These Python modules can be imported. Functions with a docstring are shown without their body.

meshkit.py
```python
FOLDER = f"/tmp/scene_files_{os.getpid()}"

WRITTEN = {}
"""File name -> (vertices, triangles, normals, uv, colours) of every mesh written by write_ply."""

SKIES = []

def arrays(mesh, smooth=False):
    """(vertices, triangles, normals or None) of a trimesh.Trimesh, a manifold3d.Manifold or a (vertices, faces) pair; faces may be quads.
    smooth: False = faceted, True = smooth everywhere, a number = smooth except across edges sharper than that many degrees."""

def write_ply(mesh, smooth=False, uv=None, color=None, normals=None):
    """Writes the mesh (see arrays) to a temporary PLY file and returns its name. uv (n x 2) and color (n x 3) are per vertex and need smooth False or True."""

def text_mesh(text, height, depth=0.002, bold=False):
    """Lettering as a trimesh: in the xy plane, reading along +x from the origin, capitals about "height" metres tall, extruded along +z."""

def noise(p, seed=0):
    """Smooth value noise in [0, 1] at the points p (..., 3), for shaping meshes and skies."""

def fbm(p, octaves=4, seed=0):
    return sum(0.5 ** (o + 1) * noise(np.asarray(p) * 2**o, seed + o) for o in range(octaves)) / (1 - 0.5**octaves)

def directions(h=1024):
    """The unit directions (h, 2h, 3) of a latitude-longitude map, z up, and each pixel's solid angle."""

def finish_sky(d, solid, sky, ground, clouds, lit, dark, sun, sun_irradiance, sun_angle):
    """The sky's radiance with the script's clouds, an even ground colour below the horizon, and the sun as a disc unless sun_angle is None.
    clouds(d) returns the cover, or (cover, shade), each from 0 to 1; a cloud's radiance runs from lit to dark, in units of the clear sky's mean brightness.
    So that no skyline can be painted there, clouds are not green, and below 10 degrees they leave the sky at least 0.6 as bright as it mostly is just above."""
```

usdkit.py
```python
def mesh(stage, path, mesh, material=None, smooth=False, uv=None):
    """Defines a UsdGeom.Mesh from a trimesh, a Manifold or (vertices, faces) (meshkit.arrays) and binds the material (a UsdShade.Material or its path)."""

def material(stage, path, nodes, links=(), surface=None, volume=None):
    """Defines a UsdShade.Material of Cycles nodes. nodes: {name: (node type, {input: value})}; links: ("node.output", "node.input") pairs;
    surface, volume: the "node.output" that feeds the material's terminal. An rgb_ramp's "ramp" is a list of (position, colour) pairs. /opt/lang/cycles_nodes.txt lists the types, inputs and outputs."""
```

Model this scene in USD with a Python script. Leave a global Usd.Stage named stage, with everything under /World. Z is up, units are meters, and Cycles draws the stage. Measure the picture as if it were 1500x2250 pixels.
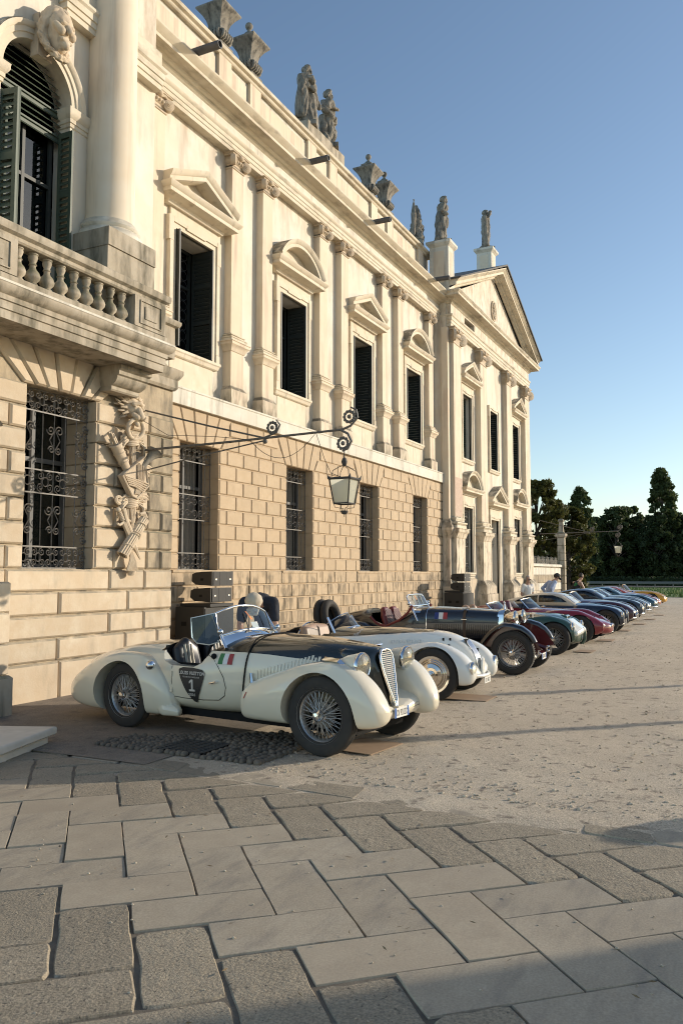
import math, random
import numpy as np, trimesh, usdkit, meshkit
import manifold3d as m3
from pxr import Usd, UsdGeom, UsdLux, UsdShade, Gf, Sdf, Vt

stage = Usd.Stage.CreateInMemory()
UsdGeom.SetStageUpAxis(stage, 'Z'); UsdGeom.SetStageMetersPerUnit(stage, 1.0)
UsdGeom.Xform.Define(stage, '/World'); UsdGeom.Scope.Define(stage, '/World/Looks')
rng = np.random.default_rng(7)
random.seed(7)

# ---------------------------------------------------------------- camera, sky, sun, exposure
EXPOSURE, SKY, SUN = 0.38, 0.135, 0.95
SUN_AZ, SUN_EL = math.radians(-46.0), math.radians(15.5)
CAM = np.array([0.0, 0.0, 1.6]); YAW = math.radians(26.397); TILT = math.radians(4.3525)
FW = np.array([math.cos(YAW)*math.cos(TILT), math.sin(YAW)*math.cos(TILT), math.sin(TILT)])
RT = np.array([math.sin(YAW), -math.cos(YAW), 0.0]); UP = np.cross(RT, FW)
cam = UsdGeom.Camera.Define(stage, '/World/camera')
cam.CreateHorizontalApertureAttr(24.0); cam.CreateFocalLengthAttr(28.8)
cam.CreateClippingRangeAttr((0.05, 5000.0)); cam.CreateExposureAttr(EXPOSURE)
cam.AddTransformOp().Set(Gf.Matrix4d(*[float(x) for r in ((*RT, 0), (*UP, 0), (*-FW, 0), (*CAM, 1)) for x in r]))
sdir = np.array([math.cos(SUN_EL)*math.cos(SUN_AZ), math.cos(SUN_EL)*math.sin(SUN_AZ), math.sin(SUN_EL)])
sun = UsdLux.DistantLight.Define(stage, '/World/sun')
sun.CreateNormalizeAttr(True); sun.CreateIntensityAttr(SUN); sun.CreateAngleAttr(0.53); sun.CreateColorAttr(Gf.Vec3f(1.0, 0.88, 0.72))
zx = np.cross([0, 0, 1.0], sdir); zx /= np.linalg.norm(zx); zy = np.cross(sdir, zx)
sun.AddTransformOp().Set(Gf.Matrix4d(*[float(x) for r in ((*zx, 0), (*zy, 0), (*sdir, 0), (0, 0, 30, 1)) for x in r]))
dome = UsdLux.DomeLight.Define(stage, '/World/sky')
skym = usdkit.material(stage, '/World/Looks/sky', {
    's': ('sky_texture', {'sky_type': 'single_scattering', 'sun_disc': False, 'sun_elevation': SUN_EL, 'sun_rotation': math.atan2(sdir[0], sdir[1]), 'altitude': 60.0, 'air_density': 1.0, 'aerosol_density': 0.55, 'ozone_density': 1.6}),
    'b': ('background_shader', {'strength': SKY})}, [('s.color', 'b.color')], surface='b.background')
UsdShade.MaterialBindingAPI.Apply(dome.GetPrim()).Bind(skym)
dome.GetPrim().SetCustomDataByKey('kind', 'structure')

# ---------------------------------------------------------------- helpers
_used = {}
def uniq(parent, name):
    p = f'{parent}/{name}'; k = _used.get(p, -1) + 1; _used[p] = k
    return p if k == 0 else f'{p}_{k:03d}'
def say(prim, label=None, cat=None, group=None, kind=None):
    for k, v in (('label', label), ('category', cat), ('group', group), ('kind', kind)):
        if v: prim.SetCustomDataByKey(k, v)
def place(x, loc, rot):
    x.AddTranslateOp().Set(Gf.Vec3d(*map(float, loc))); x.AddRotateZOp().Set(float(rot))
def thing(name, label=None, cat=None, group=None, loc=None, rot=0, kind=None):
    p = uniq('/World', name); x = UsdGeom.Xform.Define(stage, p)
    if loc is not None: place(x, loc, rot)
    say(x.GetPrim(), label, cat, group, kind); return p
def holder(parent, name, label=None):
    p = uniq(parent, name); x = UsdGeom.Xform.Define(stage, p); say(x.GetPrim(), label); return p
def part(parent, name, mesh, mat, smooth=30, label=None, kind=None):
    if isinstance(mesh, MB): mesh = mesh.arr()
    p = uniq(parent, name); g = usdkit.mesh(stage, p, mesh, M[mat] if isinstance(mat, str) else mat, smooth)
    g.CreateDoubleSidedAttr(True); say(g.GetPrim(), label, None, None, kind); return p
def single(name, mesh, mat, label=None, cat=None, group=None, kind=None, smooth=30):
    p = part('/World', name, mesh, mat, smooth); say(stage.GetPrimAtPath(p), label, cat, group, kind); return p
def copy_of(src, label, loc, rot=0, cat=None, group=None):
    s = stage.GetPrimAtPath(src); was = s.GetCustomData()
    p = uniq('/World', s.GetName()); x = UsdGeom.Xform.Define(stage, p)
    x.GetPrim().GetReferences().AddInternalReference(src); x.GetPrim().SetInstanceable(True)
    x.GetPrim().GetAttribute('xformOp:translate').Set(Gf.Vec3d(*map(float, loc))); x.GetPrim().GetAttribute('xformOp:rotateZ').Set(float(rot))
    say(x.GetPrim(), label, cat or was.get('category'), group or was.get('group')); return p

class MB:
    """Collects shapes into one mesh."""
    def __init__(s): s.v, s.f, s.n = [], [], 0
    def add(s, v, f):
        v = np.asarray(v, float); f = np.asarray(f, int)
        if f.shape[1] == 4: f = np.vstack([f[:, [0, 1, 2]], f[:, [0, 2, 3]]])
        s.v.append(v); s.f.append(f + s.n); s.n += len(v); return s
    def arr(s): return np.vstack(s.v), np.vstack(s.f)
    def mesh(s, m, loc=(0, 0, 0)):
        v, f, _ = meshkit.arrays(m); return s.add(v + np.asarray(loc, float), f)
    def box(s, x0, x1, y0, y1, z0, z1):
        v = [(x, y, z) for z in (z0, z1) for x, y in ((x0, y0), (x1, y0), (x1, y1), (x0, y1))]
        return s.add(v, [(3, 2, 1, 0), (4, 5, 6, 7), (0, 1, 5, 4), (1, 2, 6, 5), (2, 3, 7, 6), (3, 0, 4, 7)])
    def rings(s, R, close=True, caps=True):
        """R: list of rings (n x 3) joined by quads; close: each ring is a closed loop."""
        R = np.asarray(R, float); m, n = R.shape[:2]; f = []
        for i in range(m - 1):
            for j in range(n if close else n - 1):
                k = (j + 1) % n; f.append((i*n + j, i*n + k, (i+1)*n + k, (i+1)*n + j))
        s.add(R.reshape(-1, 3), f)
        if caps and close:
            for r, o in ((R[0], 1), (R[-1], 0)):
                t = [(0, i + 1, i) if o else (0, i, i + 1) for i in range(1, n - 1)]; s.add(r, t)
        return s
    def rect(s, x0, x1, yf, yb, prof, l=1, r=1, b=0):
        """Stack of rectangles: prof = (offset, z); front and both sides step out, the back stays at the wall."""
        return s.rings([[(x0 - o*l, yf - o, z), (x1 + o*r, yf - o, z), (x1 + o*r, yb + o*b, z), (x0 - o*l, yb + o*b, z)] for o, z in prof])
    def sweep(s, path, normals, prof, y0):
        """Moulding along a path in the wall plane: path (x, z), normals (nx, nz), prof closed (projection, height along the normal)."""
        return s.rings([[(p[0] + n[0]*h, y0 - pr, p[1] + n[1]*h) for pr, h in prof] for p, n in zip(path, normals)])
    def lathe(s, prof, n=20, c=(0, 0, 0), arc=None):
        a = np.linspace(0, 2*np.pi, n, endpoint=False)
        return s.rings([[(c[0] + r*math.cos(t), c[1] + r*math.sin(t), c[2] + z) for t in a] for r, z in prof])
    def wheelring(s, prof, n=40, c=(0, 0, 0)):
        """Revolved about the y axis: closed profile (radius, y)."""
        a = np.linspace(0, 2*np.pi, n + 1)
        return s.rings([[(c[0] + r*math.cos(t), c[1] + y, c[2] + r*math.sin(t)) for r, y in prof] for t in a], caps=False)
    def disc(s, prof, n=32, c=(0, 0, 0)):
        """Revolved about the y axis, open profile (radius, y) ending near the axis."""
        a = np.linspace(0, 2*np.pi, n, endpoint=False)
        return s.rings([[(c[0] + r*math.cos(t), c[1] + y, c[2] + r*math.sin(t)) for t in a] for r, y in prof])
    def tube(s, pts, r, n=6, caps=True):
        pts = np.asarray(pts, float); r = np.broadcast_to(np.asarray(r, float), len(pts))
        d = np.gradient(pts, axis=0); d /= np.maximum(np.linalg.norm(d, axis=1, keepdims=True), 1e-9)
        u = np.cross(d[0], [0, 0, 1.0] if abs(d[0][2]) < .9 else [1.0, 0, 0]); u /= np.linalg.norm(u); R = []
        for p, q, k in zip(pts, d, r):
            u = u - q*(u @ q); u /= max(np.linalg.norm(u), 1e-9); w = np.cross(q, u)
            R.append([p + k*(math.cos(t)*u + math.sin(t)*w) for t in np.linspace(0, 2*np.pi, n, endpoint=False)])
        return s.rings(R, caps=caps)
    def stone(s, poly, y0, up, bev):
        """A dressed stone on the wall: convex polygon (x, z), back plane y0, raised by up, edges bevelled."""
        P = np.asarray(poly, float)
        if (P[:, 0]*np.roll(P[:, 1], -1) - np.roll(P[:, 0], -1)*P[:, 1]).sum() < 0: P = P[::-1]
        n = len(P); e = np.roll(P, -1, 0) - P; L = np.linalg.norm(e, axis=1, keepdims=True); nn = np.stack([-e[:, 1], e[:, 0]], 1)/L
        Q = []
        for i in range(n):
            a, b = nn[i - 1], nn[i]; A = np.array([a, b]); Q.append(np.linalg.solve(A, [a @ P[i] + bev, b @ P[i] + bev]))
        Q = np.array(Q)
        return s.rings([[(x, y0, z) for x, z in P], [(x, y0 - up*.45, z) for x, z in P], [(x, y0 - up, z) for x, z in Q]])

def wallgrid(mb, x0, x1, z0, z1, holes, yf, yb):
    xs = sorted({x0, x1, *[h[0] for h in holes], *[h[1] for h in holes]}); xs = [x for x in xs if x0 <= x <= x1]
    for a, b in zip(xs[:-1], xs[1:]):
        zz = z0
        for h in sorted((h for h in holes if h[0] < (a+b)/2 < h[1]), key=lambda h: h[2]):
            if h[2] > zz: mb.box(a, b, yf, yb, zz, h[2])
            zz = h[3]
        if zz < z1: mb.box(a, b, yf, yb, zz, z1)
    return mb

ICO = trimesh.creation.icosphere(1); ICO2 = trimesh.creation.icosphere(2)
def hull(balls, ico=ICO):
    return m3.Manifold.hull_points(np.vstack([np.asarray(p, float) + np.asarray(r, float)*ico.vertices for p, r in balls]).astype(np.float32).astype(float))
def union(ms): return m3.Manifold.batch_boolean(ms, m3.OpType.Add)
def man(v, f):
    v, f, _ = meshkit.arrays((v, f)); t = trimesh.Trimesh(v, f, process=True); t.merge_vertices(); t.fix_normals()
    return m3.Manifold(m3.Mesh(np.asarray(t.vertices, np.float32), np.asarray(t.faces, np.uint32)))
def totri(m):
    q = m.to_mesh(); return trimesh.Trimesh(q.vert_properties[:, :3], q.tri_verts, process=False)
def figure(bones, edge=.03, it=8, balls=()):
    """One continuous figure: bones are chains of (point, radius)."""
    ms = [hull([a, b]) for c in bones for a, b in zip(c[:-1], c[1:])] + [hull([b]) for b in balls]
    t = totri(union(ms).refine_to_length(edge)); t.merge_vertices()
    trimesh.smoothing.filter_taubin(t, .5, .53, it); return t
def fold(t, amp, fx, seed=0, z0=-1e9, z1=1e9):
    """Drapery folds / carving: pushes the surface in and out along its normals with stretched noise."""
    n = t.vertex_normals; p = t.vertices*np.array(fx); a = (meshkit.fbm(p, 3, seed) - .5)*2*amp
    w = np.clip((t.vertices[:, 2] - z0)/.05, 0, 1)*np.clip((z1 - t.vertices[:, 2])/.05, 0, 1)
    t.vertices = t.vertices + n*(a*w)[:, None]; return t

# ---------------------------------------------------------------- materials
M = {}
def mat(name, base, rough=.7, var=None, scale=(2.0,), stretch=(1, 1, 1), stain=None, stain_at=(.5, .7), bump=None, rand=0, top=None, metallic=0, coat=0, spec=.5, extra=None, fine=0, zband=()):
    """A procedural surface: base mottled with var, stained by stretched noise, grimed on upward faces (top), varied per piece (rand)."""
    N = {'g': ('geometry', {}), 'p': ('principled_bsdf', {'base_color': base, 'roughness': rough, 'metallic': metallic, 'coat_weight': coat, 'specular_ior_level': spec})}; L = []; cur = None
    def mixin(a, b, fac, kind='mix'):
        k = f'm{len(N)}'; N[k] = ('mix', {'mix_type': kind, 'color1': a if not isinstance(a, str) else (0, 0, 0), 'color2': b if not isinstance(b, str) else (0, 0, 0), 'fac': fac if not isinstance(fac, str) else .5})
        for v, s in ((a, 'color1'), (b, 'color2'), (fac, 'fac')):
            if isinstance(v, str): L.append((v, f'{k}.{s}'))
        return f'{k}.color'
    def noise(sc, st=(1, 1, 1), lo=.35, hi=.65, det=5, seed=0):
        k = f'n{len(N)}'; N[k+'m'] = ('mapping', {'scale': tuple(s*sc for s in st), 'location': (seed*7.3, seed*3.1, seed)}); N[k] = ('noise_texture', {'scale': 1.0, 'detail': float(det), 'roughness': .6}); N[k+'r'] = ('map_range', {'from_min': lo, 'from_max': hi, 'clamp': True})
        L.extend([('g.position', k+'m.vector'), (k+'m.vector', k+'.vector'), (k+'.fac', k+'r.value')]); return k+'r.result'
    cur = base
    if var is not None:
        for i, s in enumerate(scale): cur = mixin(cur, var, noise(s, lo=.38, hi=.72, seed=i))
    if stain is not None:
        cur = mixin(cur, stain, noise(1.0, stretch, stain_at[0], stain_at[1], 8, 5))
    if fine:
        k = f'n{len(N)}'; N[k] = ('noise_texture', {'scale': 90.0, 'detail': 3.0}); N[k+'r'] = ('map_range', {'from_min': .3, 'from_max': .7, 'to_min': 1 - fine, 'to_max': 1 + fine}); N[k+'c'] = ('combine_color', {})
        L.extend([('g.position', k+'.vector'), (k+'.fac', k+'r.value')] + [(k+'r.result', k+'c.'+c) for c in 'rgb']); cur = mixin(cur, k+'c.color', 1.0, 'multiply')
    if rand:
        N['o'] = ('object_info', {}); N['or'] = ('map_range', {'to_min': 1 - rand, 'to_max': 1 + rand}); N['oc'] = ('combine_color', {})
        L.extend([('o.random', 'or.value')] + [('or.result', 'oc.'+c) for c in 'rgb']); cur = mixin(cur, 'oc.color', 1.0, 'multiply')
    if top is not None:
        N['sx'] = ('separate_xyz', {}); N['tr'] = ('map_range', {'from_min': .02, 'from_max': .45, 'to_max': .95, 'clamp': True}); N['tm'] = ('math', {'math_type': 'multiply'})
        L.extend([('g.normal', 'sx.vector'), ('sx.z', 'tr.value'), ('tr.result', 'tm.value1'), (noise(4, lo=.33, hi=.55, seed=9), 'tm.value2')]); cur = mixin(cur, top, 'tm.value')
    for i, (z0, z1, c, lo, hi) in enumerate(zband):               # dirt gathered along a ledge or the ground, between two heights
        N[f'zs{i}'] = ('separate_xyz', {}); N[f'zm{i}'] = ('map_range', {'from_min': z0, 'from_max': z1, 'clamp': True}); N[f'zt{i}'] = ('math', {'math_type': 'multiply'})
        L.extend([('g.position', f'zs{i}.vector'), (f'zs{i}.z', f'zm{i}.value'), (f'zm{i}.result', f'zt{i}.value1'), (noise(1.0, (7, 7, 2.2), lo, hi, 8, 11 + i), f'zt{i}.value2')]); cur = mixin(cur, c, f'zt{i}.value')
    if isinstance(cur, str): L.append((cur, 'p.base_color'))
    if bump:
        bs = bump if isinstance(bump, list) else [bump]; last = None
        for i, (sc, st, dist) in enumerate(bs):
            N[f'bn{i}'] = ('noise_texture', {'scale': float(sc), 'detail': 6.0, 'roughness': .65}); N[f'b{i}'] = ('bump', {'strength': st, 'distance': dist})
            L.extend([('g.position', f'bn{i}.vector'), (f'bn{i}.fac', f'b{i}.height')] + ([(last, f'b{i}.normal')] if last else [])); last = f'b{i}.normal'
        L.append((last, 'p.normal'))
    M[name] = usdkit.material(stage, f'/World/Looks/{name}', N, L, surface='p.BSDF')
def plain(name, base, rough=.4, metallic=0, coat=0, spec=.5): mat(name, base, rough, metallic=metallic, coat=coat, spec=spec)
def glassy(name, tint=(.9, .95, .95), refl=.10, k=.9):
    M[name] = usdkit.material(stage, f'/World/Looks/{name}', {'t': ('transparent_bsdf', {'color': tint}), 'g': ('glossy_bsdf', {'color': (1, 1, 1), 'roughness': .02}), 'f': ('layer_weight', {'blend': .5}), 'q': ('math', {'math_type': 'power', 'value2': 4.0}), 'a': ('math', {'math_type': 'multiply_add', 'value2': k, 'value3': refl*.4 + .03}), 'm': ('mix_closure', {})},
                              [('f.facing', 'q.value1'), ('q.value', 'a.value1'), ('a.value', 'm.fac'), ('t.BSDF', 'm.closure1'), ('g.BSDF', 'm.closure2')], surface='m.closure')

ST = (3, 3, .35)
mat('stucco', (.70, .655, .565), .85, (.65, .575, .455), (.55, 2.2), (2.6, 2.6, .45), (.46, .38, .29), (.50, .74), [(30, .12, .01), (3, .15, .03)], top=(.16, .14, .10), zband=((5.75, 4.95, (.20, .17, .115), .38, .62), (9.6, 10.2, (.42, .33, .24), .45, .7)))
mat('pavilion_stucco', (.70, .655, .565), .85, (.65, .575, .455), (.55, 2.2), (2.6, 2.6, .45), (.46, .38, .29), (.50, .74), [(30, .12, .01), (3, .15, .03)], top=(.16, .14, .10), zband=((1.6, .0, (.30, .26, .19), .40, .62), (9.5, 9.95, (.42, .33, .24), .45, .7)))
mat('trim_stone', (.66, .595, .475), .8, (.60, .505, .37), (1.0, 4.0), (5, 5, .7), (.34, .28, .2), (.54, .76), (40, .15, .008), top=(.13, .115, .08))
mat('pilaster_stucco', (.68, .60, .465), .85, (.64, .53, .39), (.8, 3.0), (4, 4, .35), (.44, .33, .25), (.50, .74), (35, .12, .008), top=(.12, .105, .075), zband=((5.5, 4.95, (.17, .145, .10), .40, .62), (6.6, 6.75, (.70, .62, .5), .9, .95)))
mat('pavilion_pilaster', (.68, .60, .465), .85, (.64, .53, .39), (.8, 3.0), (4, 4, .35), (.44, .33, .25), (.50, .74), (35, .12, .008), top=(.12, .105, .075), zband=((1.5, .0, (.28, .24, .17), .38, .62), (3.7, 3.3, (.24, .20, .14), .48, .66)))
mat('cornice_stone', (.65, .585, .465), .8, (.56, .48, .35), (.7, 3.5), (1.6, 4, 3.0), (.28, .235, .17), (.52, .74), (40, .15, .008), top=(.16, .145, .11))
mat('tan_stone', (.50, .385, .255), .85, (.44, .33, .21), (1.2, 9.0), (6, 6, 2), (.35, .25, .16), (.62, .85), [(60, .25, .006), (300, .1, .002)], rand=.05, top=(.34, .26, .17), zband=((1.0, .0, (.26, .20, .12), .40, .62), (1.75, 1.55, (.20, .155, .10), .48, .62)))
mat('joint_tan', (.50, .39, .262), .9, (.40, .29, .18), (4.0,), bump=(80, .2, .004))
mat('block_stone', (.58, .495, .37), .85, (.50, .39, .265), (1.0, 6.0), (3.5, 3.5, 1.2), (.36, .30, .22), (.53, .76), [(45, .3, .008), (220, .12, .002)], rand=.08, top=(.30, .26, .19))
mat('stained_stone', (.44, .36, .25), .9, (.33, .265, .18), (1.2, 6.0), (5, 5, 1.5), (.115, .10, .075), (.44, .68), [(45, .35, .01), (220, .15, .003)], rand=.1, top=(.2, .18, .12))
mat('belt_stone', (.66, .62, .54), .8, (.58, .535, .44), (1.5, 6.0), (4, 4, .5), (.30, .275, .22), (.52, .74), (50, .15, .006), rand=.05, top=(.34, .31, .25))
mat('grey_stone', (.45, .395, .31), .9, (.36, .305, .225), (1.5, 7.0), (5, 5, 1.2), (.13, .115, .08), (.46, .68), [(50, .3, .008), (200, .15, .003)], top=(.17, .16, .095))
mat('carved_stone', (.58, .49, .36), .85, (.48, .38, .27), (3.0, 11.0), (8, 8, 3), (.27, .22, .16), (.58, .8), [(60, .25, .006)])
mat('dark_stone', (.19, .17, .14), .9, (.28, .255, .21), (3.0, 9.0), (10, 10, 2.5), (.07, .065, .055), (.46, .66), [(50, .35, .01)], top=(.11, .105, .08))
mat('column_stucco', (.67, .60, .485), .75, (.65, .55, .41), (.9, 3.0), (4, 4, .4), (.48, .40, .30), (.55, .76), (40, .1, .006))
mat('bare_brick', (.58, .46, .36), .9, (.47, .34, .26), (9.0, 25.0), bump=(50, .6, .012))
plain('white_plastic', (.7, .7, .68), .4)
plain('dark_room', (.018, .017, .015), .9, spec=.1)
plain('black_green', (.022, .026, .022), .55)
mat('green_paint', (.055, .075, .05), .55, (.075, .095, .065), (8.0,), bump=(60, .1, .003))
plain('iron', (.055, .05, .045), .6, spec=.3)
mat('iron_grey', (.15, .135, .115), .55, (.07, .06, .05), (30.0,))
mat('lead', (.07, .07, .072), .5, (.045, .045, .045), (8.0,))
plain('lead_grey', (.10, .10, .095), .6)
mat('roof_tile', (.07, .065, .06), .8, (.11, .10, .085), (6.0,))
glassy('pane', (.5, .55, .55), .06, .6)
plain('curtain', (.22, .19, .15), .95)
# ---------------------------------------------------------------- the villa
YW, YL = 9.30, 9.02          # the wing's upper wall and the face of its rusticated lower wall
BX = [12.32, 16.10, 19.89, 23.68]
Z0, DZ = 1.68, .29
def spiral(cx, cz, r, turns=1.6, a0=0.0, s=1, y=0.0, n=22, r1=.15):
    t = np.linspace(0, 1, n); rr = r*(1 - (1 - r1)*t); a = a0 + s*t*turns*2*np.pi
    return np.stack([cx + rr*np.cos(a), np.full(n, y), cz + rr*np.sin(a)], 1)
def grille(x0, x1, z0, z1, y, bands=((.0, .13), (.40, .60), (.87, 1.0)), nb=7, rich=False):
    g = MB(); W, Hh = x1 - x0, z1 - z0; r = .0095
    for k in range(nb + 1): x = x0 + W*k/nb; g.tube([(x, y, z0), (x, y, z1)], r, 4)
    for a, b in bands:
        za, zb = z0 + Hh*a, z0 + Hh*b; h = zb - za
        for z in (za, zb): g.box(x0, x1, y - .012, y + .008, z - .009, z + .009)
        m = max(2, round(W/(h*.9)))
        for i in range(m):
            cx = x0 + W*(i + .5)/m; w = W/m
            for s in (-1, 1):
                for q in (-1, 1):
                    g.tube(spiral(cx + s*w*.27, za + h*(.5 + q*.25), h*.2, 1.5, math.pi/2*q, s, y - .015, 16), r*.8, 4)
            t = np.linspace(0, 2*np.pi, 15); g.tube(np.stack([cx + w*.17*np.cos(t), np.full(15, y - .018), za + h*.5 + h*.2*np.sin(t)], 1), r*.8, 4)
    if rich:
        for zc in (.27, .73):
            for i in (.09, .5, .91):
                for s in (-1, 1):
                    cx = x0 + W*i; zz = z0 + Hh*zc
                    g.tube(spiral(cx + s*.075, zz + .13, .07, 1.4, math.pi, -s, y - .015, 16), r*.9, 4); g.tube(spiral(cx + s*.06, zz - .13, .055, 1.4, math.pi, s, y - .015, 16), r*.9, 4)
                    g.tube([(cx + s*.005, y - .015, zz - .13), (cx + s*.09, y - .015, zz), (cx + s*.01, y - .015, zz + .13)], r*.9, 4)
        for i in range(9):
            g.tube(spiral(x1 - .07, z0 + Hh*(i + .5)/9, .06, 1.4, 0, (-1)**i, y - .03, 14), r*1.3, 4)
    return g
def arcpath(xc, zb, hw, rise, n=18):
    R = (hw*hw + rise*rise)/(2*rise); a0 = math.asin(min(1, hw/R)); t = np.linspace(-a0, a0, n)
    return [(xc + R*math.sin(a), zb + rise - R + R*math.cos(a)) for a in t], [(math.sin(a), math.cos(a)) for a in t]
CORN = [(0, 0), (.10, .0), (.13, .05), (.22, .07), (.30, .09), (.30, .15), (.33, .17), (.36, .22), (.36, .235), (0, .235)]
RAKE = [(0, 0), (.20, 0), (.28, .02), (.28, .08), (.31, .10), (.34, .155), (.34, .17), (0, .17)]
def pediment(par, xc, zb, hw, rise, y, seg, name='pediment', mt='trim_stone', sc=1.0):
    """Window hood: a cornice with returns, and a triangle or an arc of moulding over a sunk field."""
    m = MB(); pr = [(p*sc, zb + h*sc) for p, h in CORN]
    m.rect(xc - hw, xc + hw, y, y + .12, pr)
    zt = zb + .235*sc; e = .30*sc; prof = [(p*sc, h*sc) for p, h in RAKE]; o = hw + e
    if seg:
        path, nn = arcpath(xc, zt - .02, o - .17*sc, rise - .15*sc); m.sweep(path, nn, prof, y)
        fld = [(xc - hw + .1, zt)] + [(a, b) for a, b in path[1:-1]] + [(xc + hw - .1, zt)]
    else:
        k = math.hypot(o, rise)/o; ax = rise - .17*sc*k
        m.sweep([(xc - o, zt - .01), (xc, zt + ax), (xc + o, zt - .01)], [(0, k)]*3, prof, y)
        fld = [(xc - o + .05, zt), (xc + o - .05, zt), (xc, zt + ax)]
    P = np.array(fld); c = P.mean(0); n = len(P)
    m.add([(x, y - .05, z) for x, z in P] + [(c[0], y - .05, c[1])], [(i, (i+1) % n, n) for i in range(n)])
    return part(par, name, m, mt, 40)
def architrave(mb, xc, hw, z0, z1, y, w=.17, ear=.055, sill=True):
    """Moulded door or window surround with ears at the top."""
    for s in (-1, 1):
        a, b = xc + s*hw, xc + s*(hw + w); x0, x1 = min(a, b), max(a, b)
        mb.box(x0, x1, y - .06, y + .05, z0, z1 + w)
        c, d = (xc + s*(hw + w*.55), xc + s*(hw + w + .02)); mb.box(min(c, d), max(c, d), y - .085, y, z0 + .15, z1 - .28)
        c, d = (xc + s*(hw + w*.55), xc + s*(hw + w + ear)); mb.box(min(c, d), max(c, d), y - .088, y, z1 - .277, z1 + w + .02)
        c, d = (xc + s*(hw + w*.55), xc + s*(hw + w + ear*.7)); mb.box(min(c, d), max(c, d), y - .087, y, z0 - .02, z0 + .145)
    mb.box(xc - hw, xc + hw, y - .0605, y + .05, z1, z1 + w)
    mb.box(xc - hw - w*.5, xc + hw + w*.5, y - .0855, y, z1 + w*.55, z1 + w + .02)
    mb.box(xc - hw*.5, xc + hw*.5, y - .09, y, z1 + w*.38, z1 + w*.9)
    if sill: mb.rect(xc - hw - w, xc + hw + w, y - .03, y + .1, [(.0, z0 - .16), (.03, z0 - .14), (.05, z0 - .08), (.07, z0 - .06), (.07, z0 - .012), (0, z0)])
def leaf(mb, p0, p1, z0, z1, t=.035, slats=14):
    """A louvred shutter leaf standing on the line p0-p1 (plan)."""
    p0, p1 = np.array(p0, float), np.array(p1, float); d = p1 - p0; L = np.linalg.norm(d); d /= L; n = np.array([-d[1], d[0]])
    def bar(a, b, za, zb, tt):
        q = [p0 + d*a - n*tt/2, p0 + d*b - n*tt/2, p0 + d*b + n*tt/2, p0 + d*a + n*tt/2]
        mb.add([(*w, z) for z in (za, zb) for w in q], [(3, 2, 1, 0), (4, 5, 6, 7), (0, 1, 5, 4), (1, 2, 6, 5), (2, 3, 7, 6), (3, 0, 4, 7)])
    w = min(.06, L*.2)
    bar(0, w, z0, z1, t); bar(L - w, L, z0, z1, t)
    for z in (z0, (z0*2 + z1)/3, (z0 + 2*z1)/3, z1 - .08): bar(w, L - w, z, z + .08, t*.98)
    for k in range(slats):
        z = z0 + .08 + (z1 - z0 - .16)*(k + .5)/slats; h = (z1 - z0)/slats*.3
        q = [p0 + d*w - n*t*.45, p0 + d*(L - w) - n*t*.45, p0 + d*(L - w) + n*t*.45, p0 + d*w + n*t*.45]
        mb.add([(*q[0], z - h), (*q[1], z - h), (*q[2], z + h), (*q[3], z + h), (*q[0], z - h + .012), (*q[1], z - h + .012), (*q[2], z + h + .012), (*q[3], z + h + .012)], [(3, 2, 1, 0), (4, 5, 6, 7), (0, 1, 5, 4), (2, 3, 7, 6)])
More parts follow.
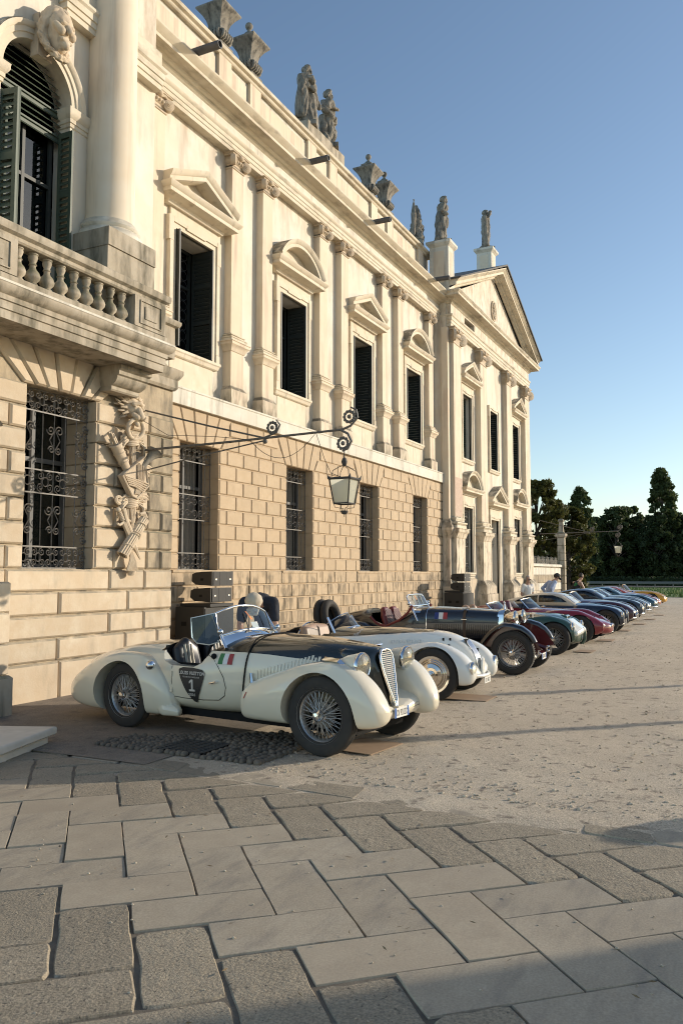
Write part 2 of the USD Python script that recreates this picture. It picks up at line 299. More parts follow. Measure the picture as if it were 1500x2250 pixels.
def ionic(par, x0, x1, y, yb, zb, zt, mt='carved_stone', side=False):
    """Pilaster capital with corner volutes, an egg-and-dart roll and an abacus."""
    m = MB(); h = zt - zb; w = x1 - x0
    m.rect(x0, x1, y, yb, [(.0, zb - .05), (.02, zb - .045), (.025, zb - .03), (.02, zb - .015), (0, zb - .012), (.0, zb + h*.25), (.035, zb + h*.34), (.05, zb + h*.5), (.03, zb + h*.62), (.02, zb + h*.78)])
    m.rect(x0, x1, y, yb, [(.055, zb + h*.78), (.07, zb + h*.8), (.07, zb + h*.9), (.10, zb + h*.93), (.10, zt)])
    n = max(3, int(w/.075))
    for i in range(n): m.mesh(ICO, (0, 0, 0)); m.v[-1] = m.v[-1]*[.028, .025, h*.12] + [x0 + w*(i + .5)/n, y - .05, zb + h*.45]
    m.mesh(ICO); m.v[-1] = m.v[-1]*[.07, .05, h*.2] + [(x0 + x1)/2, y - .08, zb + h*.83]
    for s, cx in ((-1, x0), (1, x1)):
        c = np.array([cx + s*.02, y - .04, zb + h*.42]); ax = np.array([-s*.5, -.87, 0]); u = np.array([s*.87, -.5, 0]); r = h*.40
        for k, (rr, dep) in enumerate(((1, .05), (.72, .062), (.42, .074), (.18, .086))):
            R = [[c + ax*d + u*(r*rr*g*math.cos(t)) + np.array([0, 0, r*rr*g*math.sin(t)]) for t in np.linspace(0, 2*np.pi, 16, endpoint=False)] for d, g in ((-.05 if k == 0 else dep - .016, 1), (dep - .008, 1), (dep, .84))]
            m.rings(R)
        m.tube([c + [0, 0, r*.9], c + np.array([-s*w*.22, -.02, r*1.2]), [(x0 + x1)/2, y - .05, zb + h*.72]], .03, 6)
    return part(par, 'capital', m, mt, 40)
BASE = [(.09, 0), (.09, .3), (.07, .34), (.085, .42), (.085, .5), (.06, .57), (.03, .62), (.03, .7), (.05, .76), (.05, .84), (.02, .9), (0, 1)]
CAPM = [(0, 0), (.015, .03), (.03, .2), (.05, .45), (.085, .6), (.095, .65), (.095, .9), (.11, .93), (.11, 1)]

# ---- the wing
wing = thing('palace_wing', 'long cream stucco wing with rusticated tan ground floor and four pedimented upper windows', 'palace')
WX0, WX1 = 9.4, 25.78
m = MB(); LW = [(c - .615, c + .615, Z0, 4.0) for c in BX]
wallgrid(m, WX0, WX1, 0, 4.62, LW, YL + .035, 9.5)
lower = part(wing, 'lower_wall', m, 'joint_tan', False)
m = MB(); UWN = [(c + .04 - .59, c + .04 + .59, 5.74, 7.97) for c in BX]
wallgrid(m, WX0, WX1, 4.62, 10.4, UWN, YW, 9.75); upper = part(wing, 'upper_wall', m, 'stucco', False)
m = MB(); m.box(WX0, WX1, 10.3, 10.4, 0, 10.4); m.box(WX0, WX1, 9.51, 10.3, 4.4, 4.6); m.box(WX0, WX1, 9.76, 10.3, 10.2, 10.39)
for c in [WX0] + [(a + b)/2 for a, b in zip(BX[:-1], BX[1:])] + [WX1 - .1]: m.box(c, c + .1, 9.76, 10.3, 4.61, 10.2); m.box(c, c + .1, 9.51, 10.3, 0, 4.4)
part(wing, 'inner_wall', m, 'dark_room', False)
stones = []
def row(z0, z1, spans, w, flip, gap=.012):
    for a, b in spans:
        n = max(1, round((b - a)/w - .45)); u = (b - a)/(n + .45) if b - a > w*1.2 else b - a
        cuts = [a] + ([a + u*.45 + u*i for i in range(n)] if flip else [a + u*(i + 1) for i in range(n)]) + [b] if b - a > w*1.2 else [a, b]
        for p, q in zip(cuts[:-1], cuts[1:]): stones.append([(p + gap, z0 + gap), (q - gap, z0 + gap), (q - gap, z1 - gap), (p + gap, z1 - gap)])
zr = [.02, .22] + [Z0 - DZ*k for k in range(4, -1, -1)]
for i, (a, b) in enumerate(zip(zr[:-1], zr[1:])):
    if i == len(zr) - 2:
        for c in BX: stones.append([(c - .8, a + .012), (c + .8, a + .012), (c + .8, b - .012), (c - .8, b - .012)])
        row(a, b, [(WX0, BX[0] - .8)] + [(p + .8, q - .8) for p, q in zip(BX[:-1], BX[1:])] + [(BX[-1] + .8, WX1)], .56, i % 2)
    else: row(a, b, [(WX0, WX1)], .57, i % 2)
piers = [(WX0, BX[0] - .615)] + [(p + .615, q - .615) for p, q in zip(BX[:-1], BX[1:])] + [(BX[-1] + .615, WX1)]
for k in range(8): row(Z0 + DZ*k, Z0 + DZ*(k + 1), piers, .56, k % 2)
zt0, zt1 = 4.0, 4.60
for c in BX:
    xs0 = np.linspace(c - .66, c + .66, 6); xs1 = np.linspace(c - 1.02, c + 1.02, 6)
    for i in range(5):
        g = .012; zb = zt0 + .003
        stones.append([(xs0[i] + g, zb), (xs0[i+1] - g, zb), (xs1[i+1] - g, zt1), (xs1[i] + g, zt1)])
zm = 4.29
for j, (a, b) in enumerate(zip([WX0] + [c + .66 for c in BX], [c - .66 for c in BX] + [WX1])):
    for z_0, z_1, fl in ((4.0, zm, 0), (zm, 4.6, 1)):
        t0, t1 = (z_0 - 4.0)/.6*.36, (z_1 - 4.0)/.6*.36; n = max(1, round((b - a)/.57)); cuts = np.linspace(a, b, n + 1)
        if fl and n > 1: cuts = np.concatenate([[a], (cuts[:-1] + cuts[1:])/2, [b]])
        for i in range(len(cuts) - 1):
            l0 = cuts[i] + (t0 if i == 0 and j else 0); l1 = cuts[i] + (t1 if i == 0 and j else 0); r0 = cuts[i+1] - (t0 if i == len(cuts) - 2 and j < 4 else 0); r1 = cuts[i+1] - (t1 if i == len(cuts) - 2 and j < 4 else 0)
            if r1 - l1 > .1: stones.append([(l0 + .012, z_0 + .012), (r0 - .012, z_0 + .012), (r1 - .012, z_1 - .012), (l1 + .012, z_1 - .012)])
stones = [s for s in stones if max(p[0] for p in s) > 11.2]
stones.sort(key=lambda s: np.mean([p[0] for p in s])); rest = MB()
for i, s in enumerate(stones):
    s = [(min(x, WX1), z) for x, z in s]; up = .028 + rng.uniform(-.004, .004)
    if i < 296: part(lower, 'stone', MB().stone(s, YL + .036, up, .014), 'tan_stone', False)
    else: rest.stone(s, YL + .036, up, .014)
if rest.n: part(lower, 'far_stones', rest, 'tan_stone', False, kind='stuff')
for c in BX:                                                     # reveals dressed in courses, grille, sash, curtains
    w = holder(wing, 'lower_window')
    for k in range(8):
        for s in (-1, 1):
            x = c + s*.615; part(w, 'reveal_stone', MB().box(min(x, x - s*.012), max(x, x - s*.012), YL + .02, 9.5, Z0 + DZ*k + .012, Z0 + DZ*(k + 1) - .012), 'tan_stone', False)
    part(w, 'window_grille', grille(c - .60, c + .60, Z0 + .01, 3.99, 9.24), 'iron_grey', 40)
    m = MB()
    for x in (c - .6, c - .03, c + .54): m.box(x, x + .06, 9.42, 9.47, Z0, 4.0)
    for z in (Z0, 3.2, 3.94): m.box(c - .6, c + .6, 9.425, 9.465, z, z + .06)
    part(w, 'sash', m, 'lead_grey', False)
    m = MB()
    for s in (-1, 1):
        xs = np.linspace(c + s*.58, c + s*.16, 24); R = [[(x, 9.55 + .025*math.sin(i*1.9), z) for i, x in enumerate(xs)] for z in (Z0, 3.95)]; m.rings(R, close=False)
    part(w, 'curtain', m, 'curtain', True)
    m = MB().box(c - .78, c + .78, YL - .012, YL + .03, Z0 - .05, Z0 - .004); part(w, 'sill', m, 'tan_stone', False)
m = None
xs = [WX0]
while xs[-1] < WX1 - .6: xs.append(xs[-1] + 1.15 + .25*math.sin(len(xs)*2.3))
xs[-1] = WX1
for a, b in zip(xs[:-1], xs[1:]):
    if b > 11.3: part(wing, 'belt_stone', MB().rect(a + .002, b - .002, YL - .02, YW + .02, [(.0, 4.622), (.03, 4.626), (.035, 4.65), (.035, 4.90), (.05, 4.915), (.05, 4.945), (.0, 4.965), (-.2, 4.99)], 0, 0), 'belt_stone', 30)
WPIL = [10.78, 13.42, 14.60, 17.22, 18.40, 21.02, 22.20, 24.82]
for i, x in enumerate(WPIL):
    p = holder(wing, 'pilaster'); x1 = x + (.40 if i else .50)
    part(p, 'shaft', MB().box(x, x1, 9.135, YW + .01, 6.43, 9.92), 'pilaster_stucco', False)
    part(p, 'base', MB().rect(x, x1, 9.135, YW + .01, [(o, 6.25 + t*.18) for o, t in BASE]), 'trim_stone', 40)
    part(p, 'pedestal', MB().rect(x - .03, x1 + .03, 9.105, YW + .01, [(.06, 4.97), (.06, 5.26), (.045, 5.28), (.01, 5.33), (0, 5.36), (0, 6.05)] + [(o, 6.05 + t*.2) for o, t in CAPM]), 'pilaster_stucco', 40)
    ionic(p, x, x1, 9.135, YW + .01, 9.90, 10.17)
for i, c0 in enumerate(BX):
    c = c0 + .04; w = holder(wing, 'upper_window'); m = MB(); architrave(m, c, .59, 5.74, 7.97, YW); m.box(c - .74, c + .74, YW - .05, YW + .02, 8.16, 8.335)
    m.box(c - .66, c + .66, YW - .012, YW + .01, 5.0, 5.58)
    part(w, 'surround', m, 'trim_stone', False)
    pediment(w, c - .03, 8.335, .74, .64 if i % 2 == 0 else .66, YW, i % 2, sc=1.12)
    for s in (-1, 1):
        m = MB(); leaf(m, (c + s*.565, YW - .075 if not (i == 0 and s < 0) else YW - .14), (c + s*.565, 9.73), 5.76, 7.95, slats=26); part(w, 'shutter', m, 'black_green', False)
    m = MB()
    for x in (c - .55, c - .02, c + .5): m.box(x, x + .05, 9.76, 9.80, 5.74, 7.97)
    for z in (5.74, 7.2, 7.92): m.box(c - .5, c + .5, 9.765, 9.795, z, z + .05)
    part(w, 'sash', m, 'black_green', False)
    part(w, 'pane', MB().box(c - .55, c + .55, 9.81, 9.814, 5.74, 7.97), 'pane', False)
    if i == 0:
        m = MB()                                                  # leaded octagons
        for r_ in range(11):
            for q in range(4):
                cx, cz = c - .37 + q*.25, 5.88 + r_*.2; t = np.arange(9)*np.pi/4 + np.pi/8; m.tube(np.stack([cx + .115*np.cos(t), np.full(9, 9.804), cz + .095*np.sin(t)], 1), .004, 3)
        part(w, 'leading', m, 'lead_grey', False)
ENT = [(0, 10.17), (0, 10.25), (.015, 10.253), (.015, 10.335), (.03, 10.338), (.03, 10.42), (.055, 10.44), (.07, 10.475), (.07, 10.49), (.0, 10.50)]
part(wing, 'architrave', MB().rect(10.70, WX1, 9.12, 9.76, ENT, 1, 0), 'cornice_stone', 30)
part(wing, 'frieze', MB().rect(10.70, WX1, 9.12, 9.76, [(0, 10.50), (0, 10.70)], 1, 0), 'belt_stone', 30)
WC = [(.0, 10.70), (.03, 10.715), (.06, 10.74), (.06, 10.765), (.11, 10.775), (.14, 10.80), (.15, 10.82), (.34, 10.84), (.34, 10.90), (.355, 10.91), (.375, 10.93), (.43, 10.975), (.445, 11.0), (.445, 11.03), (.0, 11.10)]
part(wing, 'cornice', MB().rect(10.70, WX1, 9.12, 9.9, WC, 1, 0), 'cornice_stone', 30)
# parapet: strips over the pilasters, sunk panels between, a moulded coping
PX = [(x - .02, x + .42) for x in [10.75, 13.35, 14.52, 17.15, 18.32, 20.95, 22.12, 24.70]]
m = MB().box(9.4, 25.8, 9.5, 9.8, 11.0, 12.35); par = part(wing, 'parapet', m, 'belt_stone', False)
for a, b in PX: part(par, 'parapet_strip', MB().box(a, b, 9.42, 9.5, 11.05, 12.34), 'pilaster_stucco', False)
for (a, b), (c, d) in zip(PX[:-1], PX[1:]): part(par, 'parapet_panel', MB().box(b + .06, c - .06, 9.485, 9.51, 11.1, 12.24), 'pilaster_stucco', False)
part(wing, 'coping', MB().rect(10.6, 25.8, 9.42, 9.8, [(0, 12.34), (.02, 12.36), (.03, 12.40), (.09, 12.42), (.10, 12.45), (.10, 12.49), (.03, 12.53)], 1, 0, 1), 'cornice_stone', 30)
for x in (15.95, 19.55, 24.35):
    m = MB(); t = [(x, 9.0, 11.10), (x, 8.3, 11.09)]; R = .07
    a = np.linspace(0, 2*np.pi, 13)[:-1]
    m.rings([[(x + k*R*math.cos(q), y, z + k*R*math.sin(q)) for q in a] for y, z, k in ((9.1, 11.06, 1), (8.24, 11.05, 1), (8.24, 11.05, .8), (8.6, 11.05, .8))]); part(wing, 'rain_spout', m, 'lead', 40)
x = 11.62; m = MB(); a = np.linspace(0, 2*np.pi, 13)[:-1]
m.rings([[(x + k*.075*math.cos(q), y, z + k*.075*math.sin(q)) for q in a] for y, z, k in ((9.1, 11.13, 1), (8.2, 11.12, 1), (8.2, 11.12, .8), (8.6, 11.12, .8))]); part(wing, 'rain_spout', m, 'lead', 40)
m = MB().box(9.4, 25.8, 9.8, 17.8, 10.42, 12.0); part(wing, 'roof', m, 'roof_tile', False)

# ---- the central block with its balcony, arched window and giant column
block = thing('central_block', 'near block at the left edge with stone balcony, arched window and round column', 'palace')
YB = 7.95
LH = (7.275, 8.48, 1.67, 3.98)
m = MB(); wallgrid(m, 4.2, 10.17, 0, 4.75, [LH], YB + .045, 8.6); m.box(9.95, 10.17, 8.6, 9.5, 0, 4.75)
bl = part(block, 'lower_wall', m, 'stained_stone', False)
bs = []
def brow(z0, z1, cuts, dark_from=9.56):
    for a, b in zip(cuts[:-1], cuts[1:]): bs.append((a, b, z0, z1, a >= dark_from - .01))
brow(.0, .50, [4.2, 6.0, 7.9, 10.17], 99)
brow(.50, .79, [4.2, 5.6, 7.02, 7.86, 9.13, 9.83, 10.17], 99); brow(.79, 1.08, [4.2, 5.2, 6.6, 8.79, 9.51, 10.17], 99)
brow(1.08, 1.38, [4.2, 6.1, 7.04, 7.87, 9.16, 10.17], 99); brow(1.38, 1.67, [4.2, 5.8, 7.01, 8.79, 9.52, 10.17])
for k in range(8):
    z0 = 1.67 + .289*k; z1 = z0 + .289
    brow(z0, z1, [4.2, 5.4, 6.6, 7.275] if k % 2 else [4.2, 6.0, 7.0, 7.275]); brow(z0, z1, [8.48, 8.86, 9.56, 9.88, 10.17] if k % 2 == 0 else [8.48, 9.2, 9.58, 10.17])
for a, b, z0, z1, dk in bs:
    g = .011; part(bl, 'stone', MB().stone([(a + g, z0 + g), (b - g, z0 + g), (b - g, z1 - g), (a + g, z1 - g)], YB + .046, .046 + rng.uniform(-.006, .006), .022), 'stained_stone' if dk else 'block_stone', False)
xs0, xs1 = np.linspace(7.2, 8.56, 8), np.linspace(6.45, 9.3, 8)
for i in range(7): part(bl, 'voussoir', MB().stone([(xs0[i] + .012, 3.985), (xs0[i+1] - .012, 3.985), (xs1[i+1] - .012, 4.60 - .05*(i % 2)), (xs1[i] + .012, 4.60 - .05*(i % 2))], YB + .046, .05 + .014*(i % 2), .022), 'block_stone', False)
for k in range(8):
    z0 = 1.67 + .289*k
    part(bl, 'reveal_stone', MB().box(8.468, 8.482, YB + .012, 8.58, z0 + .011, z0 + .278), 'block_stone', False)
w = holder(block, 'lower_window')
part(w, 'window_grille', grille(7.29, 8.47, 1.68, 3.97, 8.13, ((.0, .12), (.42, .55), (.88, 1.0)), 6, True), 'iron_grey', 40)
m = MB()
for x in (7.29, 7.85, 8.41): m.box(x, x + .06, 8.5, 8.55, 1.68, 3.97)
for z in (1.68, 3.1, 3.9): m.box(7.29, 8.47, 8.505, 8.545, z, z + .06)
part(w, 'sash', m, 'lead_grey', False); part(w, 'pane', MB().box(7.3, 8.46, 8.56, 8.563, 1.68, 3.97), 'pane', False)
m = MB(); R = [[(x, 8.64 + .03*math.sin(i*1.7), z) for i, x in enumerate(np.linspace(7.95, 8.47, 26))] for z in (1.68, 3.95)]; m.rings(R, close=False); part(w, 'curtain', m, 'curtain', True)
part(block, 'inner_wall', MB().box(4.2, 9.9, 8.95, 9.05, 0, 11.0), 'dark_room', False)
pb = holder(block, 'portico_pier'); part(pb, 'pier_base', MB().rect(4.2, 6.70, 7.44, YB + .04, [(.0, -.02), (0, .44), (-.03, .47)], 0, 1), 'grey_stone', 30)
for a, b in ((.47, .82), (.82, 1.17), (1.17, 1.52)):
    for p, q in ((4.2, 5.5), (5.5, 6.67)) if a != .82 else ((4.2, 6.1), (6.1, 6.67)): part(pb, 'stone', MB().rect(p + .005, q - .005, 7.48, YB + .03, [(-.02, a + .004), (0, a + .02), (0, b - .02), (-.02, b - .004)], 0, 1), 'block_stone', 30)
# upper wall with the arched opening
YU, AC, AR, AZ = 8.25, 7.545, .59, 8.06
m = MB(); wallgrid(m, 4.2, 9.92, 4.75, 11.6, [(AC - AR, AC + AR, 4.85, AZ + AR)], YU, 8.55)
t = np.linspace(0, np.pi, 25)
for a, b in zip(t[:-1], t[1:]):
    P = [(AC + AR*math.cos(a), AZ + AR*math.sin(a)), (AC + AR*math.cos(b), AZ + AR*math.sin(b)), (AC + AR*math.cos(b), AZ + AR), (AC + AR*math.cos(a), AZ + AR)]
    m.rings([[(x, y, z) for x, z in P] for y in (YU, 8.55)])
m.box(9.7, 9.92, 8.55, 9.4, 4.75, 11.6)
part(block, 'upper_wall', m, 'stucco', False)
aw = holder(block, 'arched_window'); m = MB()
ARCH = [(0, 0), (.03, 0), (.03, .07), (.05, .075), (.05, .14), (.07, .15), (.09, .19), (.09, .215), (.06, .235), (0, .24)]
t = np.linspace(0, np.pi, 30); m.sweep([(AC + AR*math.cos(a), AZ + AR*math.sin(a)) for a in t], [(math.cos(a), math.sin(a)) for a in t], ARCH, YU + .004); part(aw, 'archivolt', m, 'trim_stone', 40)
IMP = [(0, 7.80), (.02, 7.81), (.02, 7.86), (.035, 7.865), (.035, 7.92), (.06, 7.95), (.08, 7.99), (.08, 8.04), (.085, 8.06)]
for x0, x1 in ((AC + AR, AC + AR + .42), (AC - AR - .42, AC - AR)): part(aw, 'impost', MB().rect(x0, x1, YU, 8.54, IMP), 'trim_stone', 30)
m = MB()
for k in range(13):
    z = 7.60 + k*.085; hw = AR if z < AZ else math.sqrt(max(AR*AR - (z - AZ)**2, .0025))
    if k in (0, 4): m.box(AC - hw, AC + hw, 8.42, 8.46, z, z + .10)
    m.add([(AC - hw, 8.40, z - .03), (AC + hw, 8.40, z - .03), (AC + hw, 8.47, z + .045), (AC - hw, 8.47, z + .045)], [(0, 1, 2, 3)])
part(aw, 'louvred_fanlight', m, 'green_paint', False)
m = MB(); leaf(m, (AC + AR - .03, 8.42), (AC + AR - .03, 8.16), 4.95, 7.72, slats=30); part(aw, 'shutter', m, 'green_paint', False)
m = MB(); leaf(m, (AC - AR + .03, 8.30), (AC - AR + .08, 8.02), 4.95, 7.72, slats=30); leaf(m, (AC - AR + .16, 8.36), (AC - AR + .11, 8.03), 4.95, 7.72, slats=30); part(aw, 'shutter', m, 'green_paint', False)
m = MB()
for x in (AC - .5, AC - .02, AC + .45): m.box(x, x + .05, 8.48, 8.52, 4.85, 7.7)
for z in (4.85, 5.9, 6.9, 7.65): m.box(AC - .5, AC + .5, 8.485, 8.515, z, z + .05)
part(aw, 'sash', m, 'black_green', False); part(aw, 'pane', MB().box(AC - .55, AC + .55, 8.53, 8.533, 4.85, 7.75), 'pane', False)
# keystone mask
def face(s=1.0, seed=3):
    f = figure([[((0, 0, .02), .115), ((0, -.02, .1), .13), ((0, .02, .17), .125)], [((0, -.03, -.08), .075), ((0, -.03, .03), .11)], [((0, -.13, .06), .022), ((0, -.155, .005), .03)], [((-.055, -.125, .075), .022), ((.055, -.125, .075), .022)], [((-.045, -.115, -.065), .02), ((.045, -.115, -.065), .02)], [((0, -.11, -.11), .035), ((0, -.07, -.05), .06)], [((-.1, -.09, .045), .03), ((-.06, -.115, 0), .04)], [((.1, -.09, .045), .03), ((.06, -.115, 0), .04)]], .018, 6); f.apply_scale(s); return f
hd = face(1.5); hr = figure([[((-.17, .03, -.06), .07), ((-.19, 0, .1), .08), ((-.12, -.06, .24), .09), ((0, -.1, .3), .09), ((.12, -.06, .24), .09), ((.19, 0, .1), .08), ((.18, .03, -.06), .07)], [((0, .05, .2), .2), ((0, .08, 0), .2)], [((.02, -.14, .3), .07), ((.14, -.12, .2), .05)]], .025, 5); fold(hr, .03, (14, 14, 14), 4)
m = MB().mesh(hd, (AC + .08, YU - .24, 8.72)).mesh(hr, (AC + .08, YU - .2, 8.72)).box(AC - .12, AC + .12, YU - .12, YU + .02, 8.42, 9.0)
m.mesh(fold(figure([[((-.22, .03, -.05), .05), ((-.15, -.04, -.22), .05), ((0, -.08, -.28), .05), ((.15, -.04, -.22), .05), ((.22, .03, -.05), .05)]], .02, 3), .03, (25, 25, 25), 8), (AC + .08, YU - .2, 8.72))
part(aw, 'keystone_mask', m, 'carved_stone', 60)
cl = holder(block, 'giant_column'); cx, cy = 8.80, 8.12
prof = [(.372, 6.60), (.36, 6.66)] + [(.36 - .012*(q/8)**2, 6.66 + q*.6) for q in range(1, 9)]
part(cl, 'shaft', MB().lathe(prof, 48, (cx, cy, 0)), 'column_stucco', 40)
part(cl, 'base', MB().lathe([(.46, 6.32), (.475, 6.35), (.475, 6.40), (.455, 6.44), (.42, 6.445), (.415, 6.47), (.43, 6.48), (.445, 6.51), (.435, 6.545), (.40, 6.56), (.385, 6.60), (.36, 6.61)], 48, (cx, cy, 0)), 'belt_stone', 40)
part(cl, 'pedestal_cap', MB().rect(8.24, 9.22, 7.60, YU + .01, [(.0, 6.06), (.0, 6.315), (-.02, 6.32)]), 'grey_stone', False)
part(cl, 'pedestal', MB().rect(8.25, 9.22, 7.62, YU + .01, [(.0, 4.8), (0, 5.0), (0, 6.058)]), 'grey_stone', False)
part(block, 'entablature', MB().rect(7.9, 9.92, 8.12, YU + .01, [(0, 9.28), (0, 9.36), (.02, 9.365), (.02, 9.45), (.04, 9.455), (.04, 9.55), (.07, 9.58), (.07, 9.62), (0, 9.63), (0, 9.9)]), 'cornice_stone', 30)
# balcony
bal = holder(block, 'balcony'); FY = 7.30
part(bal, 'floor_slab', MB().rect(4.2, 9.20, FY, YB + .02, [(-.06, 4.46), (-.06, 4.56), (-.04, 4.565), (-.04, 4.655), (-.02, 4.66), (-.02, 4.72), (.02, 4.74), (.045, 4.77), (.06, 4.80), (.06, 4.83), (.0, 4.86)]), 'grey_stone', 30)
part(bal, 'white_drip', MB().box(4.2, 9.245, FY - .066, FY - .03, 4.832, 4.86), 'belt_stone', False)
part(bal, 'bottom_rail', MB().rect(4.2, 9.10, FY + .04, FY + .26, [(.04, 4.862), (.04, 4.95), (0, 4.97)]), 'grey_stone', 30)
part(bal, 'top_rail', MB().rect(4.2, 9.12, FY + .06, FY + .24, [(0, 5.38), (.02, 5.40), (.02, 5.44), (.07, 5.465), (.08, 5.50), (.08, 5.55), (.05, 5.57)], 1, 1, 1), 'grey_stone', 30)
BAL = [(.065, 0), (.065, .035), (.045, .045), (.05, .06), (.085, .10), (.092, .135), (.075, .18), (.045, .215), (.036, .24), (.036, .26), (.05, .27), (.04, .285), (.036, .30), (.05, .33), (.058, .36), (.052, .385), (.062, .39), (.062, .41)]
for i in range(9): part(bal, 'baluster', MB().lathe(BAL, 16, (6.60 + .218*i, FY + .15, 4.968)), 'grey_stone', 50)
for x0, x1 in ((5.4, 6.48), (8.47, 9.12)):
    p = part(bal, 'pedestal', MB().box(x0, x1, FY + .02, FY + .28, 4.97, 5.395), 'grey_stone', False); m = MB()
    for a, b, c, d in ((x0 + .1, x1 - .1, 5.33, 5.345), (x0 + .1, x1 - .1, 5.02, 5.035), (x0 + .1, x0 + .115, 5.035, 5.33), (x1 - .115, x1 - .1, 5.035, 5.33)): m.box(a, b, FY + .003, FY + .03, c, d)
    m.box(x0 + .2, x1 - .2, FY + .006, FY + .03, 5.10, 5.27); part(p, 'panel_frame', m, 'grey_stone', False)
part(bal, 'side_pedestal', MB().rect(9.22, 9.85, 7.72, YB + .02, [(.0, 4.865), (0, 5.34), (.05, 5.36), (.07, 5.40), (.07, 5.44), (0, 5.46)]), 'grey_stone', 30)
part(block, 'corner_impost', MB().rect(8.9, 10.17, YB, 8.5, [(0, 4.46), (.03, 4.5), (.03, 4.62), (.06, 4.66), (.09, 4.72), (.09, 4.78), (0, 4.82)], 0, 1), 'grey_stone', 30)
for x0, x1 in ((8.42, 9.16), (5.55, 6.30)):
    part(bal, 'bracket', MB().rect(x0 + .05, x1 - .05, FY + .24, YB + .02, [(-.22, 4.12), (-.20, 4.14), (-.20, 4.19), (-.16, 4.20), (-.10, 4.24), (-.075, 4.29), (-.075, 4.31), (-.04, 4.325), (-.04, 4.38), (-.0, 4.40), (0, 4.458)], .2, .2), 'grey_stone', 30)
# lion mask with ring and the trophy of arms hanging below
def trophy(cx):
    """Lion mask, ring, knotted drape, quiver, shield, trumpet, sword and fasces, carved in relief."""
    y = YB - .02; T = holder(block, 'carved_trophy'); Q = lambda b, e=.016, it=3: figure(b, e, it)
    Z = lambda m: ([setattr(m, 'v', [np.stack([v[:, 0], np.where(v[:, 1] < y, y - (y - v[:, 1])*.85, v[:, 1]), 4.15 - (4.15 - v[:, 2])*.83], 1) for v in m.v])], m)[1]
    put = lambda nm, m, mt='carved_stone': part(T, nm, Z(m), mt, 50)
    li = Q([[((0, .02, .05), .19), ((0, -.06, .0), .15)], [((0, -.19, -.02), .055), ((0, -.24, -.14), .06)], [((-.09, -.16, .07), .04), ((0, -.21, .10), .035), ((.09, -.16, .07), .04)], [((-.06, -.22, -.16), .05), ((-.09, -.17, -.12), .05)], [((.06, -.22, -.16), .05), ((.09, -.17, -.12), .05)], [((0, -.16, -.27), .04), ((0, -.1, -.2), .07)], [((-.15, -.06, .17), .045)]*2, [((.15, -.06, .17), .045)]*2])
    m = MB().mesh(li, (cx, y, 3.93))
    for s in (-1, 1): m.mesh(ICO, (0, 0, 0)); m.v[-1] = m.v[-1]*[.026, .02, .02] + [cx + s*.075, y - .185, 3.965]
    put('lion_head', m); m = MB(); r = np.random.default_rng(3)
    for k in range(46):
        a = -.9 + 5.0*k/46*.99 + math.pi*.0; a = math.pi*(-.28 + 1.56*((k*7) % 46)/46); R = .17 + .05*(k % 3)/2; d = .10 - .045*(k % 3)
        p = [(cx + (R + q)*math.cos(a + .9*q*(-1)**k), y - d + .3*q, 3.95 + (R + q)*1.05*math.sin(a + .9*q*(-1)**k)) for q in (0, .035, .07, .10)]; m.tube(p, [.022, .024, .017, .006], 5)
    put('lion_mane', m)
    t = np.linspace(0, 2*np.pi, 26); put('ring', MB().tube(np.stack([cx - .02 + .16*np.cos(t), y - .14 - .03*np.sin(t), 3.58 + .17*np.sin(t)], 1), .036, 8))
    m = MB()
    for k in range(9):
        f = (k - 4)/4; q = np.linspace(3.46, 1.72, 22); m.tube([(cx + f*.055*(1 + .5*math.sin(3.2*z + 1)) + .015*math.sin(9*z + k), y - .05 - .03*math.cos(f*1.5) - .015*math.sin(7*z + k*2), z) for z in q], .020, 5)
    for zc in (3.40, 2.33):
        for k in range(7): a = np.linspace(-.4, math.pi + .4, 9); m.tube([(cx + .115*math.cos(b), y - .04 - .085*math.sin(b), zc + .03*(k - 3) + .02*math.sin(b*2)) for b in a], .018, 5)
        for s in (-1, 1):
            for k in range(4): m.tube([(cx + s*.08, y - .07, zc), (cx + s*(.15 + .02*k), y - .08 - .01*k, zc + .09 - .06*k), (cx + s*(.22 + .015*k), y - .04, zc + .02 - .10*k), (cx + s*(.19 + .03*k), y - .03, zc - .12 - .07*k)], [.02, .026, .022, .008], 5)
    put('hanging_drape', m)
    m = MB(); a0, a1 = np.array([cx - .40, y - .10, 3.26]), np.array([cx - .10, y - .07, 2.84]); dd = a1 - a0
    m.tube([a0, a0 + dd*.05, a0 + dd*.5, a1], [.105, .095, .085, .06], 12)
    for f in (0, .3, .62): m.tube([a0 + dd*f, a0 + dd*(f + .05)], .108 - .03*f, 12)
    for k in range(9): o = np.array([.055*math.cos(k*2.4), .03*math.sin(k*2.4), .045*math.sin(k*1.9)]); m.tube([a0 + o, a0 + o - dd*(.26 + .05*(k % 3))], [.016, .02], 5)
    put('quiver', m)
    sh = m3.Manifold.hull_points(np.array([(p + dx, b, c) for (p, c) in ((-.30, 2.74), (.18, 3.14), (.28, 2.62), (.03, 2.36), (-.08, 2.40)) for b, dx in ((-.15, 0), (-.06, .0))], float)); m = MB().mesh(sh, (cx, y, 0))
    P = [(-.30, 2.74), (.18, 3.14), (.28, 2.62), (.03, 2.36), (-.08, 2.40), (-.30, 2.74)]; m.tube([(cx + p*.95, y - .155, 2.76 + (c - 2.76)*.95) for p, c in P], .018, 6)
    for k in range(5): m.tube([(cx - .24 + .02*k, y - .16, 2.74 - .035*k), (cx - .05, y - .185, 2.70 - .03*k), (cx + .25 - .02*k, y - .16, 2.66 - .04*k)], .014, 5); m.tube([(cx + .02 + .04*k, y - .162, 3.02 - .02*k), (cx + .03 + .03*k, y - .175, 2.72), (cx - .02 + .02*k, y - .16, 2.45)], .012, 5)
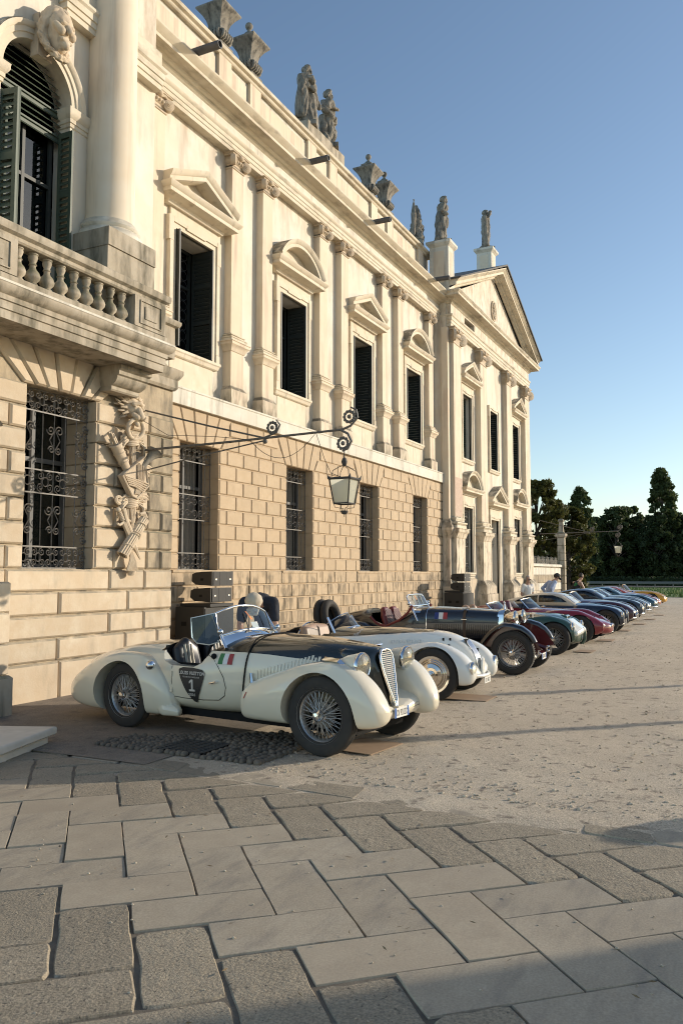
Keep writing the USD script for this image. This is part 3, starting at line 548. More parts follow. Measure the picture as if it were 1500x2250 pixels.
    put('shield', m)
    hb = MB(); c0, c1 = np.array([cx + .20, y - .14, 3.02]), np.array([cx + .36, y - .2, 3.24]); d = c1 - c0
    hb.tube([c0 + d*s for s in (-.9, -.2, .3, .6, .85, 1.0, 1.02, .9)], [.035, .05, .055, .075, .11, .15, .14, .05], 14); put('trumpet_bell', hb, 'dark_stone')
    for s, bx, bz in ((1, .28, 2.82), (1, .27, 2.40), (-1, -.26, 2.34), (1, .33, 2.92), (-1, -.1, 3.48)): put('scroll', MB().tube(np.vstack([[(cx + bx*.4, y - .06, bz + .05)], spiral(cx + bx, bz, .085, 1.5, 0, s, y - .06, 16)]), .028, 6))
    m = MB(); s0, s1 = np.array([cx - .31, y - .10, 2.16]), np.array([cx + .22, y - .05, 1.34]); d = s1 - s0; d /= np.linalg.norm(d)
    m.mesh(trimesh.creation.icosphere(1, .045), s0)
    for k in range(6): m.tube([s0 + d*(.04 + .028*k), s0 + d*(.06 + .028*k)], [.034, .038], 8)
    g = s0 + d*.24; n_ = np.array([d[2], 0, -d[0]]); m.tube([g - n_*.13 + d*.06, g - n_*.10, g, g + n_*.10, g + n_*.13 - d*.05], [.02, .022, .028, .022, .02], 6); m.tube([g, g + d*.5, s1], [.045, .04, .012], 6)
    m.tube([s0 + (.10, -.01, .03), s0 + (.16, -.01, -.16), s0 + (.34, 0, -.46)], [.04, .032, .03], 7); put('sword', m)
    m = MB(); f0, f1 = np.array([cx + .24, y - .11, 2.04]), np.array([cx - .20, y - .09, 1.40]); d = f1 - f0; L = np.linalg.norm(d); d /= L; n_ = np.array([d[2], 0, -d[0]]); w_ = np.cross(d, n_)
    for k in range(12): o = n_*.066*math.cos(k*math.pi/6) + w_*.05*math.sin(k*math.pi/6); m.tube([f0 + o, f1 + o*1.25], .021, 5)
    for f in (.2, .45, .5, .8): c = f0 + d*L*f; a = np.linspace(0, 2*np.pi, 15); m.tube([c + n_*.092*math.cos(b) + w_*.075*math.sin(b) + d*.04*math.sin(b) for b in a], .014, 5)
    m.tube([f0 - d*.02, f0 - d*.06 + n_*.08, f0 + n_*.13], [.05, .05, .03], 6)
    for k in range(8): m.tube([(cx + .0, y - .08, 1.50), (cx - .05 + .016*k, y - .11, 1.30), (cx - .085 + .027*k, y - .09, 1.14)], [.012, .02, .022], 5)
    m.tube([(cx + .01, y - .08, 1.14), (cx + .015, y - .07, 1.06)], [.07, .05], 8); put('fasces', m)
trophy(9.12); trophy(6.22)

# ---- the end pavilion
pav = thing('end_pavilion', 'far pavilion of the palace with giant Ionic pilasters under a triangular pediment', 'palace')
PW, PF = 8.88, 8.68; PXS = [(25.97, 26.77), (29.04, 29.86), (32.73, 33.53), (35.80, 36.62)]; PC = [27.90, 31.30, 34.66]
m = MB(); PH = [(c - .5, c + .5, 5.68, 7.97) for c in PC] + [(PC[0] - .5, PC[0] + .5, 1.67, 3.95), (PC[2] - .5, PC[2] + .5, 1.67, 3.95), (PC[1] - .55, PC[1] + .55, .15, 3.70), (27.35, 28.5, 10.42, 10.68)]
wallgrid(m, 25.80, 36.80, 0, 11.2, PH, PW, 9.2); m.box(25.80, 26.2, 9.2, 16, 0, 11.2); m.box(36.4, 36.80, 9.2, 16, 0, 11.2)
part(pav, 'wall', m, 'pavilion_stucco', False)
part(pav, 'inner_wall', MB().box(26.2, 36.4, 9.7, 9.8, 0, 11.2), 'dark_room', False)
PBASE = [(.10, 0), (.10, .25), (.08, .3), (.13, .42), (.13, .5), (.06, .58), (.03, .62), (.03, .68), (.06, .78), (.06, .88), (.015, .93), (0, 1)]
for i, (a, b) in enumerate(PXS):
    p = holder(pav, 'pilaster')
    part(p, 'shaft', MB().box(a, b, PF, PW + .01, 3.52, 9.42), 'pavilion_pilaster', False)
    part(p, 'base', MB().rect(a, b, PF, PW + .01, [(o, 3.13 + t*.40) for o, t in PBASE]), 'trim_stone', 40)
    part(p, 'pedestal', MB().rect(a, b, PF, PW + .01, [(.26, 0), (.26, .88), (.22, .90), (.22, 1.16), (.08, 1.36), (.06, 1.38), (.06, 2.80)] + [(.06 + o*1.3, 2.80 + t*.33) for o, t in CAPM]), 'pavilion_pilaster', 40)
    ionic(p, a, b, PF, PW + .01, 9.45, 9.96)
    if i == 0:
        part(p, 'peeled_patch', MB().box(a + .02, b + .003, PF - .004, PF + .01, 3.54, 4.85), 'bare_brick', False)
for i, c in enumerate(PC):
    w = holder(pav, 'upper_window'); m = MB(); architrave(m, c, .5, 5.68, 7.97, PW, .16)
    if i != 1: m.box(c - .63, c + .63, PW - .05, PW + .02, 8.15, 8.33)
    part(w, 'surround', m, 'trim_stone', False)
    if i != 1: pediment(w, c, 8.33, .68, .62, PW, False)
    for s in (-1, 1):
        m = MB()
        if i == 0: leaf(m, (c - .2 if s < 0 else c + .47, 9.12 if s < 0 else 9.05), (c - .47 if s < 0 else c + .48, 8.95 if s < 0 else 9.16), 5.70, 7.95, slats=30)
        else: leaf(m, (c + s*.47, PW - .05), (c + s*.47, 9.3), 5.70, 7.95, slats=26)
        part(w, 'shutter', m, 'green_paint' if i == 0 else 'black_green', False)
    part(w, 'pane', MB().box(c - .5, c + .5, 9.36, 9.363, 5.68, 7.97), 'pane', False)
for i, c in enumerate(PC):
    w = holder(pav, 'doorway' if i == 1 else 'lower_window'); m = MB(); z1 = 3.70 if i == 1 else 3.95; hw = .55 if i == 1 else .5
    architrave(m, c, hw, .2 if i == 1 else 1.67, z1, PW, .16, sill=i != 1); m.box(c - hw - .13, c + hw + .13, PW - .05, PW + .02, z1 + .18, z1 + .42); part(w, 'surround', m, 'trim_stone', False)
    pediment(w, c, z1 + .42, hw + .20, .68 if i == 1 else .64, PW, i != 1)
    if i == 1:
        m = MB().box(c - .55, c + .55, 9.12, 9.18, .15, 3.7); m.box(c - .55, c + .55, 9.08, 9.12, 2.7, 2.8); part(w, 'door_leaf', m, 'curtain', False); part(w, 'door_step', MB().rect(c - .7, c + .7, 8.4, PW, [(0, 0), (0, .14), (-.02, .15)]), 'grey_stone', False)
    else: part(w, 'window_grille', grille(c - .48, c + .48, 1.68, 3.94, 9.0), 'iron_grey', 40)
for i, (a, b) in enumerate(zip([25.80] + [q[1] for q in PXS[:-1]], [q[0] for q in PXS])):
    if i: part(pav, 'plinth', MB().rect(a + .24, b - .24, PW - .06, PW + .01, [(0, .15), (0, 1.42), (-.05, 1.46)] if i != 2 else [(0, .0), (0, .02), (-.05, .05)], 0, 0), 'block_stone', False)
def ent(mb, l, r): 
    mb.rect(25.86, 36.74, 8.72, 9.25, [(0, 9.96), (0, 10.06), (.015, 10.065), (.015, 10.17), (.035, 10.175), (.035, 10.28), (.07, 10.31), (.08, 10.36), (0, 10.38)], l, r); return mb
part(pav, 'architrave', ent(MB(), 1, 1), 'cornice_stone', 30)
m = MB(); wallgrid(m, 25.86, 36.74, 10.38, 10.72, [(27.35, 28.5, 10.42, 10.68)], 8.72, PW + .01); part(pav, 'frieze', m, 'pavilion_stucco', False)
part(pav, 'cornice', MB().rect(25.86, 36.74, 8.72, 9.3, [(0, 10.72), (.04, 10.74), (.08, 10.78), (.08, 10.81), (.15, 10.83), (.18, 10.87), (.40, 10.89), (.40, 10.97), (.42, 10.98), (.46, 11.03), (.46, 11.06), (.3, 11.08)]), 'cornice_stone', 30)
xc, hw, zb, za = 31.30, 5.44 + .48, 11.06, 13.75; k = math.hypot(hw, za - zb)/hw
m = MB(); m.sweep([(xc - hw, zb - .02), (xc, za - .34*k), (xc + hw, zb - .02)], [(0, k)]*3, [(0, 0), (.04, .0), (.08, .04), (.08, .07), (.16, .09), (.18, .12), (.38, .13), (.38, .21), (.41, .23), (.47, .29), (.50, .31), (.50, .34), (0, .34)], 8.74); part(pav, 'raking_cornice', m, 'cornice_stone', 30)
m = MB(); m.rings([[(xc - 5.5, y, 11.06), (xc + 5.5, y, 11.06), (xc, y, 13.42)] for y in (8.80, 9.3)]); part(pav, 'tympanum', m, 'pavilion_stucco', False)
m = MB(); t = np.linspace(0, 2*np.pi, 24, endpoint=False)
m.rings([[(xc + .32*k_*math.cos(a), y, 12.05 + .42*k_*math.sin(a)) for a in t] for y, k_ in ((8.82, 1), (8.74, 1), (8.74, .86), (8.77, .82))]); cr = fold(figure([[((-.1, 0, -.2), .07), ((.1, 0, .2), .07)], [((.1, 0, -.2), .07), ((-.1, 0, .2), .07)], [((0, 0, -.28), .08), ((0, 0, .28), .08)]], .03, 4), .04, (20, 20, 20), 3); m.mesh(cr, (xc, 8.78, 12.05)); part(pav, 'carved_crest', m, 'carved_stone', 40)
m = MB()
for s in (-1, 1): m.rings([[(xc, y, za + .06), (xc + s*(hw + .05), y, zb + .31), (xc + s*(hw + .05), y, zb + .36), (xc, y, za + .13)] for y in (8.18, 16.0)])
part(pav, 'roof', m, 'roof_tile', False)
part(pav, 'flank_pilaster', MB().box(25.70, 25.86, 8.80, 9.02, 3.4, 9.9).rect(25.72, 25.8, 8.80, 9.02, [(.1, 0), (.1, 1.2), (.03, 1.4), (.03, 2.8), (.14, 3.05), (.14, 3.13), (.08, 3.3), (0, 3.45)]), 'pavilion_pilaster', False)
sp = part(pav, 'statue_pedestal', MB().rect(25.36, 25.96, 8.62, 9.28, [(.03, 11.0), (.03, 11.12), (0, 11.14), (0, 12.55), (.05, 12.6), (.10, 12.66), (.10, 12.74), (.02, 12.78)], 1, 1, 1), 'belt_stone', False)
part(sp, 'panel', MB().box(25.355, 25.37, 8.76, 9.14, 11.3, 12.4).box(25.50, 25.82, 8.615, 8.63, 11.3, 12.4), 'pavilion_pilaster', False)
sp = part(pav, 'statue_pedestal', MB().rect(31.0, 31.60, 8.75, 9.35, [(0, 13.3), (0, 14.40), (.05, 14.45), (.1, 14.5), (.1, 14.58), (.02, 14.62)], 1, 1, 1), 'belt_stone', False)
part(sp, 'panel', MB().box(30.995, 31.01, 8.88, 9.22, 13.6, 14.3).box(31.14, 31.46, 8.745, 8.76, 13.6, 14.3), 'pavilion_pilaster', False)
part(pav, 'security_camera', MB().box(36.80, 37.05, 8.86, 8.92, 4.62, 4.68).lathe([(.09, .0), (.1, .12), (.07, .18), (.01, .2)], 14, (37.1, 8.89, 4.45)).mesh(trimesh.creation.icosphere(2, .09), (37.1, 8.89, 4.45)), 'white_plastic', 40)
# ---------------------------------------------------------------- ground
mat('gravel_mat', (.53, .445, .33), .95, (.43, .355, .26), (.35, 1.6), (7, 7, 7), (.17, .135, .10), (.57, .68), [(30, .5, .016), (110, .7, .008), (260, .5, .003)], fine=.38)
mat('dirt_mat', (.24, .20, .155), .95, (.17, .145, .115), (1.2, 5.0), (6, 6, 6), (.10, .085, .07), (.55, .75), [(30, .4, .015), (160, .4, .005)], fine=.3)
mat('slab_smooth', (.375, .318, .235), .75, (.315, .262, .19), (1.3, 5.0), (2.5, 9, 4), (.24, .205, .16), (.50, .72), [(14, .15, .01), (110, .25, .003)], rand=.07, fine=.14)
mat('slab_rough', (.335, .28, .20), .9, (.265, .22, .155), (1.2, 7.0), (34, 34, 34), (.095, .08, .062), (.60, .68), [(26, .45, .02), (75, .55, .012), (240, .3, .003)], rand=.08, fine=.3)
mat('slab_brown', (.37, .31, .225), .75, (.31, .255, .185), (1.3, 5.0), (16, 16, 16), (.16, .13, .1), (.66, .72), [(14, .10, .008), (120, .12, .002)], rand=.06, fine=.1)
mat('grass_mat', (.14, .20, .04), .9, (.09, .13, .03), (.4, 3.0), bump=(25, .6, .05))
mat('sand_joint', (.20, .17, .125), .95, (.12, .10, .075), (4.0, 12.0), bump=(120, .5, .006))
plain('asphalt', (.05, .05, .052), .9)
mat('cobble_mat', (.15, .118, .085), .8, (.10, .08, .058), (9.0,), rand=.2, bump=(60, .2, .004))
mat('marble_step', (.62, .57, .48), .6, (.52, .47, .39), (2.0, 8.0), (4, 4, 4), (.33, .29, .22), (.58, .78), (40, .1, .004))
def grid(xs, ys, zf, mb=None):
    X, Y = np.meshgrid(xs, ys, indexing='ij'); Z = zf(X, Y); mb = mb or MB(); n, k = X.shape
    I = (np.arange(n - 1)[:, None]*k + np.arange(k - 1)[None]).ravel()
    return mb.add(np.stack([X, Y, Z], -1).reshape(-1, 3), np.stack([I, I + k, I + k + 1, I + 1], 1))
single('ground', grid(np.array([-400, -60, 0, 60, 200, 900.]), np.array([-700, -60, 0, 60, 800.]), lambda x, y: x*0 - .09), 'dirt_mat', kind='structure', smooth=True)
def geo(a, b, h, r):
    v = [a]
    while v[-1] < b: v.append(v[-1] + h); h *= r
    v[-1] = b; return np.array(v)
xs = geo(5.2, 62, .035, 1.022); ys = np.concatenate([-geo(2.0, 60, .08, 1.12)[::-1], geo(-1.95, 8.6, .055, 1.0), [9.3]])
def gz(x, y):
    p = np.stack([x, y, x*0], -1); amp = np.clip(1.2 - x/45, .2, 1); edge = np.clip((x - 5.2)/.35, 0, 1)
    return amp*((meshkit.fbm(p*[1.1, 1.1, 1], 3, 1) - .5)*.030 + (meshkit.fbm(p*[9, 9, 1], 3, 2) - .5)*.012)*edge - .012*(1 - edge) + .002 - .05*np.clip((8.25 - x)/.2, 0, 1)*np.clip((y - 4.75 - .12*np.sin(x*5))/.15, 0, 1)
single('gravel_yard', grid(xs, ys, gz), 'gravel_mat', kind='structure', smooth=True)
lawnx = np.linspace(61, 118, 30); lawny = np.linspace(-60, 60, 60)
single('lawn', grid(lawnx, lawny, lambda x, y: .01 + .12*(meshkit.fbm(np.stack([x*.4, y*.4, x*0], -1), 3, 3) - .4)), 'grass_mat', kind='structure', smooth=True)
single('road', MB().box(104, 112, -90, 90, -.05, .12), 'asphalt', kind='structure', smooth=False)
# grass blades along the near edge of the lawn, one mass
gb = MB(); N_ = 5200; px = 61 + 36*rng.random(N_)**1.5; py = -6 + 34*rng.random(N_); hh = .12 + .22*rng.random(N_); an = rng.random(N_)*np.pi; w_ = .05 + .05*rng.random(N_)
lean = rng.normal(0, .08, (N_, 2)); V = np.stack([np.stack([px - w_*np.cos(an), py - w_*np.sin(an), px*0], 1), np.stack([px + w_*np.cos(an), py + w_*np.sin(an), px*0], 1), np.stack([px + lean[:, 0], py + lean[:, 1], hh], 1)], 1)
gb.add(V.reshape(-1, 3), np.arange(N_*3).reshape(-1, 3)); single('lawn_grass', gb, 'grass_mat', 'short rough grass of the lawn beyond the gravel yard', 'grass', kind='stuff', smooth=False)
# pavement of trachyte slabs laid herringbone at 45 degrees to the facade
th = math.radians(-47); ea = np.array([math.cos(th), math.sin(th)]); eb = np.array([-ea[1], ea[0]])
A0, DA, B0, DB = .19, .33, 4.60, .345
pave = single('pavement', grid(np.array([-3, -1, 1.0, 3, 5.62]), np.array([-6, -3, 0, 2, 4, 6, 8.0]), lambda x, y: x*0 - .010), 'sand_joint', kind='structure', smooth=False)
def slab(pts, rough, mt, seed):
    r = np.random.default_rng(seed); P = np.asarray(pts, float); c = P.mean(0)
    n = len(P); out = []
    per = 6 if rough else 2
    for i in range(n):
        a, b = P[i], P[(i + 1) % n]
        for k in range(per):
            out.append(a + (b - a)*k/per)
    out = np.array(out); d = out - c; d /= np.linalg.norm(d, axis=1, keepdims=True)
    corner = np.array([1.0 if i % per == 0 else 0 for i in range(len(out))])
    if rough: out = out - d*(np.abs(r.normal(.003, .006, len(out))) + corner*.016)[:, None]
    else: out = out - d*(np.abs(r.normal(.002, .002, len(out))) + corner*.004)[:, None]
    gap = .0035 if rough else .002; tilt = r.normal(0, .003, 2); h = r.uniform(-.004, .004)
    top = lambda q: h + (q - c) @ tilt
    rr = lambda k, z: [(*(q - dd*k), (z + top(q) if z > -.03 else -.05)) for q, dd in zip(out, d)]
    ch = .011 if rough else .003
    R = [rr(gap, -.05), rr(gap, -.012 if rough else -.004), rr(gap + ch, 0.0)]
    mb = MB(); mb.rings(R, caps=False); R3 = [(*(c + (q - c)*.5), .003*r.random() + top(c)) if rough else (*(c + (q - c)*.5), top(c)) for q in out]
    mb.rings([R[2], R3], caps=False); k = len(out); mb.add(R3 + [(*c, top(c))], [(i, (i+1) % k, k) for i in range(k)])
    part(pave, 'paving_slab', mb, mt, 40)
def ab2(i, j): return ea*(A0 + DA*i) + eb*(B0 + DB*j)
EDGE = lambda y: 5.30 + .045*max(0, y - .5)                       # inner line of the border row
cells = []
for i in range(-16, 22):
    for j in range(-22, 14):
        mm = (i + j - 2) % 4; S = i + j
        if mm == 0: q = [(i, j), (i + 2, j), (i + 2, j + 1), (i, j + 1)]; s_ = S
        elif mm == 2: q = [(i, j), (i + 1, j), (i + 1, j + 2), (i, j + 2)]; s_ = S
        else: continue
        P = [ab2(*t) for t in q]; c = np.mean(P, 0)
        dep = (c - CAM[:2]) @ FW[:2]; lat = (c - CAM[:2]) @ RT[:2]
        if dep < 2.15 or abs(lat) > .44*dep + .7: continue
        if min(p[0] for p in P) > 5.28: continue
        from shapely.geometry import Polygon, box as sbox
        g = Polygon(P).intersection(Polygon([(-9, -9), (EDGE(-9), -9), (EDGE(0), 0), (EDGE(6.4), 6.4), (EDGE(6.4), 9), (-9, 9)]))
        if g.is_empty or g.area < .015 or g.geom_type != 'Polygon': continue
        P = np.array(g.exterior.coords)[:-1]
        if len(P) > 4: 
            keep = [k for k in range(len(P)) if np.linalg.norm(P[k] - P[k - 1]) > .04]; P = P[keep]
        rough = not (-2 <= s_ <= 2)
        h_ = (i*73 + j*151) % 11
        slab(P, rough, 'slab_rough' if rough else ('slab_brown' if h_ in (1, 4, 7) else 'slab_smooth'), 1000 + i*97 + j*31)
y = -2.2; sd = 5
while y < 6.3:
    L = .44 + .22*((sd*37) % 10)/10; sk = .12*math.sin(sd*1.7); y1 = min(y + L, 6.35)
    slab([(EDGE(y) + .008, y), (5.64 + .04*max(0, y - .5), y + .10 + sk*.5), (5.64 + .04*max(0, y - .5), y1 + .10 + sk*.5), (EDGE(y1) + .008, y1)], True, 'slab_rough' if sd % 3 else 'slab_smooth', 77 + sd); y = y1; sd += 1
# grey flags between the pavement and the wall, cobbles and a drain by the near car
flags = single('flagged_strip', grid(np.linspace(5.55, 8.3, 30), np.linspace(4.6, 8.02, 36), lambda x, y: .006 + .008*(meshkit.fbm(np.stack([x*3, y*3, x*0], -1), 3, 4) - .5) + .03*np.clip((y - 6)/2, 0, 1)), 'dirt_mat', kind='structure', smooth=True)
cb = MB(); r = np.random.default_rng(5); k = 0
for gx in np.arange(5.98, 7.35, .062):
    for gy in np.arange(3.75, 5.62, .068):
        if gy > 5.55 - .75*max(0, gx - 6.3) or (6.02 < gx < 6.5 and 4.35 < gy < 4.87) or gx > 6.35 + (5.6 - gy)*.6: continue
        q = ICO.vertices*[.036*r.uniform(.8, 1.15), .034*r.uniform(.8, 1.2), .03] ; cb.add(q + [gx + r.normal(0, .008), gy + r.normal(0, .008), .012 + r.normal(0, .005)], ICO.faces)
single('cobbles', cb, 'cobble_mat', 'small round river cobbles set around the iron drain beside the cream car', 'cobbles', kind='stuff', smooth=True)
dr = thing('drain_grate', 'rusty iron drain grate set among cobbles in the shade beside the cream sports car', 'drain grate')
m = MB().box(6.03, 6.49, 4.36, 4.86, -.02, .010); part(dr, 'frame_bed', m, 'dark_room', False)
m = MB()
for i in range(9): m.box(6.03 + .055*i, 6.05 + .055*i, 4.36, 4.86, .012, .03)
for i in range(7): m.box(6.03, 6.49, 4.36 + .08*i, 4.38 + .08*i, .0125, .029)
part(dr, 'grating', m, 'iron', False)
# marble landing at the left edge, two courses with a rounded nosing
stp = thing('marble_landing', 'low white marble step with rounded nosing at the left edge of the pavement', 'step')
def landing(o, za, zb, nm):
    P = np.array([(5.93, 5.98), (4.2, 5.42), (3.8, 6.6), (5.45, 7.15)]); c = P.mean(0); d = P - c; d /= np.linalg.norm(d, axis=1, keepdims=True)
    m = MB().rings([[(*(q - dd*(o + t)), z) for q, dd in zip(P, d)] for t, z in ((.02, za), (.0, za + .012), (0, zb - .02), (.008, zb - .006), (.03, zb))]); part(stp, nm, m, 'marble_step', False)
landing(.09, -.02, .075, 'lower_course'); landing(.0, .076, .15, 'tread')
# loose stones on the gravel
pb = MB(); r = np.random.default_rng(11)
for k in range(5200):
    x = 5.8 + 16*r.random()**2.2; y = -2.5 + (6.5 if x < 9 else 9)*r.random(); s = .003 + .012*r.random()**4
    q = ICO.vertices*[s*r.uniform(.7, 1.5), s*r.uniform(.7, 1.4), s*.7]; a = r.random()*6; q = q @ np.array([[math.cos(a), math.sin(a), 0], [-math.sin(a), math.cos(a), 0], [0, 0, 1]]); pb.add(q + [x, y, .006], ICO.faces[::1])
for k in range(260):
    g = ea*r.uniform(-.8, 3.3) + eb*r.uniform(2.3, 6.5); s = .003 + .005*r.random()**2
    if g[0] < 5.3: pb.add(ICO.vertices*[s, s*1.2, s*.7] + [*g, s*.5], ICO.faces)
lf = MB(); r = np.random.default_rng(21)
for k in range(150):
    if k < 90: g = ea*r.uniform(-.8, 3.3) + eb*r.uniform(2.3, 6.5)
    else: g = np.array([5.8 + 9*r.random()**1.6, -2 + 6*r.random()])
    a = r.random()*6; s = r.uniform(.006, .016); u = np.array([math.cos(a), math.sin(a)]); n_ = np.array([-u[1], u[0]])*r.uniform(.15, .5); z = .008 + .008*r.random()
    lf.add([(*(g - u*s*1.6), z), (*(g - n_*s), z + .006*r.random()), (*(g + u*s*1.6), z + .004), (*(g + n_*s), z)], [(0, 1, 2, 3)])
mat('dry_leaf', (.16, .11, .055), .9); single('fallen_leaves', lf, 'dry_leaf', 'dry leaf scraps and twigs scattered over the paving and gravel', 'leaves', kind='stuff', smooth=False)
single('loose_stones', pb, 'gravel_mat', 'loose pebbles scattered over the gravel yard and the paving', 'pebbles', kind='stuff', smooth=True)
# ---------------------------------------------------------------- cars
from scipy.interpolate import PchipInterpolator
def paint(name, c, rough=.24, coat=1.0, metallic=0):
    mat(name, c, rough, metallic=metallic, coat=coat, var=tuple(x*.93 for x in c), scale=(1.4,))
paint('cream_paint', (.70, .63, .485), .22); paint('black_paint', (.005, .008, .007), .25); paint('white_paint', (.74, .72, .65)); paint('deep_black_paint', (.007, .007, .009), .25)
paint('oxblood_paint', (.055, .008, .008)); paint('green_car_paint', (.012, .04, .024), .3); paint('red_paint', (.17, .005, .010)); paint('navy_paint', (.005, .008, .018), .25); paint('beige_roof_paint', (.50, .43, .32))
paint('maroon_paint', (.035, .006, .008)); paint('grey_car_paint', (.10, .11, .115), .3, 1, .4); paint('teal_paint', (.02, .06, .085), .3, 1, .3); paint('coral_paint', (.30, .055, .022)); paint('yellow_paint', (.55, .26, .006)); paint('steel_blue_paint', (.022, .03, .042))
plain('chrome', (.80, .81, .82), .07, 1); plain('satin_steel', (.55, .54, .52), .35, 1); plain('polished_disc', (.72, .67, .60), .12, 1)
mat('rubber', (.020, .017, .014), .8, (.030, .026, .021), (12.0,), bump=(60, .15, .003)); mat('tread_rubber', (.05, .046, .04), .9, (.11, .1, .085), (14.0,), bump=(60, .4, .006))
plain('black_lining', (.010, .010, .010), .9, spec=.2); mat('black_leather', (.015, .014, .014), .38); mat('pale_leather', (.40, .36, .28), .4); mat('tan_leather', (.36, .235, .155), .42, (.30, .19, .12), (6.0,)); mat('red_leather', (.16, .022, .020), .4, (.12, .018, .016), (8.0,))
mat('brown_leather', (.06, .035, .022), .6); plain('frame_black', (.012, .012, .012), .5)
glassy('screen_glass', (.78, .84, .87), .02, .55); glassy('lens_glass', (.9, .9, .86), .15); glassy('tinted_glass', (.40, .46, .50), .04, .6)
plain('lamp_bowl', (.75, .73, .66), .18, .8); plain('flag_green', (.03, .16, .05), .5); plain('flag_white', (.66, .66, .64), .5); plain('flag_red', (.30, .03, .03), .5); plain('flag_blue', (.01, .03, .16), .5)
plain('decal_black', (.014, .013, .012), .45); plain('decal_white', (.55, .52, .47), .5); plain('plate_white', (.66, .65, .60), .4); plain('plate_blue', (.015, .10, .36), .4); plain('ink', (.02, .02, .02), .5); plain('orange_sticker', (.75, .20, .02), .5)
mat('cardboard', (.33, .225, .14), .9, (.28, .19, .12), (5.0,))
plain('plastic_bag', (.6, .6, .62), .3)

class Loft:
    """A car body panel as a loft: stations (u, half width, bottom, top[, centre v]), superellipse sections."""
    def __init__(s, st, px=2.6, pz=2.6, m=44, n=32):
        st = np.array([list(q) + [0]*(5 - len(q)) for q in st], float); s.u = st[:, 0]; s.f = PchipInterpolator(st[:, 0], st[:, 1:]); s.px, s.pz, s.m, s.n = px, pz, m, n
    def ring(s, u):
        hw, zb, zt, vc = s.f(u); a = np.linspace(0, 2*np.pi, s.n, endpoint=False) + .01; c, q = np.cos(a), np.sin(a)
        return np.stack([np.full(s.n, u), vc + hw*np.sign(c)*np.abs(c)**(2/s.px), (zb + zt)/2 + (zt - zb)/2*np.sign(q)*np.abs(q)**(2/s.pz)], 1)
    def man(s):
        t = .5 - .5*np.cos(np.linspace(0, np.pi, s.m)); us = s.u[0] + (s.u[-1] - s.u[0])*(t*.6 + .4*np.linspace(0, 1, s.m))
        mb = MB().rings([s.ring(u) for u in us]); return man(*mb.arr())
    def side(s, u, z, sg=-1):
        hw, zb, zt, vc = s.f(np.clip(u, s.u[0], s.u[-1])).T if np.ndim(u) else s.f(u); k = np.clip(np.abs(2*(z - (zb + zt)/2)/(zt - zb)), 0, .995)
        return vc + sg*hw*(1 - k**s.pz)**(1/s.px)
def cyl(u, z, r, y0, y1, n=48):
    return m3.Manifold.cylinder(abs(y1 - y0), r, r, n).rotate([90, 0, 0]).translate([u, max(y0, y1), z])
def prism(poly, y0, y1):
    c = m3.CrossSection([np.asarray(poly, float)], m3.FillRule.NonZero); return m3.Manifold.extrude(c, y1 - y0).rotate([90, 0, 0]).translate([0, y1, 0])
def conform(loft, tri, off=.003, sg=-1, grid=None):
    """Lays flat artwork (x=u, y=z) on the side of a loft."""
    v, f = np.asarray(tri[0], float), tri[1]; y = loft.side(v[:, 0], v[:, 1], sg) + sg*(off + (v[:, 2] if v.shape[1] > 2 else 0)); return np.stack([v[:, 0], y, v[:, 1]], 1), f
def patch(poly, h=.02):
    from shapely.geometry import Polygon
    t = trimesh.creation.extrude_polygon(Polygon(poly), .0005, engine='earcut'); t = t.subdivide_to_size(h*3, max_iter=6) if hasattr(t, 'subdivide_to_size') else t.subdivide(); return np.array(t.vertices), np.array(t.faces)
def words(txt, h, cx, z, bold=False):
    t = meshkit.text_mesh(txt, h, .0006, bold); v = np.array(t.vertices); w = v[:, 0].max() - v[:, 0].min(); v[:, 0] += cx - w/2 - v[:, 0].min(); v[:, 1] += z; return v, np.array(t.faces)
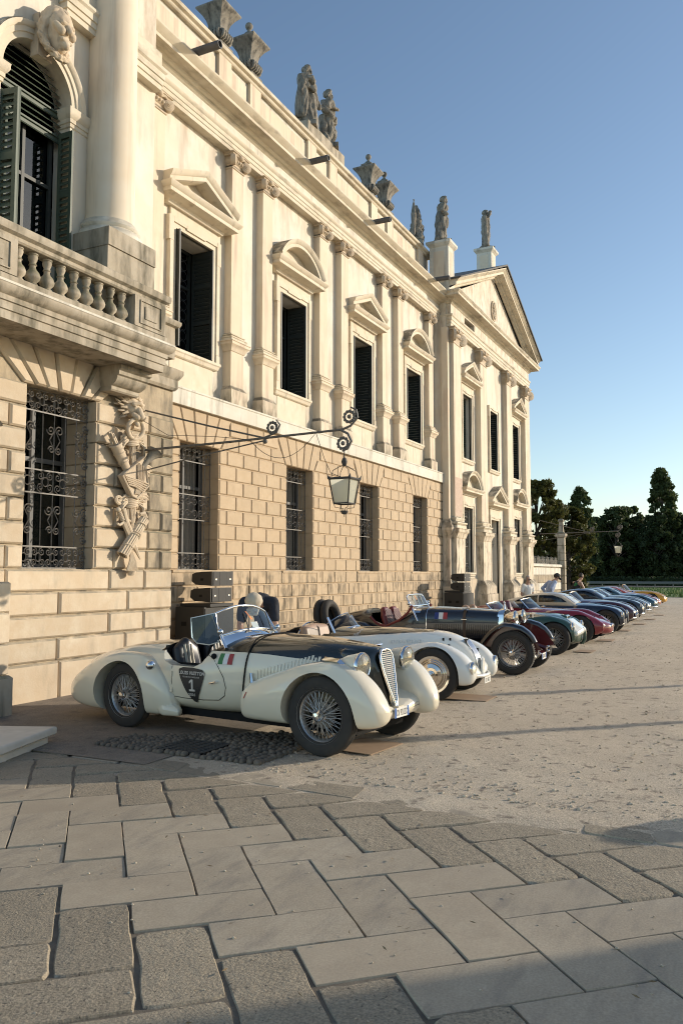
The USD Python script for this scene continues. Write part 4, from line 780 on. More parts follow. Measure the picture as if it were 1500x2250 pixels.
def wheel(par, u, yo, R, rr, w, style='wire', sg=-1, front=False, tread='rubber', nsp=30):
    """Wheel at u; yo = outer face. sg -1 = right-hand side."""
    W = holder(par, 'wheel'); c = (u, 0, R); Y = lambda d: yo - sg*d
    e = R - rr; t = np.linspace(-.5*np.pi, 1.5*np.pi, 15)
    prof = [(rr - .005, Y(.02))] + [(rr + e*k, Y(d*w)) for k, d in ((.12, .04), (.35, 0), (.62, .0), (.85, .06), (.97, .15), (1.0, .28), (1.0, .72), (.97, .85), (.85, .94), (.5, 1.0), (.1, .95))] + [(rr - .005, Y(w*.9))]
    part(W, 'tyre', MB().wheelring(prof + prof[:1], 44, c), 'rubber', 50)
    gr = MB()
    for k in (.30, .42, .54, .66): gr.wheelring([(R + .0015, Y(w*k)), (R + .003, Y(w*(k + .02))), (R + .0015, Y(w*(k + .06))), (R + .0015, Y(w*k))], 44, c)
    if tread == 'block':
        gr = MB()
        for i in range(64):
            a = i/64*2*np.pi; d = .012 if i % 2 else 0
            for k0 in (.08, .52):
                q = [(R*1.0, k0), (R + .010, k0), (R + .010, k0 + .38), (R, k0 + .38)]
                gr.rings([[(u + r_*math.cos(a + da), Y(w*kk), R + r_*math.sin(a + da)) for r_, kk in q] for da in (0, .055)])
    part(W, 'tread', gr, 'tread_rubber', False)
    if style == 'wire':
        part(W, 'rim', MB().wheelring([(rr + .012, Y(.005)), (rr + .016, Y(.012)), (rr - .004, Y(.03)), (rr - .022, Y(.055)), (rr - .03, Y(w*.6)), (rr - .005, Y(w*.8)), (rr + .004, Y(w*.8)), (rr, Y(.03)), (rr + .012, Y(.005))], 44, c), 'satin_steel', 40)
        sp = MB()
        for i in range(nsp):
            for k, (ri, yi, ro, yo_) in enumerate(((.045, -.005, rr - .02, w*.30), (.055, .055, rr - .024, w*.55))):
                a = 2*np.pi*(i + .5*k)/nsp; da = (.28 if i % 2 else -.28); p0 = (u + ri*math.cos(a + da), Y(yi + .015), R + ri*math.sin(a + da)); p1 = (u + ro*math.cos(a), Y(yo_), R + ro*math.sin(a)); sp.tube([p0, p1], .0028, 4, caps=False)
        part(W, 'spokes', sp, 'satin_steel', True)
        part(W, 'brake_drum', MB().disc([(rr*.50, Y(w*.55)), (rr*.52, Y(w*.75)), (.01, Y(w*.8))], 28, c).disc([(.01, Y(w*.54)), (rr*.50, Y(w*.55))], 28, c), 'iron_grey', 40)
        part(W, 'hub', MB().disc([(.062, Y(.07)), (.058, Y(.03)), (.048, Y(.0)), (.046, Y(-.02)), (.038, Y(-.03)), (.034, Y(-.045)), (.004, Y(-.05))], 24, c), 'chrome', 40)
        ear = MB().tube([(u + q*.6, Y(-.034), R + q) for q in (-.062, -.02, .02, .062)], [.007, .014, .014, .007], 6)
        part(W, 'spinner', ear, 'chrome', 40)
    elif style == 'disc':
        part(W, 'rim', MB().wheelring([(rr + .012, Y(.004)), (rr + .014, Y(.014)), (rr - .01, Y(.03)), (rr - .016, Y(.01)), (rr + .012, Y(.004))], 44, c), 'chrome', 40)
        pr = [(rr - .012, Y(.022))] + [(rr - .015 - .012*k, Y(.016 - .003*k + .004*(k % 2))) for k in range(6)] + [(rr*.62, Y(-.012)), (rr*.42, Y(-.026)), (rr*.40, Y(-.022)), (rr*.26, Y(-.026)), (rr*.25, Y(-.034)), (rr*.16, Y(-.04)), (rr*.14, Y(-.048)), (.004, Y(-.055))]
        part(W, 'disc_cover', MB().disc(pr, 44, c), 'polished_disc', 25)
    else:
        part(W, 'rim', MB().wheelring([(rr + .01, Y(.006)), (rr + .012, Y(.014)), (rr - .03, Y(.05)), (rr - .04, Y(.12)), (rr, Y(.13)), (rr + .01, Y(.006))], 36, c).disc([(rr - .03, Y(.06)), (rr*.6, Y(.03)), (rr*.3, Y(.05)), (.05, Y(.03)), (.004, Y(.01))], 30, c), 'satin_steel', 40)
    return W
def lamp_round(par, c, r, depth=.18, bowl='cream_paint', tilt=0, body=True):
    """Round headlamp facing +u with a chrome rim and a domed lens."""
    L = holder(par, 'headlight'); rot = lambda pts: pts
    def rev(prof, n=26):
        a = np.linspace(0, 2*np.pi, n, endpoint=False); return MB().rings([[(c[0] + x, c[1] + q*math.cos(t), c[2] + q*math.sin(t)) for t in a] for q, x in prof])
    if body: part(L, 'lamp_body', rev([(.004, -depth), (r*.45, -depth*.85), (r*.8, -depth*.5), (r*.98, -depth*.12), (r*1.0, 0)]), bowl, 60)
    part(L, 'lamp_rim', rev([(r*1.0, -.02), (r*1.07, -.012), (r*1.08, .008), (r*1.0, .022), (r*.92, .018), (r*.92, .004)]), 'chrome', 60)
    part(L, 'reflector', rev([(r*.92, .004), (r*.7, -.03), (r*.35, -.06), (.004, -.07)]), 'lamp_bowl', 60)
    part(L, 'lens', rev([(r*.92, .015), (r*.75, .03), (r*.4, .042), (.004, .046)]), 'lens_glass', 60)
def label_plate(par, u, z, w, h, txt, tilt=0, blue=True, y0=0):
    P = holder(par, 'number_plate'); m = MB().box(u - .006, u, y0 - w/2, y0 + w/2, z - h/2, z + h/2); part(P, 'plate', m, 'plate_white', False)
    if blue: part(P, 'blue_band', MB().box(u + .0003, u + .0012, y0 - w/2, y0 - w/2 + w*.11, z - h/2, z + h/2).box(u + .0003, u + .0012, y0 + w/2 - w*.11, y0 + w/2, z - h/2, z + h/2), 'plate_blue', False)
    t = meshkit.text_mesh(txt, h*.62, .001, False); v = np.array(t.vertices); W_ = v[:, 0].max() - v[:, 0].min(); k = min(1, w*.74/W_); x = (v[:, 0] - v[:, 0].min() - W_/2)*k
    part(P, 'lettering', (np.stack([u + .0004 + v[:, 2], y0 + x, z - h*.31 + v[:, 1]], 1), np.array(t.faces)), 'ink', False)
def flag3(par, loft, u0, u1, z0, z1, cols, sg=-1, off=.003):
    F = holder(par, 'flag_sticker'); n = 3
    for i, c in enumerate(cols):
        a, b = u0 + (u1 - u0)*i/n, u0 + (u1 - u0)*(i + 1)/n; part(F, 'stripe', conform(loft, patch([(a, z0), (b, z0), (b, z1), (a, z1)]), off, sg), c, True)
def carpet(u0, u1, y0, y1, loc, rot):
    p = thing('cardboard_sheet', None, 'cardboard', None, loc, rot); part(p, 'sheet', MB().box(u0, u1, y0, y1, .012, .018), 'cardboard', False); return p
def sweepline(loft, us, zf, sg=-1, off=.002):
    return [(u, float(loft.side(u, zf(u), sg)) + sg*off, zf(u)) for u in us]
W2 = .657

# ---- the cream and black sports car
car = thing('sports_car', 'cream and black pre-war open sports car with wire wheels, nearest of the row', 'car', None, (6.47 + .9926*W2, 3.44 - .1215*W2, 0), -96.98)
body = Loft([(-3.80, .03, .34, .46), (-3.66, .14, .27, .60), (-3.4, .33, .2, .69), (-3.0, .48, .19, .79), (-2.5, .56, .19, .875), (-2.0, .60, .19, .90), (-1.5, .60, .19, .92), (-1.2, .565, .20, .975), (-.94, .525, .21, 1.0), (-.4, .42, .22, .99), (0.0, .315, .26, .955), (.15, .25, .29, .935), (.25, .15, .36, .91), (.29, .05, .46, .86)], 2.8, 2.7, 56, 40)
def fender_f(s): return Loft([(-.97, .05, .27, .40, s*.50), (-.90, .13, .235, .54, s*.51), (-.75, .165, .23, .62, s*.515), (-.5, .185, .23, .705, s*.52), (-.2, .195, .24, .795, s*.525), (.05, .2, .25, .825, s*.525), (.2, .2, .25, .805, s*.52), (.34, .19, .255, .745, s*.51), (.46, .165, .265, .645, s*.495), (.55, .12, .29, .52, s*.48), (.60, .04, .34, .43, s*.46)], 2.5, 2.3, 40, 32)
def fender_r(s): return Loft([(-3.48, .03, .27, .36, s*.50), (-3.38, .10, .2, .46, s*.51), (-3.2, .155, .165, .57, s*.53), (-3.0, .18, .15, .675, s*.535), (-2.75, .19, .15, .755, s*.54), (-2.5, .19, .155, .785, s*.54), (-2.25, .185, .16, .765, s*.53), (-2.08, .165, .165, .70, s*.525), (-1.95, .13, .17, .59, s*.53), (-1.86, .08, .175, .45, s*.53), (-1.82, .02, .21, .33, s*.53)], 2.5, 2.2, 40, 32)
skirt = union([hull([((-1.95, s*.58, .24), .075), ((-1.80, s*.56, .22), .05), ((-1.95, s*.5, .3), .06)]) for s in (-1, 1)])
apron = union([hull([((.38, s*.40, .39), .10), ((.10, s*.42, .50), .10), ((.405, s*.02, .33), .045), ((.15, s*.14, .30), .05)], ICO2) for s in (-1, 1)])
nose = hull([((.0, -.22, .86), .05), ((.0, .22, .86), .05), ((.20, -.10, .84), .05), ((.20, .10, .84), .05), ((.33, 0, .42), .03), ((.05, -.19, .42), .06), ((.05, .19, .42), .06), ((.26, -.075, .70), .05), ((.26, .075, .70), .05)], ICO2)
bm = union([body.man(), apron, nose] + [f(s).man() for f in (fender_f, fender_r) for s in (-1, 1)] + [skirt])
for s in (-1, 1):
    bm = bm - cyl(0.0, .35, .385, s*.36, s*.9) - cyl(-2.52, .33, .365, s*.40, s*.9)
dip = prism([(-2.10, .90), (-2.06, .80), (-1.97, .715), (-1.86, .68), (-1.56, .68), (-1.47, .72), (-1.42, .80), (-1.38, 1.2), (-2.12, 1.2)], -1, 1)
well = m3.Manifold.cube([.95, .92, 1.0]).translate([-2.10, -.46, .33])
well = well - prism([(-1.36, .6), (-1.36, .93), (-1.15, 1.2), (-1.0, 1.2), (-1.0, .6)], -1, 1)
bm = bm - dip - (well ^ prism([(-2.1, .2), (-1.3, .2), (-1.38, 1.2), (-2.1, 1.2)], -1, 1))
top = prism([(-3.55, .705), (-3.0, .755), (-2.62, .80), (-2.17, .805), (-1.43, .84), (-1.0, .845), (-.72, .835), (-.27, .80), (-.02, .755), (.03, .66), (.10, .46), (.22, .36), (.5, .36), (.5, 1.4), (-3.55, 1.4)], -.62, .62)
noseV = prism([(-.02, .2), (.6, .2), (.6, .99), (-.02, .99)], -.27, .27)
keep = prism([(-3.6, .5), (-2.12, .5), (-2.12, 1.2), (-3.6, 1.2)], -.34, .34) + prism([(-2.12, .2), (.6, .2), (.6, 1.4), (-2.12, 1.4)], -.62, .62)
region = (top ^ keep) - apron - union([fender_f(s).man() for s in (-1, 1)] + [fender_r(s).man() for s in (-1, 1)])
bl_ = bm ^ region; cr_ = bm - region
part(car, 'body', totri(cr_), 'cream_paint', 32); part(car, 'bonnet', totri(bl_), 'black_paint', 32)
ln = MB().box(-2.07, -1.20, -.45, .45, .32, .335)
for y in (-.452, .445): ln.box(-2.07, -1.2, y, y + .006, .33, .70)
ln.box(-2.085, -2.075, -.45, .45, .33, .86); ln.box(-1.39, -1.385, -.455, .455, .33, .82); part(car, 'cockpit_lining', ln, 'black_lining', False)
for y in (-.23, .23):
    sq = union([hull([((-1.95, y - .13, .48), .07), ((-1.95, y + .13, .48), .07), ((-2.02, y - .11, .80), .06), ((-2.02, y + .11, .80), .06), ((-2.03, y, .87), .06)], ICO2), hull([((-1.93, y - .13, .44), .07), ((-1.93, y + .13, .44), .07), ((-1.55, y - .13, .42), .07), ((-1.55, y + .13, .42), .07)], ICO2)])
    s_ = part(car, 'seat', totri(sq), 'black_leather', 50)
    m = MB()
    for k in (-.075, -.025, .025): m.tube([(-1.885, y + k, .50), (-1.945, y + k*.95, .76), (-1.972, y + k*.9, .86)], .016, 8)
    part(s_, 'pale_piping', m, 'pale_leather', 50)
part(car, 'folded_bag', fold(figure([[((-1.68, -.27, .52), .06), ((-1.80, -.2, .58), .07), ((-1.70, -.12, .55), .06)], [((-1.62, -.2, .53), .05), ((-1.74, -.22, .62), .05)]], .02, 3), .03, (20, 20, 20), 4), 'plastic_bag', 40)
t = np.linspace(0, 2*np.pi, 30); m = MB().tube(np.stack([-1.55 + .06*np.sin(t), -.2 + .19*np.cos(t), .80 + .17*np.sin(t)], 1), .013, 8).tube([(-1.5, -.2, .78), (-1.3, -.2, .7)], .015, 6)
for a in (0, 2.1, 4.2): m.tube([(-1.5, -.2, .79), (-1.55 + .06*math.sin(a), -.2 + .18*math.cos(a), .80 + .16*math.sin(a))], .007, 5)
part(car, 'steering_wheel', m, 'black_lining', 40)
for s in (-1, 1):
    wheel(car, 0.0, s*.655, .35, .232, .135, 'wire', s); wheel(car, -2.50, s*.645, .335, .222, .135, 'wire', s)
# windscreen
scr = holder(car, 'windscreen'); ys = np.linspace(-.42, .42, 21)
topz = lambda y: 1.275 - .30*(y/.42)**2*.28; topu = lambda y: -1.42 - .05*(y/.42)**2
botz = lambda y: 1.04 - .055*(y/.42)**2; botu = lambda y: -1.275 - .06*(y/.42)**2
m = MB().tube([(topu(y), y, topz(y)) for y in ys], .013, 8).tube([(botu(y), y*1.05, botz(y)) for y in ys], .012, 8)
for s in (-1, 1): m.tube([(topu(.42), s*.42, topz(.42)), (botu(.42), s*.441, botz(.42)), (-1.24, s*.47, .87)], [.013, .014, .016], 8); m.mesh(trimesh.creation.icosphere(2, .03), (-1.33, s*.46, 1.03))
cowl = lambda y: (-1.20 - .10*(y/.45)**2, .985 - .16*(abs(y)/.45)**2.4)
m.rings([[(botu(y), y*1.05, botz(y) - .005) for y in ys], [((botu(y) + cowl(y)[0])/2 + .01, y*1.06, (botz(y) + cowl(y)[1])/2) for y in ys], [(cowl(y)[0], y*1.08, cowl(y)[1]) for y in ys]], close=False)
part(scr, 'screen_frame', m, 'chrome', 50)
part(scr, 'screen_glass', MB().rings([[(topu(y), y, topz(y)) for y in ys], [(botu(y), y*1.05, botz(y)) for y in ys]], close=False), 'screen_glass', True)
for y0 in (-.12, .24):
    m = MB().tube([(-1.245, y0, 1.015), (-1.262, y0 + .02, 1.04), (-1.31, y0 + .04, 1.11), (-1.37, y0 + .06, 1.2)], .006, 5).tube([(-1.25, y0 - .04, 1.02), (-1.25, y0 + .05, 1.02)], .009, 5); part(scr, 'wiper', m, 'frame_black', 40)
part(scr, 'side_glass', MB().rings([[(-1.40, -.45, 1.21), (-1.33, -.468, .93), (-1.42, -.52, .90), (-1.56, -.56, .92), (-1.61, -.58, 1.0), (-1.62, -.57, 1.16)], [(-1.40, -.444, 1.21), (-1.33, -.462, .93), (-1.42, -.514, .90), (-1.56, -.554, .92), (-1.61, -.574, 1.0), (-1.62, -.564, 1.16)]]), 'tinted_glass', False)
part(scr, 'side_glass_edge', MB().tube([(-1.33, -.468, .93), (-1.42, -.52, .90), (-1.55, -.557, .915), (-1.60, -.577, .97), (-1.62, -.572, 1.16), (-1.41, -.45, 1.21)], .007, 5), 'satin_steel', 40)
part(scr, 'orange_sticker', MB().add([(topu(0) + .035, -.02, topz(0) - .06), (topu(0) + .035, .0, topz(0) - .06), (-1.33, .045, 1.13), (-1.33, .02, 1.13)], [(0, 1, 2, 3)]), 'orange_sticker', False)
nc = part(scr, 'number_card', MB().add([(-1.285, .0, 1.045), (-1.285, .10, 1.045), (-1.318, .10, 1.105), (-1.318, .0, 1.105)], [(0, 1, 2, 3)]), 'plate_white', False)
# grille
G = holder(car, 'radiator_grille'); go = [(.262, .0, .905), (.262, .07, .895), (.272, .105, .85), (.285, .112, .79), (.305, .098, .70), (.33, .075, .60), (.36, .042, .48), (.385, .014, .385)]
ring_ = go + [(u, -y, z) for u, y, z in go[::-1][:-1]] + [go[0]]
part(G, 'grille_surround', MB().tube([(u + .035, y, z) for u, y, z in ring_], .013, 8), 'chrome', 50)
m = MB(); P = np.array(go); m.rings([[(u + .022, y, z) for u, y, z in go], [(u + .03, 0, z) for u, y, z in go], [(u + .022, -y, z) for u, y, z in go]], close=False); part(G, 'grille_back', m, 'black_lining', False)
m = MB()
for z in np.arange(.40, .90, .0175):
    hw = np.interp(z, P[::-1, 2], P[::-1, 1]); u = np.interp(z, P[::-1, 2], P[::-1, 0])
    if hw > .012: m.box(u + .026, u + .040, -hw, hw, z, z + .0075)
for y in np.arange(-.10, .101, .020):
    q = [(np.interp(z, P[::-1, 2], P[::-1, 0]) + .038, y, z) for z in np.arange(.40, .90, .02) if np.interp(z, P[::-1, 2], P[::-1, 1]) > abs(y)]
    if len(q) > 2: m.tube(q, .004, 4)
part(G, 'grille_mesh', m, 'satin_steel', False)
part(G, 'badge', MB().tube([(.40, 0, .43), (.425, 0, .385)], [.022, .012], 8).tube([(.235, -.05, .945), (.245, 0, .94), (.235, .05, .945)], [.008, .014, .008], 6), 'chrome', 50)
for s in (-1, 1):
    lamp_round(car, (.30, s*.41, .785), .115, .27); part(car, 'lamp_stalk', MB().tube([(.18, s*.40, .72), (.12, s*.36, .6)], .05, 8), 'cream_paint', 50)
    part(car, 'fender_ornament', MB().rings([[(u, s*.52 + y, z) for u, y, z in q] for q in ([(-.02, -.06, .835), (-.02, 0, .86), (-.02, .06, .835), (-.02, 0, .82)], [(.14, -.05, .825), (.14, 0, .85), (.14, .05, .825), (.14, 0, .80)], [(.19, -.03, .79), (.19, 0, .81), (.19, .03, .79), (.19, 0, .77)])]), 'chrome', 30)
    part(car, 'wheel_arch_liner', MB().box(-.3, .3, s*.35 - .01, s*.35 + .01, .3, .62).box(-2.8, -2.25, s*.39 - .01, s*.39 + .01, .3, .6), 'black_lining', False)
    part(car, 'side_lamp', MB().mesh(trimesh.creation.icosphere(2, .05), (-2.03, s*.715, .68)), 'chrome', 60)
label_plate(car, .475, .345, .26, .088, 'CV 910ZC'); part(car, 'plate_bracket', MB().box(.42, .468, -.05, .05, .30, .40), 'cream_paint', False)
B = holder(car, 'door'); m = MB(); zf = lambda u: np.interp(u, [-1.86, -1.85, -1.30, -1.2, -1.16, -1.2, -1.39], [.68]*7)
dl = [(-1.855, .675), (-1.85, .52), (-1.845, .37), (-1.7, .362), (-1.45, .362), (-1.27, .372), (-1.19, .42), (-1.165, .50), (-1.19, .60), (-1.26, .70), (-1.34, .775), (-1.42, .80)]
part(B, 'shut_line', MB().tube([(u, float(body.side(u, z)) - .001, z) for u, z in dl], .0035, 5), 'black_lining', 40)
part(B, 'door_handle', MB().tube([(-1.335, float(body.side(-1.335, .535)) - .02, .535), (-1.26, float(body.side(-1.26, .55)) - .022, .555)], .009, 6).tube([(-1.27, float(body.side(-1.27, .55)) + .005, .552), (-1.265, float(body.side(-1.27, .55)) - .028, .553)], [.02, .012], 8), 'chrome', 50)
m = MB()
for z in (.44, .60): m.box(-1.868, -1.84, float(body.side(-1.855, z)) - .012, float(body.side(-1.855, z)) + .01, z - .025, z + .025)
part(B, 'hinges', m, 'cream_paint', False, kind='stuff')
part(car, 'bonnet_strap', MB().tube([(-.97 + .03*math.sin((z - .5)*5), float(body.side(-.97, z)) - .004, z) for z in np.linspace(.48, .9, 16)] + [(-.95, y, 1.004 - .9*abs(y)**3) for y in np.linspace(-.36, .36, 14)], .008, 5), 'black_lining', 40)
lv = MB()
for k in range(19):
    u = -.83 + .034*k; z0 = .60 + .010*k; z1 = z0 + .085 - (.03 if k > 16 else 0)
    lv.rings([[(u + a, float(body.side(u + a, z)) - o, z) for a, o in ((0, -.002), (.004, .005), (.02, .006), (.024, -.002))] for z in np.linspace(z0, z1, 4)])
part(car, 'louvres', lv, 'cream_paint', 30)
part(car, 'bonnet_catch', MB().tube([(-.87, float(body.side(-.87, .6)) - .02, .66), (-.85, float(body.side(-.85, .6)) - .03, .57)], [.014, .02], 6), 'chrome', 50)
part(car, 'exterior_mirror', MB().mesh(trimesh.creation.icosphere(2, .028), (-1.33, float(body.side(-1.33, .8)) - .02, .795)), 'black_lining', 50)
flag3(car, body, -1.265, -1.10, .725, .825, ('flag_green', 'flag_white', 'flag_red'), off=.006)
D = holder(car, 'start_number_decal'); sh = [(-1.745, .655), (-1.70, .672), (-1.57, .675), (-1.44, .66), (-1.405, .63), (-1.415, .57), (-1.46, .45), (-1.52, .35), (-1.545, .325), (-1.575, .335), (-1.65, .44), (-1.72, .56), (-1.75, .63)]
part(D, 'shield', conform(body, patch(sh[::-1], .03), .007), 'decal_black', True)
for txt, h, z, b in (('LOUIS VUITTON', .031, .605, True), ('DOLOMITES CLASSIC RUN', .0125, .575, False), ('1', .11, .445, True), ('2026', .026, .395, True)): part(D, 'lettering', conform(body, words(txt, h, -1.575 if txt != '1' else -1.565, z, b), .009), 'decal_white', False)
part(car, 'underbody', MB().box(-3.2, .25, -.42, .42, .17, .24).tube([(-.0, -.6, .33), (0, .6, .33)], .04, 8).tube([(-2.5, -.6, .33), (-2.5, .6, .33)], .05, 8), 'black_lining', False)
part(car, 'red_tape', conform(fender_f(-1), patch([(-.83, .50), (-.815, .50), (-.845, .44), (-.86, .44)]), .003), 'flag_red', True)
say(stage.GetPrimAtPath(carpet(-.45, .02, -.3, .28, (7.0, 3.02, 0), -97)), 'brown cardboard sheet under the nose of the cream and black sports car')

# ---- the white car with polished wheel discs
car = thing('sports_car', 'white streamlined open sports car with polished wheel discs and tan seat', 'car', None, (9.9 + W2 - .02, 3.60, 0), -90)
body = Loft([(-3.6, .04, .35, .45), (-3.3, .3, .25, .62), (-2.9, .5, .2, .75), (-2.3, .58, .19, .84), (-1.9, .6, .19, .86), (-1.4, .58, .19, .865), (-1.0, .52, .19, .87), (-.5, .42, .2, .865), (-.1, .33, .22, .84), (.1, .26, .24, .79), (.25, .19, .27, .70), (.36, .12, .3, .56), (.41, .04, .36, .45)], 2.6, 2.5, 50, 40)
def ff(s): return Loft([(-1.05, .04, .26, .36, s*.48), (-.9, .13, .22, .47, s*.49), (-.6, .18, .21, .60, s*.5), (-.3, .19, .21, .705, s*.505), (-.05, .195, .21, .735, s*.505), (.15, .19, .2, .69, s*.5), (.32, .165, .2, .605, s*.49), (.43, .12, .22, .50, s*.48), (.485, .05, .29, .42, s*.475)], 2.4, 2.2, 40, 32)
def fr(s): return Loft([(-3.3, .03, .3, .36, s*.5), (-3.1, .13, .2, .52, s*.51), (-2.8, .18, .17, .67, s*.52), (-2.5, .19, .17, .72, s*.52), (-2.2, .175, .17, .67, s*.52), (-2.0, .12, .18, .52, s*.52), (-1.9, .03, .25, .36, s*.52)], 2.4, 2.2)
ap = hull([((.30, s*.38, .36), .10) for s in (-1, 1)] + [((.36, s*.15, .31), .07) for s in (-1, 1)] + [((0, .25, .5), .1), ((0, -.25, .5), .1)], ICO2)
bm = union([body.man(), ap] + [f(s).man() for f in (ff, fr) for s in (-1, 1)])
for s in (-1, 1): bm = bm - cyl(-.04, .33, .355, s*.36, s*.9) - cyl(-2.5, .32, .345, s*.38, s*.9)
bm = bm - prism([(-2.3, .9), (-2.2, .76), (-2.0, .68), (-1.75, .70), (-1.62, .84), (-1.6, 1.2), (-2.3, 1.2)], -1, 1) - m3.Manifold.cube([.7, .9, .8]).translate([-2.28, -.45, .35])
topv = prism([(-3.4, .68), (-2.6, .745), (-1.6, .745), (-1.2, .77), (-.44, .825), (-.2, .838), (-.2, 1.2), (-3.4, 1.2)], -.7, .7) - union([f(s).man() for f in (ff, fr) for s in (-1, 1)])
part(car, 'body', totri(bm - topv), 'white_paint', 32); part(car, 'bonnet', totri(bm ^ topv), 'black_paint', 32)
part(car, 'cockpit_lining', MB().box(-2.27, -1.59, -.44, .44, .34, .36).box(-1.595, -1.59, -.45, .45, .36, .8).box(-2.275, -2.27, -.45, .45, .36, .8), 'black_lining', False)
sq = union([hull([((-2.02, -.3, .5), .08), ((-2.02, .34, .5), .08), ((-2.08, -.28, .80), .07), ((-2.08, .32, .80), .07), ((-2.09, .02, .83), .065)], ICO2)]); s_ = part(car, 'seat', totri(sq), 'tan_leather', 50)
part(s_, 'seat_seam', MB().tube([(-1.945, .02, .5), (-2.005, .02, .83), (-2.09, .02, .9)], .006, 6), 'brown_leather', 40)
part(s_, 'chrome_rim', MB().tube([(-2.12, .40*math.cos(a) + .02, .72 + .19*math.sin(a)) for a in np.linspace(.1, np.pi - .1, 20)], .012, 6), 'chrome', 40)
for s in (-1, 1):
    wheel(car, -.04, s*.645, .33, .222, .13, 'disc', s); wheel(car, -2.5, s*.64, .33, .222, .13, 'disc', s)
    lamp_round(car, (.452, s*.50, .415), .082, .1, 'white_paint'); part(car, 'wheel_arch_liner', MB().box(-.33, .27, s*.35 - .01, s*.35 + .01, .3, .6), 'black_lining', False)
scr = holder(car, 'windscreen'); ys = np.linspace(-.36, .36, 15); tz = lambda y: 1.05 - .14*(y/.36)**2; tu = lambda y: -1.55 - .13*(y/.36)**2; bz = lambda y: .875 - .1*(y/.36)**2; bu = lambda y: -1.38 - .22*(y/.36)**2
part(scr, 'screen_glass', MB().rings([[(tu(y), y, tz(y)) for y in ys], [(bu(y), y*1.1, bz(y)) for y in ys]], close=False), 'screen_glass', True)
part(scr, 'screen_frame', MB().tube([(bu(y), y*1.1, bz(y)) for y in ys], .012, 6).tube([(-1.66, -.37, 1.0), (-1.5, -.42, .75)], .016, 6).tube([(-1.66, .37, 1.0), (-1.5, .42, .75)], .016, 6).tube([(tu(y), y, tz(y)) for y in ys], .006, 5), 'chrome', 50)
G = holder(car, 'radiator_grille'); m = MB(); m2 = MB()
for k, y in enumerate(np.linspace(-.085, .085, 9)):
    q = []
    for z in np.linspace(.34, .74 - 5*y*y, 12): 
        uu = np.interp(z, [.34, .45, .55, .65, .74], [.412, .405, .372, .31, .235]); q.append((uu + .012 - abs(y)*.3, y, z))
    m.tube(q, .0055, 5)
part(G, 'grille_bars', m, 'chrome', 40); m = MB(); q = [(np.interp(z, [.34, .45, .55, .65, .74], [.412, .405, .372, .31, .235]) + .004, z) for z in np.linspace(.33, .75, 12)]
m.rings([[(u - .03, -.10, z) for u, z in q], [(u, 0, z) for u, z in q], [(u - .03, .10, z) for u, z in q]], close=False); part(G, 'grille_back', m, 'black_lining', True)
part(G, 'grille_surround', MB().tube([(.36, -.09, .34), (.345, -.105, .48), (.29, -.105, .62), (.22, -.06, .72), (.215, 0, .75), (.22, .06, .72), (.29, .105, .62), (.345, .105, .48), (.36, .09, .34)], .014, 8), 'white_paint', 50)
part(car, 'front_bumper', MB().tube([(.40, -.30, .30), (.47, -.16, .295), (.495, 0, .295), (.47, .16, .295), (.40, .30, .30)], .025, 8), 'white_paint', 50)
part(car, 'shield_panel', MB().rings([[(.43, .07*math.cos(a) + .0, .40 + .13*math.sin(a)) for a in np.linspace(0, 2*np.pi, 18, endpoint=False)], [(.45, .055*math.cos(a), .40 + .11*math.sin(a)) for a in np.linspace(0, 2*np.pi, 18, endpoint=False)]]), 'white_paint', 40)
label_plate(car, .50, .235, .26, .08, 'FI 14827', blue=False)
m = MB()
for u in (-.02, .06):
    for z in (.74, .66): m.box(u - .012, u + .012, float(body.side(u, z)) - .006, float(body.side(u, z)) + .01, z - .028, z + .028)
part(car, 'air_slots', m, 'black_lining', False, kind='stuff')
lv = MB()
for k in list(range(14)) + list(range(17, 30)):
    u = -1.28 + .034*k; z0 = .655 + .002*k
    lv.rings([[(u + a, float(body.side(u + a, z)) - o, z) for a, o in ((0, -.002), (.004, .009), (.018, .010), (.022, -.002))] for z in np.linspace(z0, z0 + .055 - .0009*k, 4)])
part(car, 'louvres', lv, 'white_paint', 30)
D = holder(car, 'start_number_decal')
for txt, h, u, z in (('3', .05, -1.18, .80), ('2026', .02, -1.2, .777)): part(D, 'lettering', conform(body, words(txt, h, u, z, True), .004), 'decal_white', False)
part(car, 'underbody', MB().box(-3.1, .2, -.4, .4, .17, .24), 'black_lining', False)
say(stage.GetPrimAtPath(carpet(-.5, .1, -.25, .25, (10.35, 3.1, 0), -90)), 'brown cardboard sheet beside the polished front wheel of the white car')

# ---- the black vintage tourer
car = thing('vintage_tourer', 'tall black vintage tourer with long louvred bonnet, oxblood seats and upright windscreen', 'car', None, (13.05 + W2, 3.40, 0), -90)
body = Loft([(-3.5, .10, .55, .75), (-3.3, .25, .45, .86), (-3.0, .4, .42, .95), (-2.75, .46, .42, .99), (-2.5, .48, .42, .97), (-2.0, .48, .42, .95), (-1.85, .47, .42, 1.03), (-1.6, .42, .42, 1.03)], 3.2, 3.0, 40, 40).man()
hood = Loft([(-1.62, .42, .45, 1.035), (-1.2, .37, .45, 1.02), (-.8, .32, .46, 1.01), (-.36, .27, .47, .985)], 4.0, 3.2, 24, 40)
bm = body - prism([(-2.66, 1.2), (-2.58, .80), (-2.3, .69), (-2.05, .80), (-1.9, .92), (-1.80, 1.07), (-1.8, 1.3)], -1, 1) - m3.Manifold.cube([.9, .8, .8]).translate([-2.75, -.4, .52])
part(car, 'body', totri(bm), 'deep_black_paint', 32); hd_ = part(car, 'bonnet', totri(hood.man()), 'deep_black_paint', 32)
lv = MB()
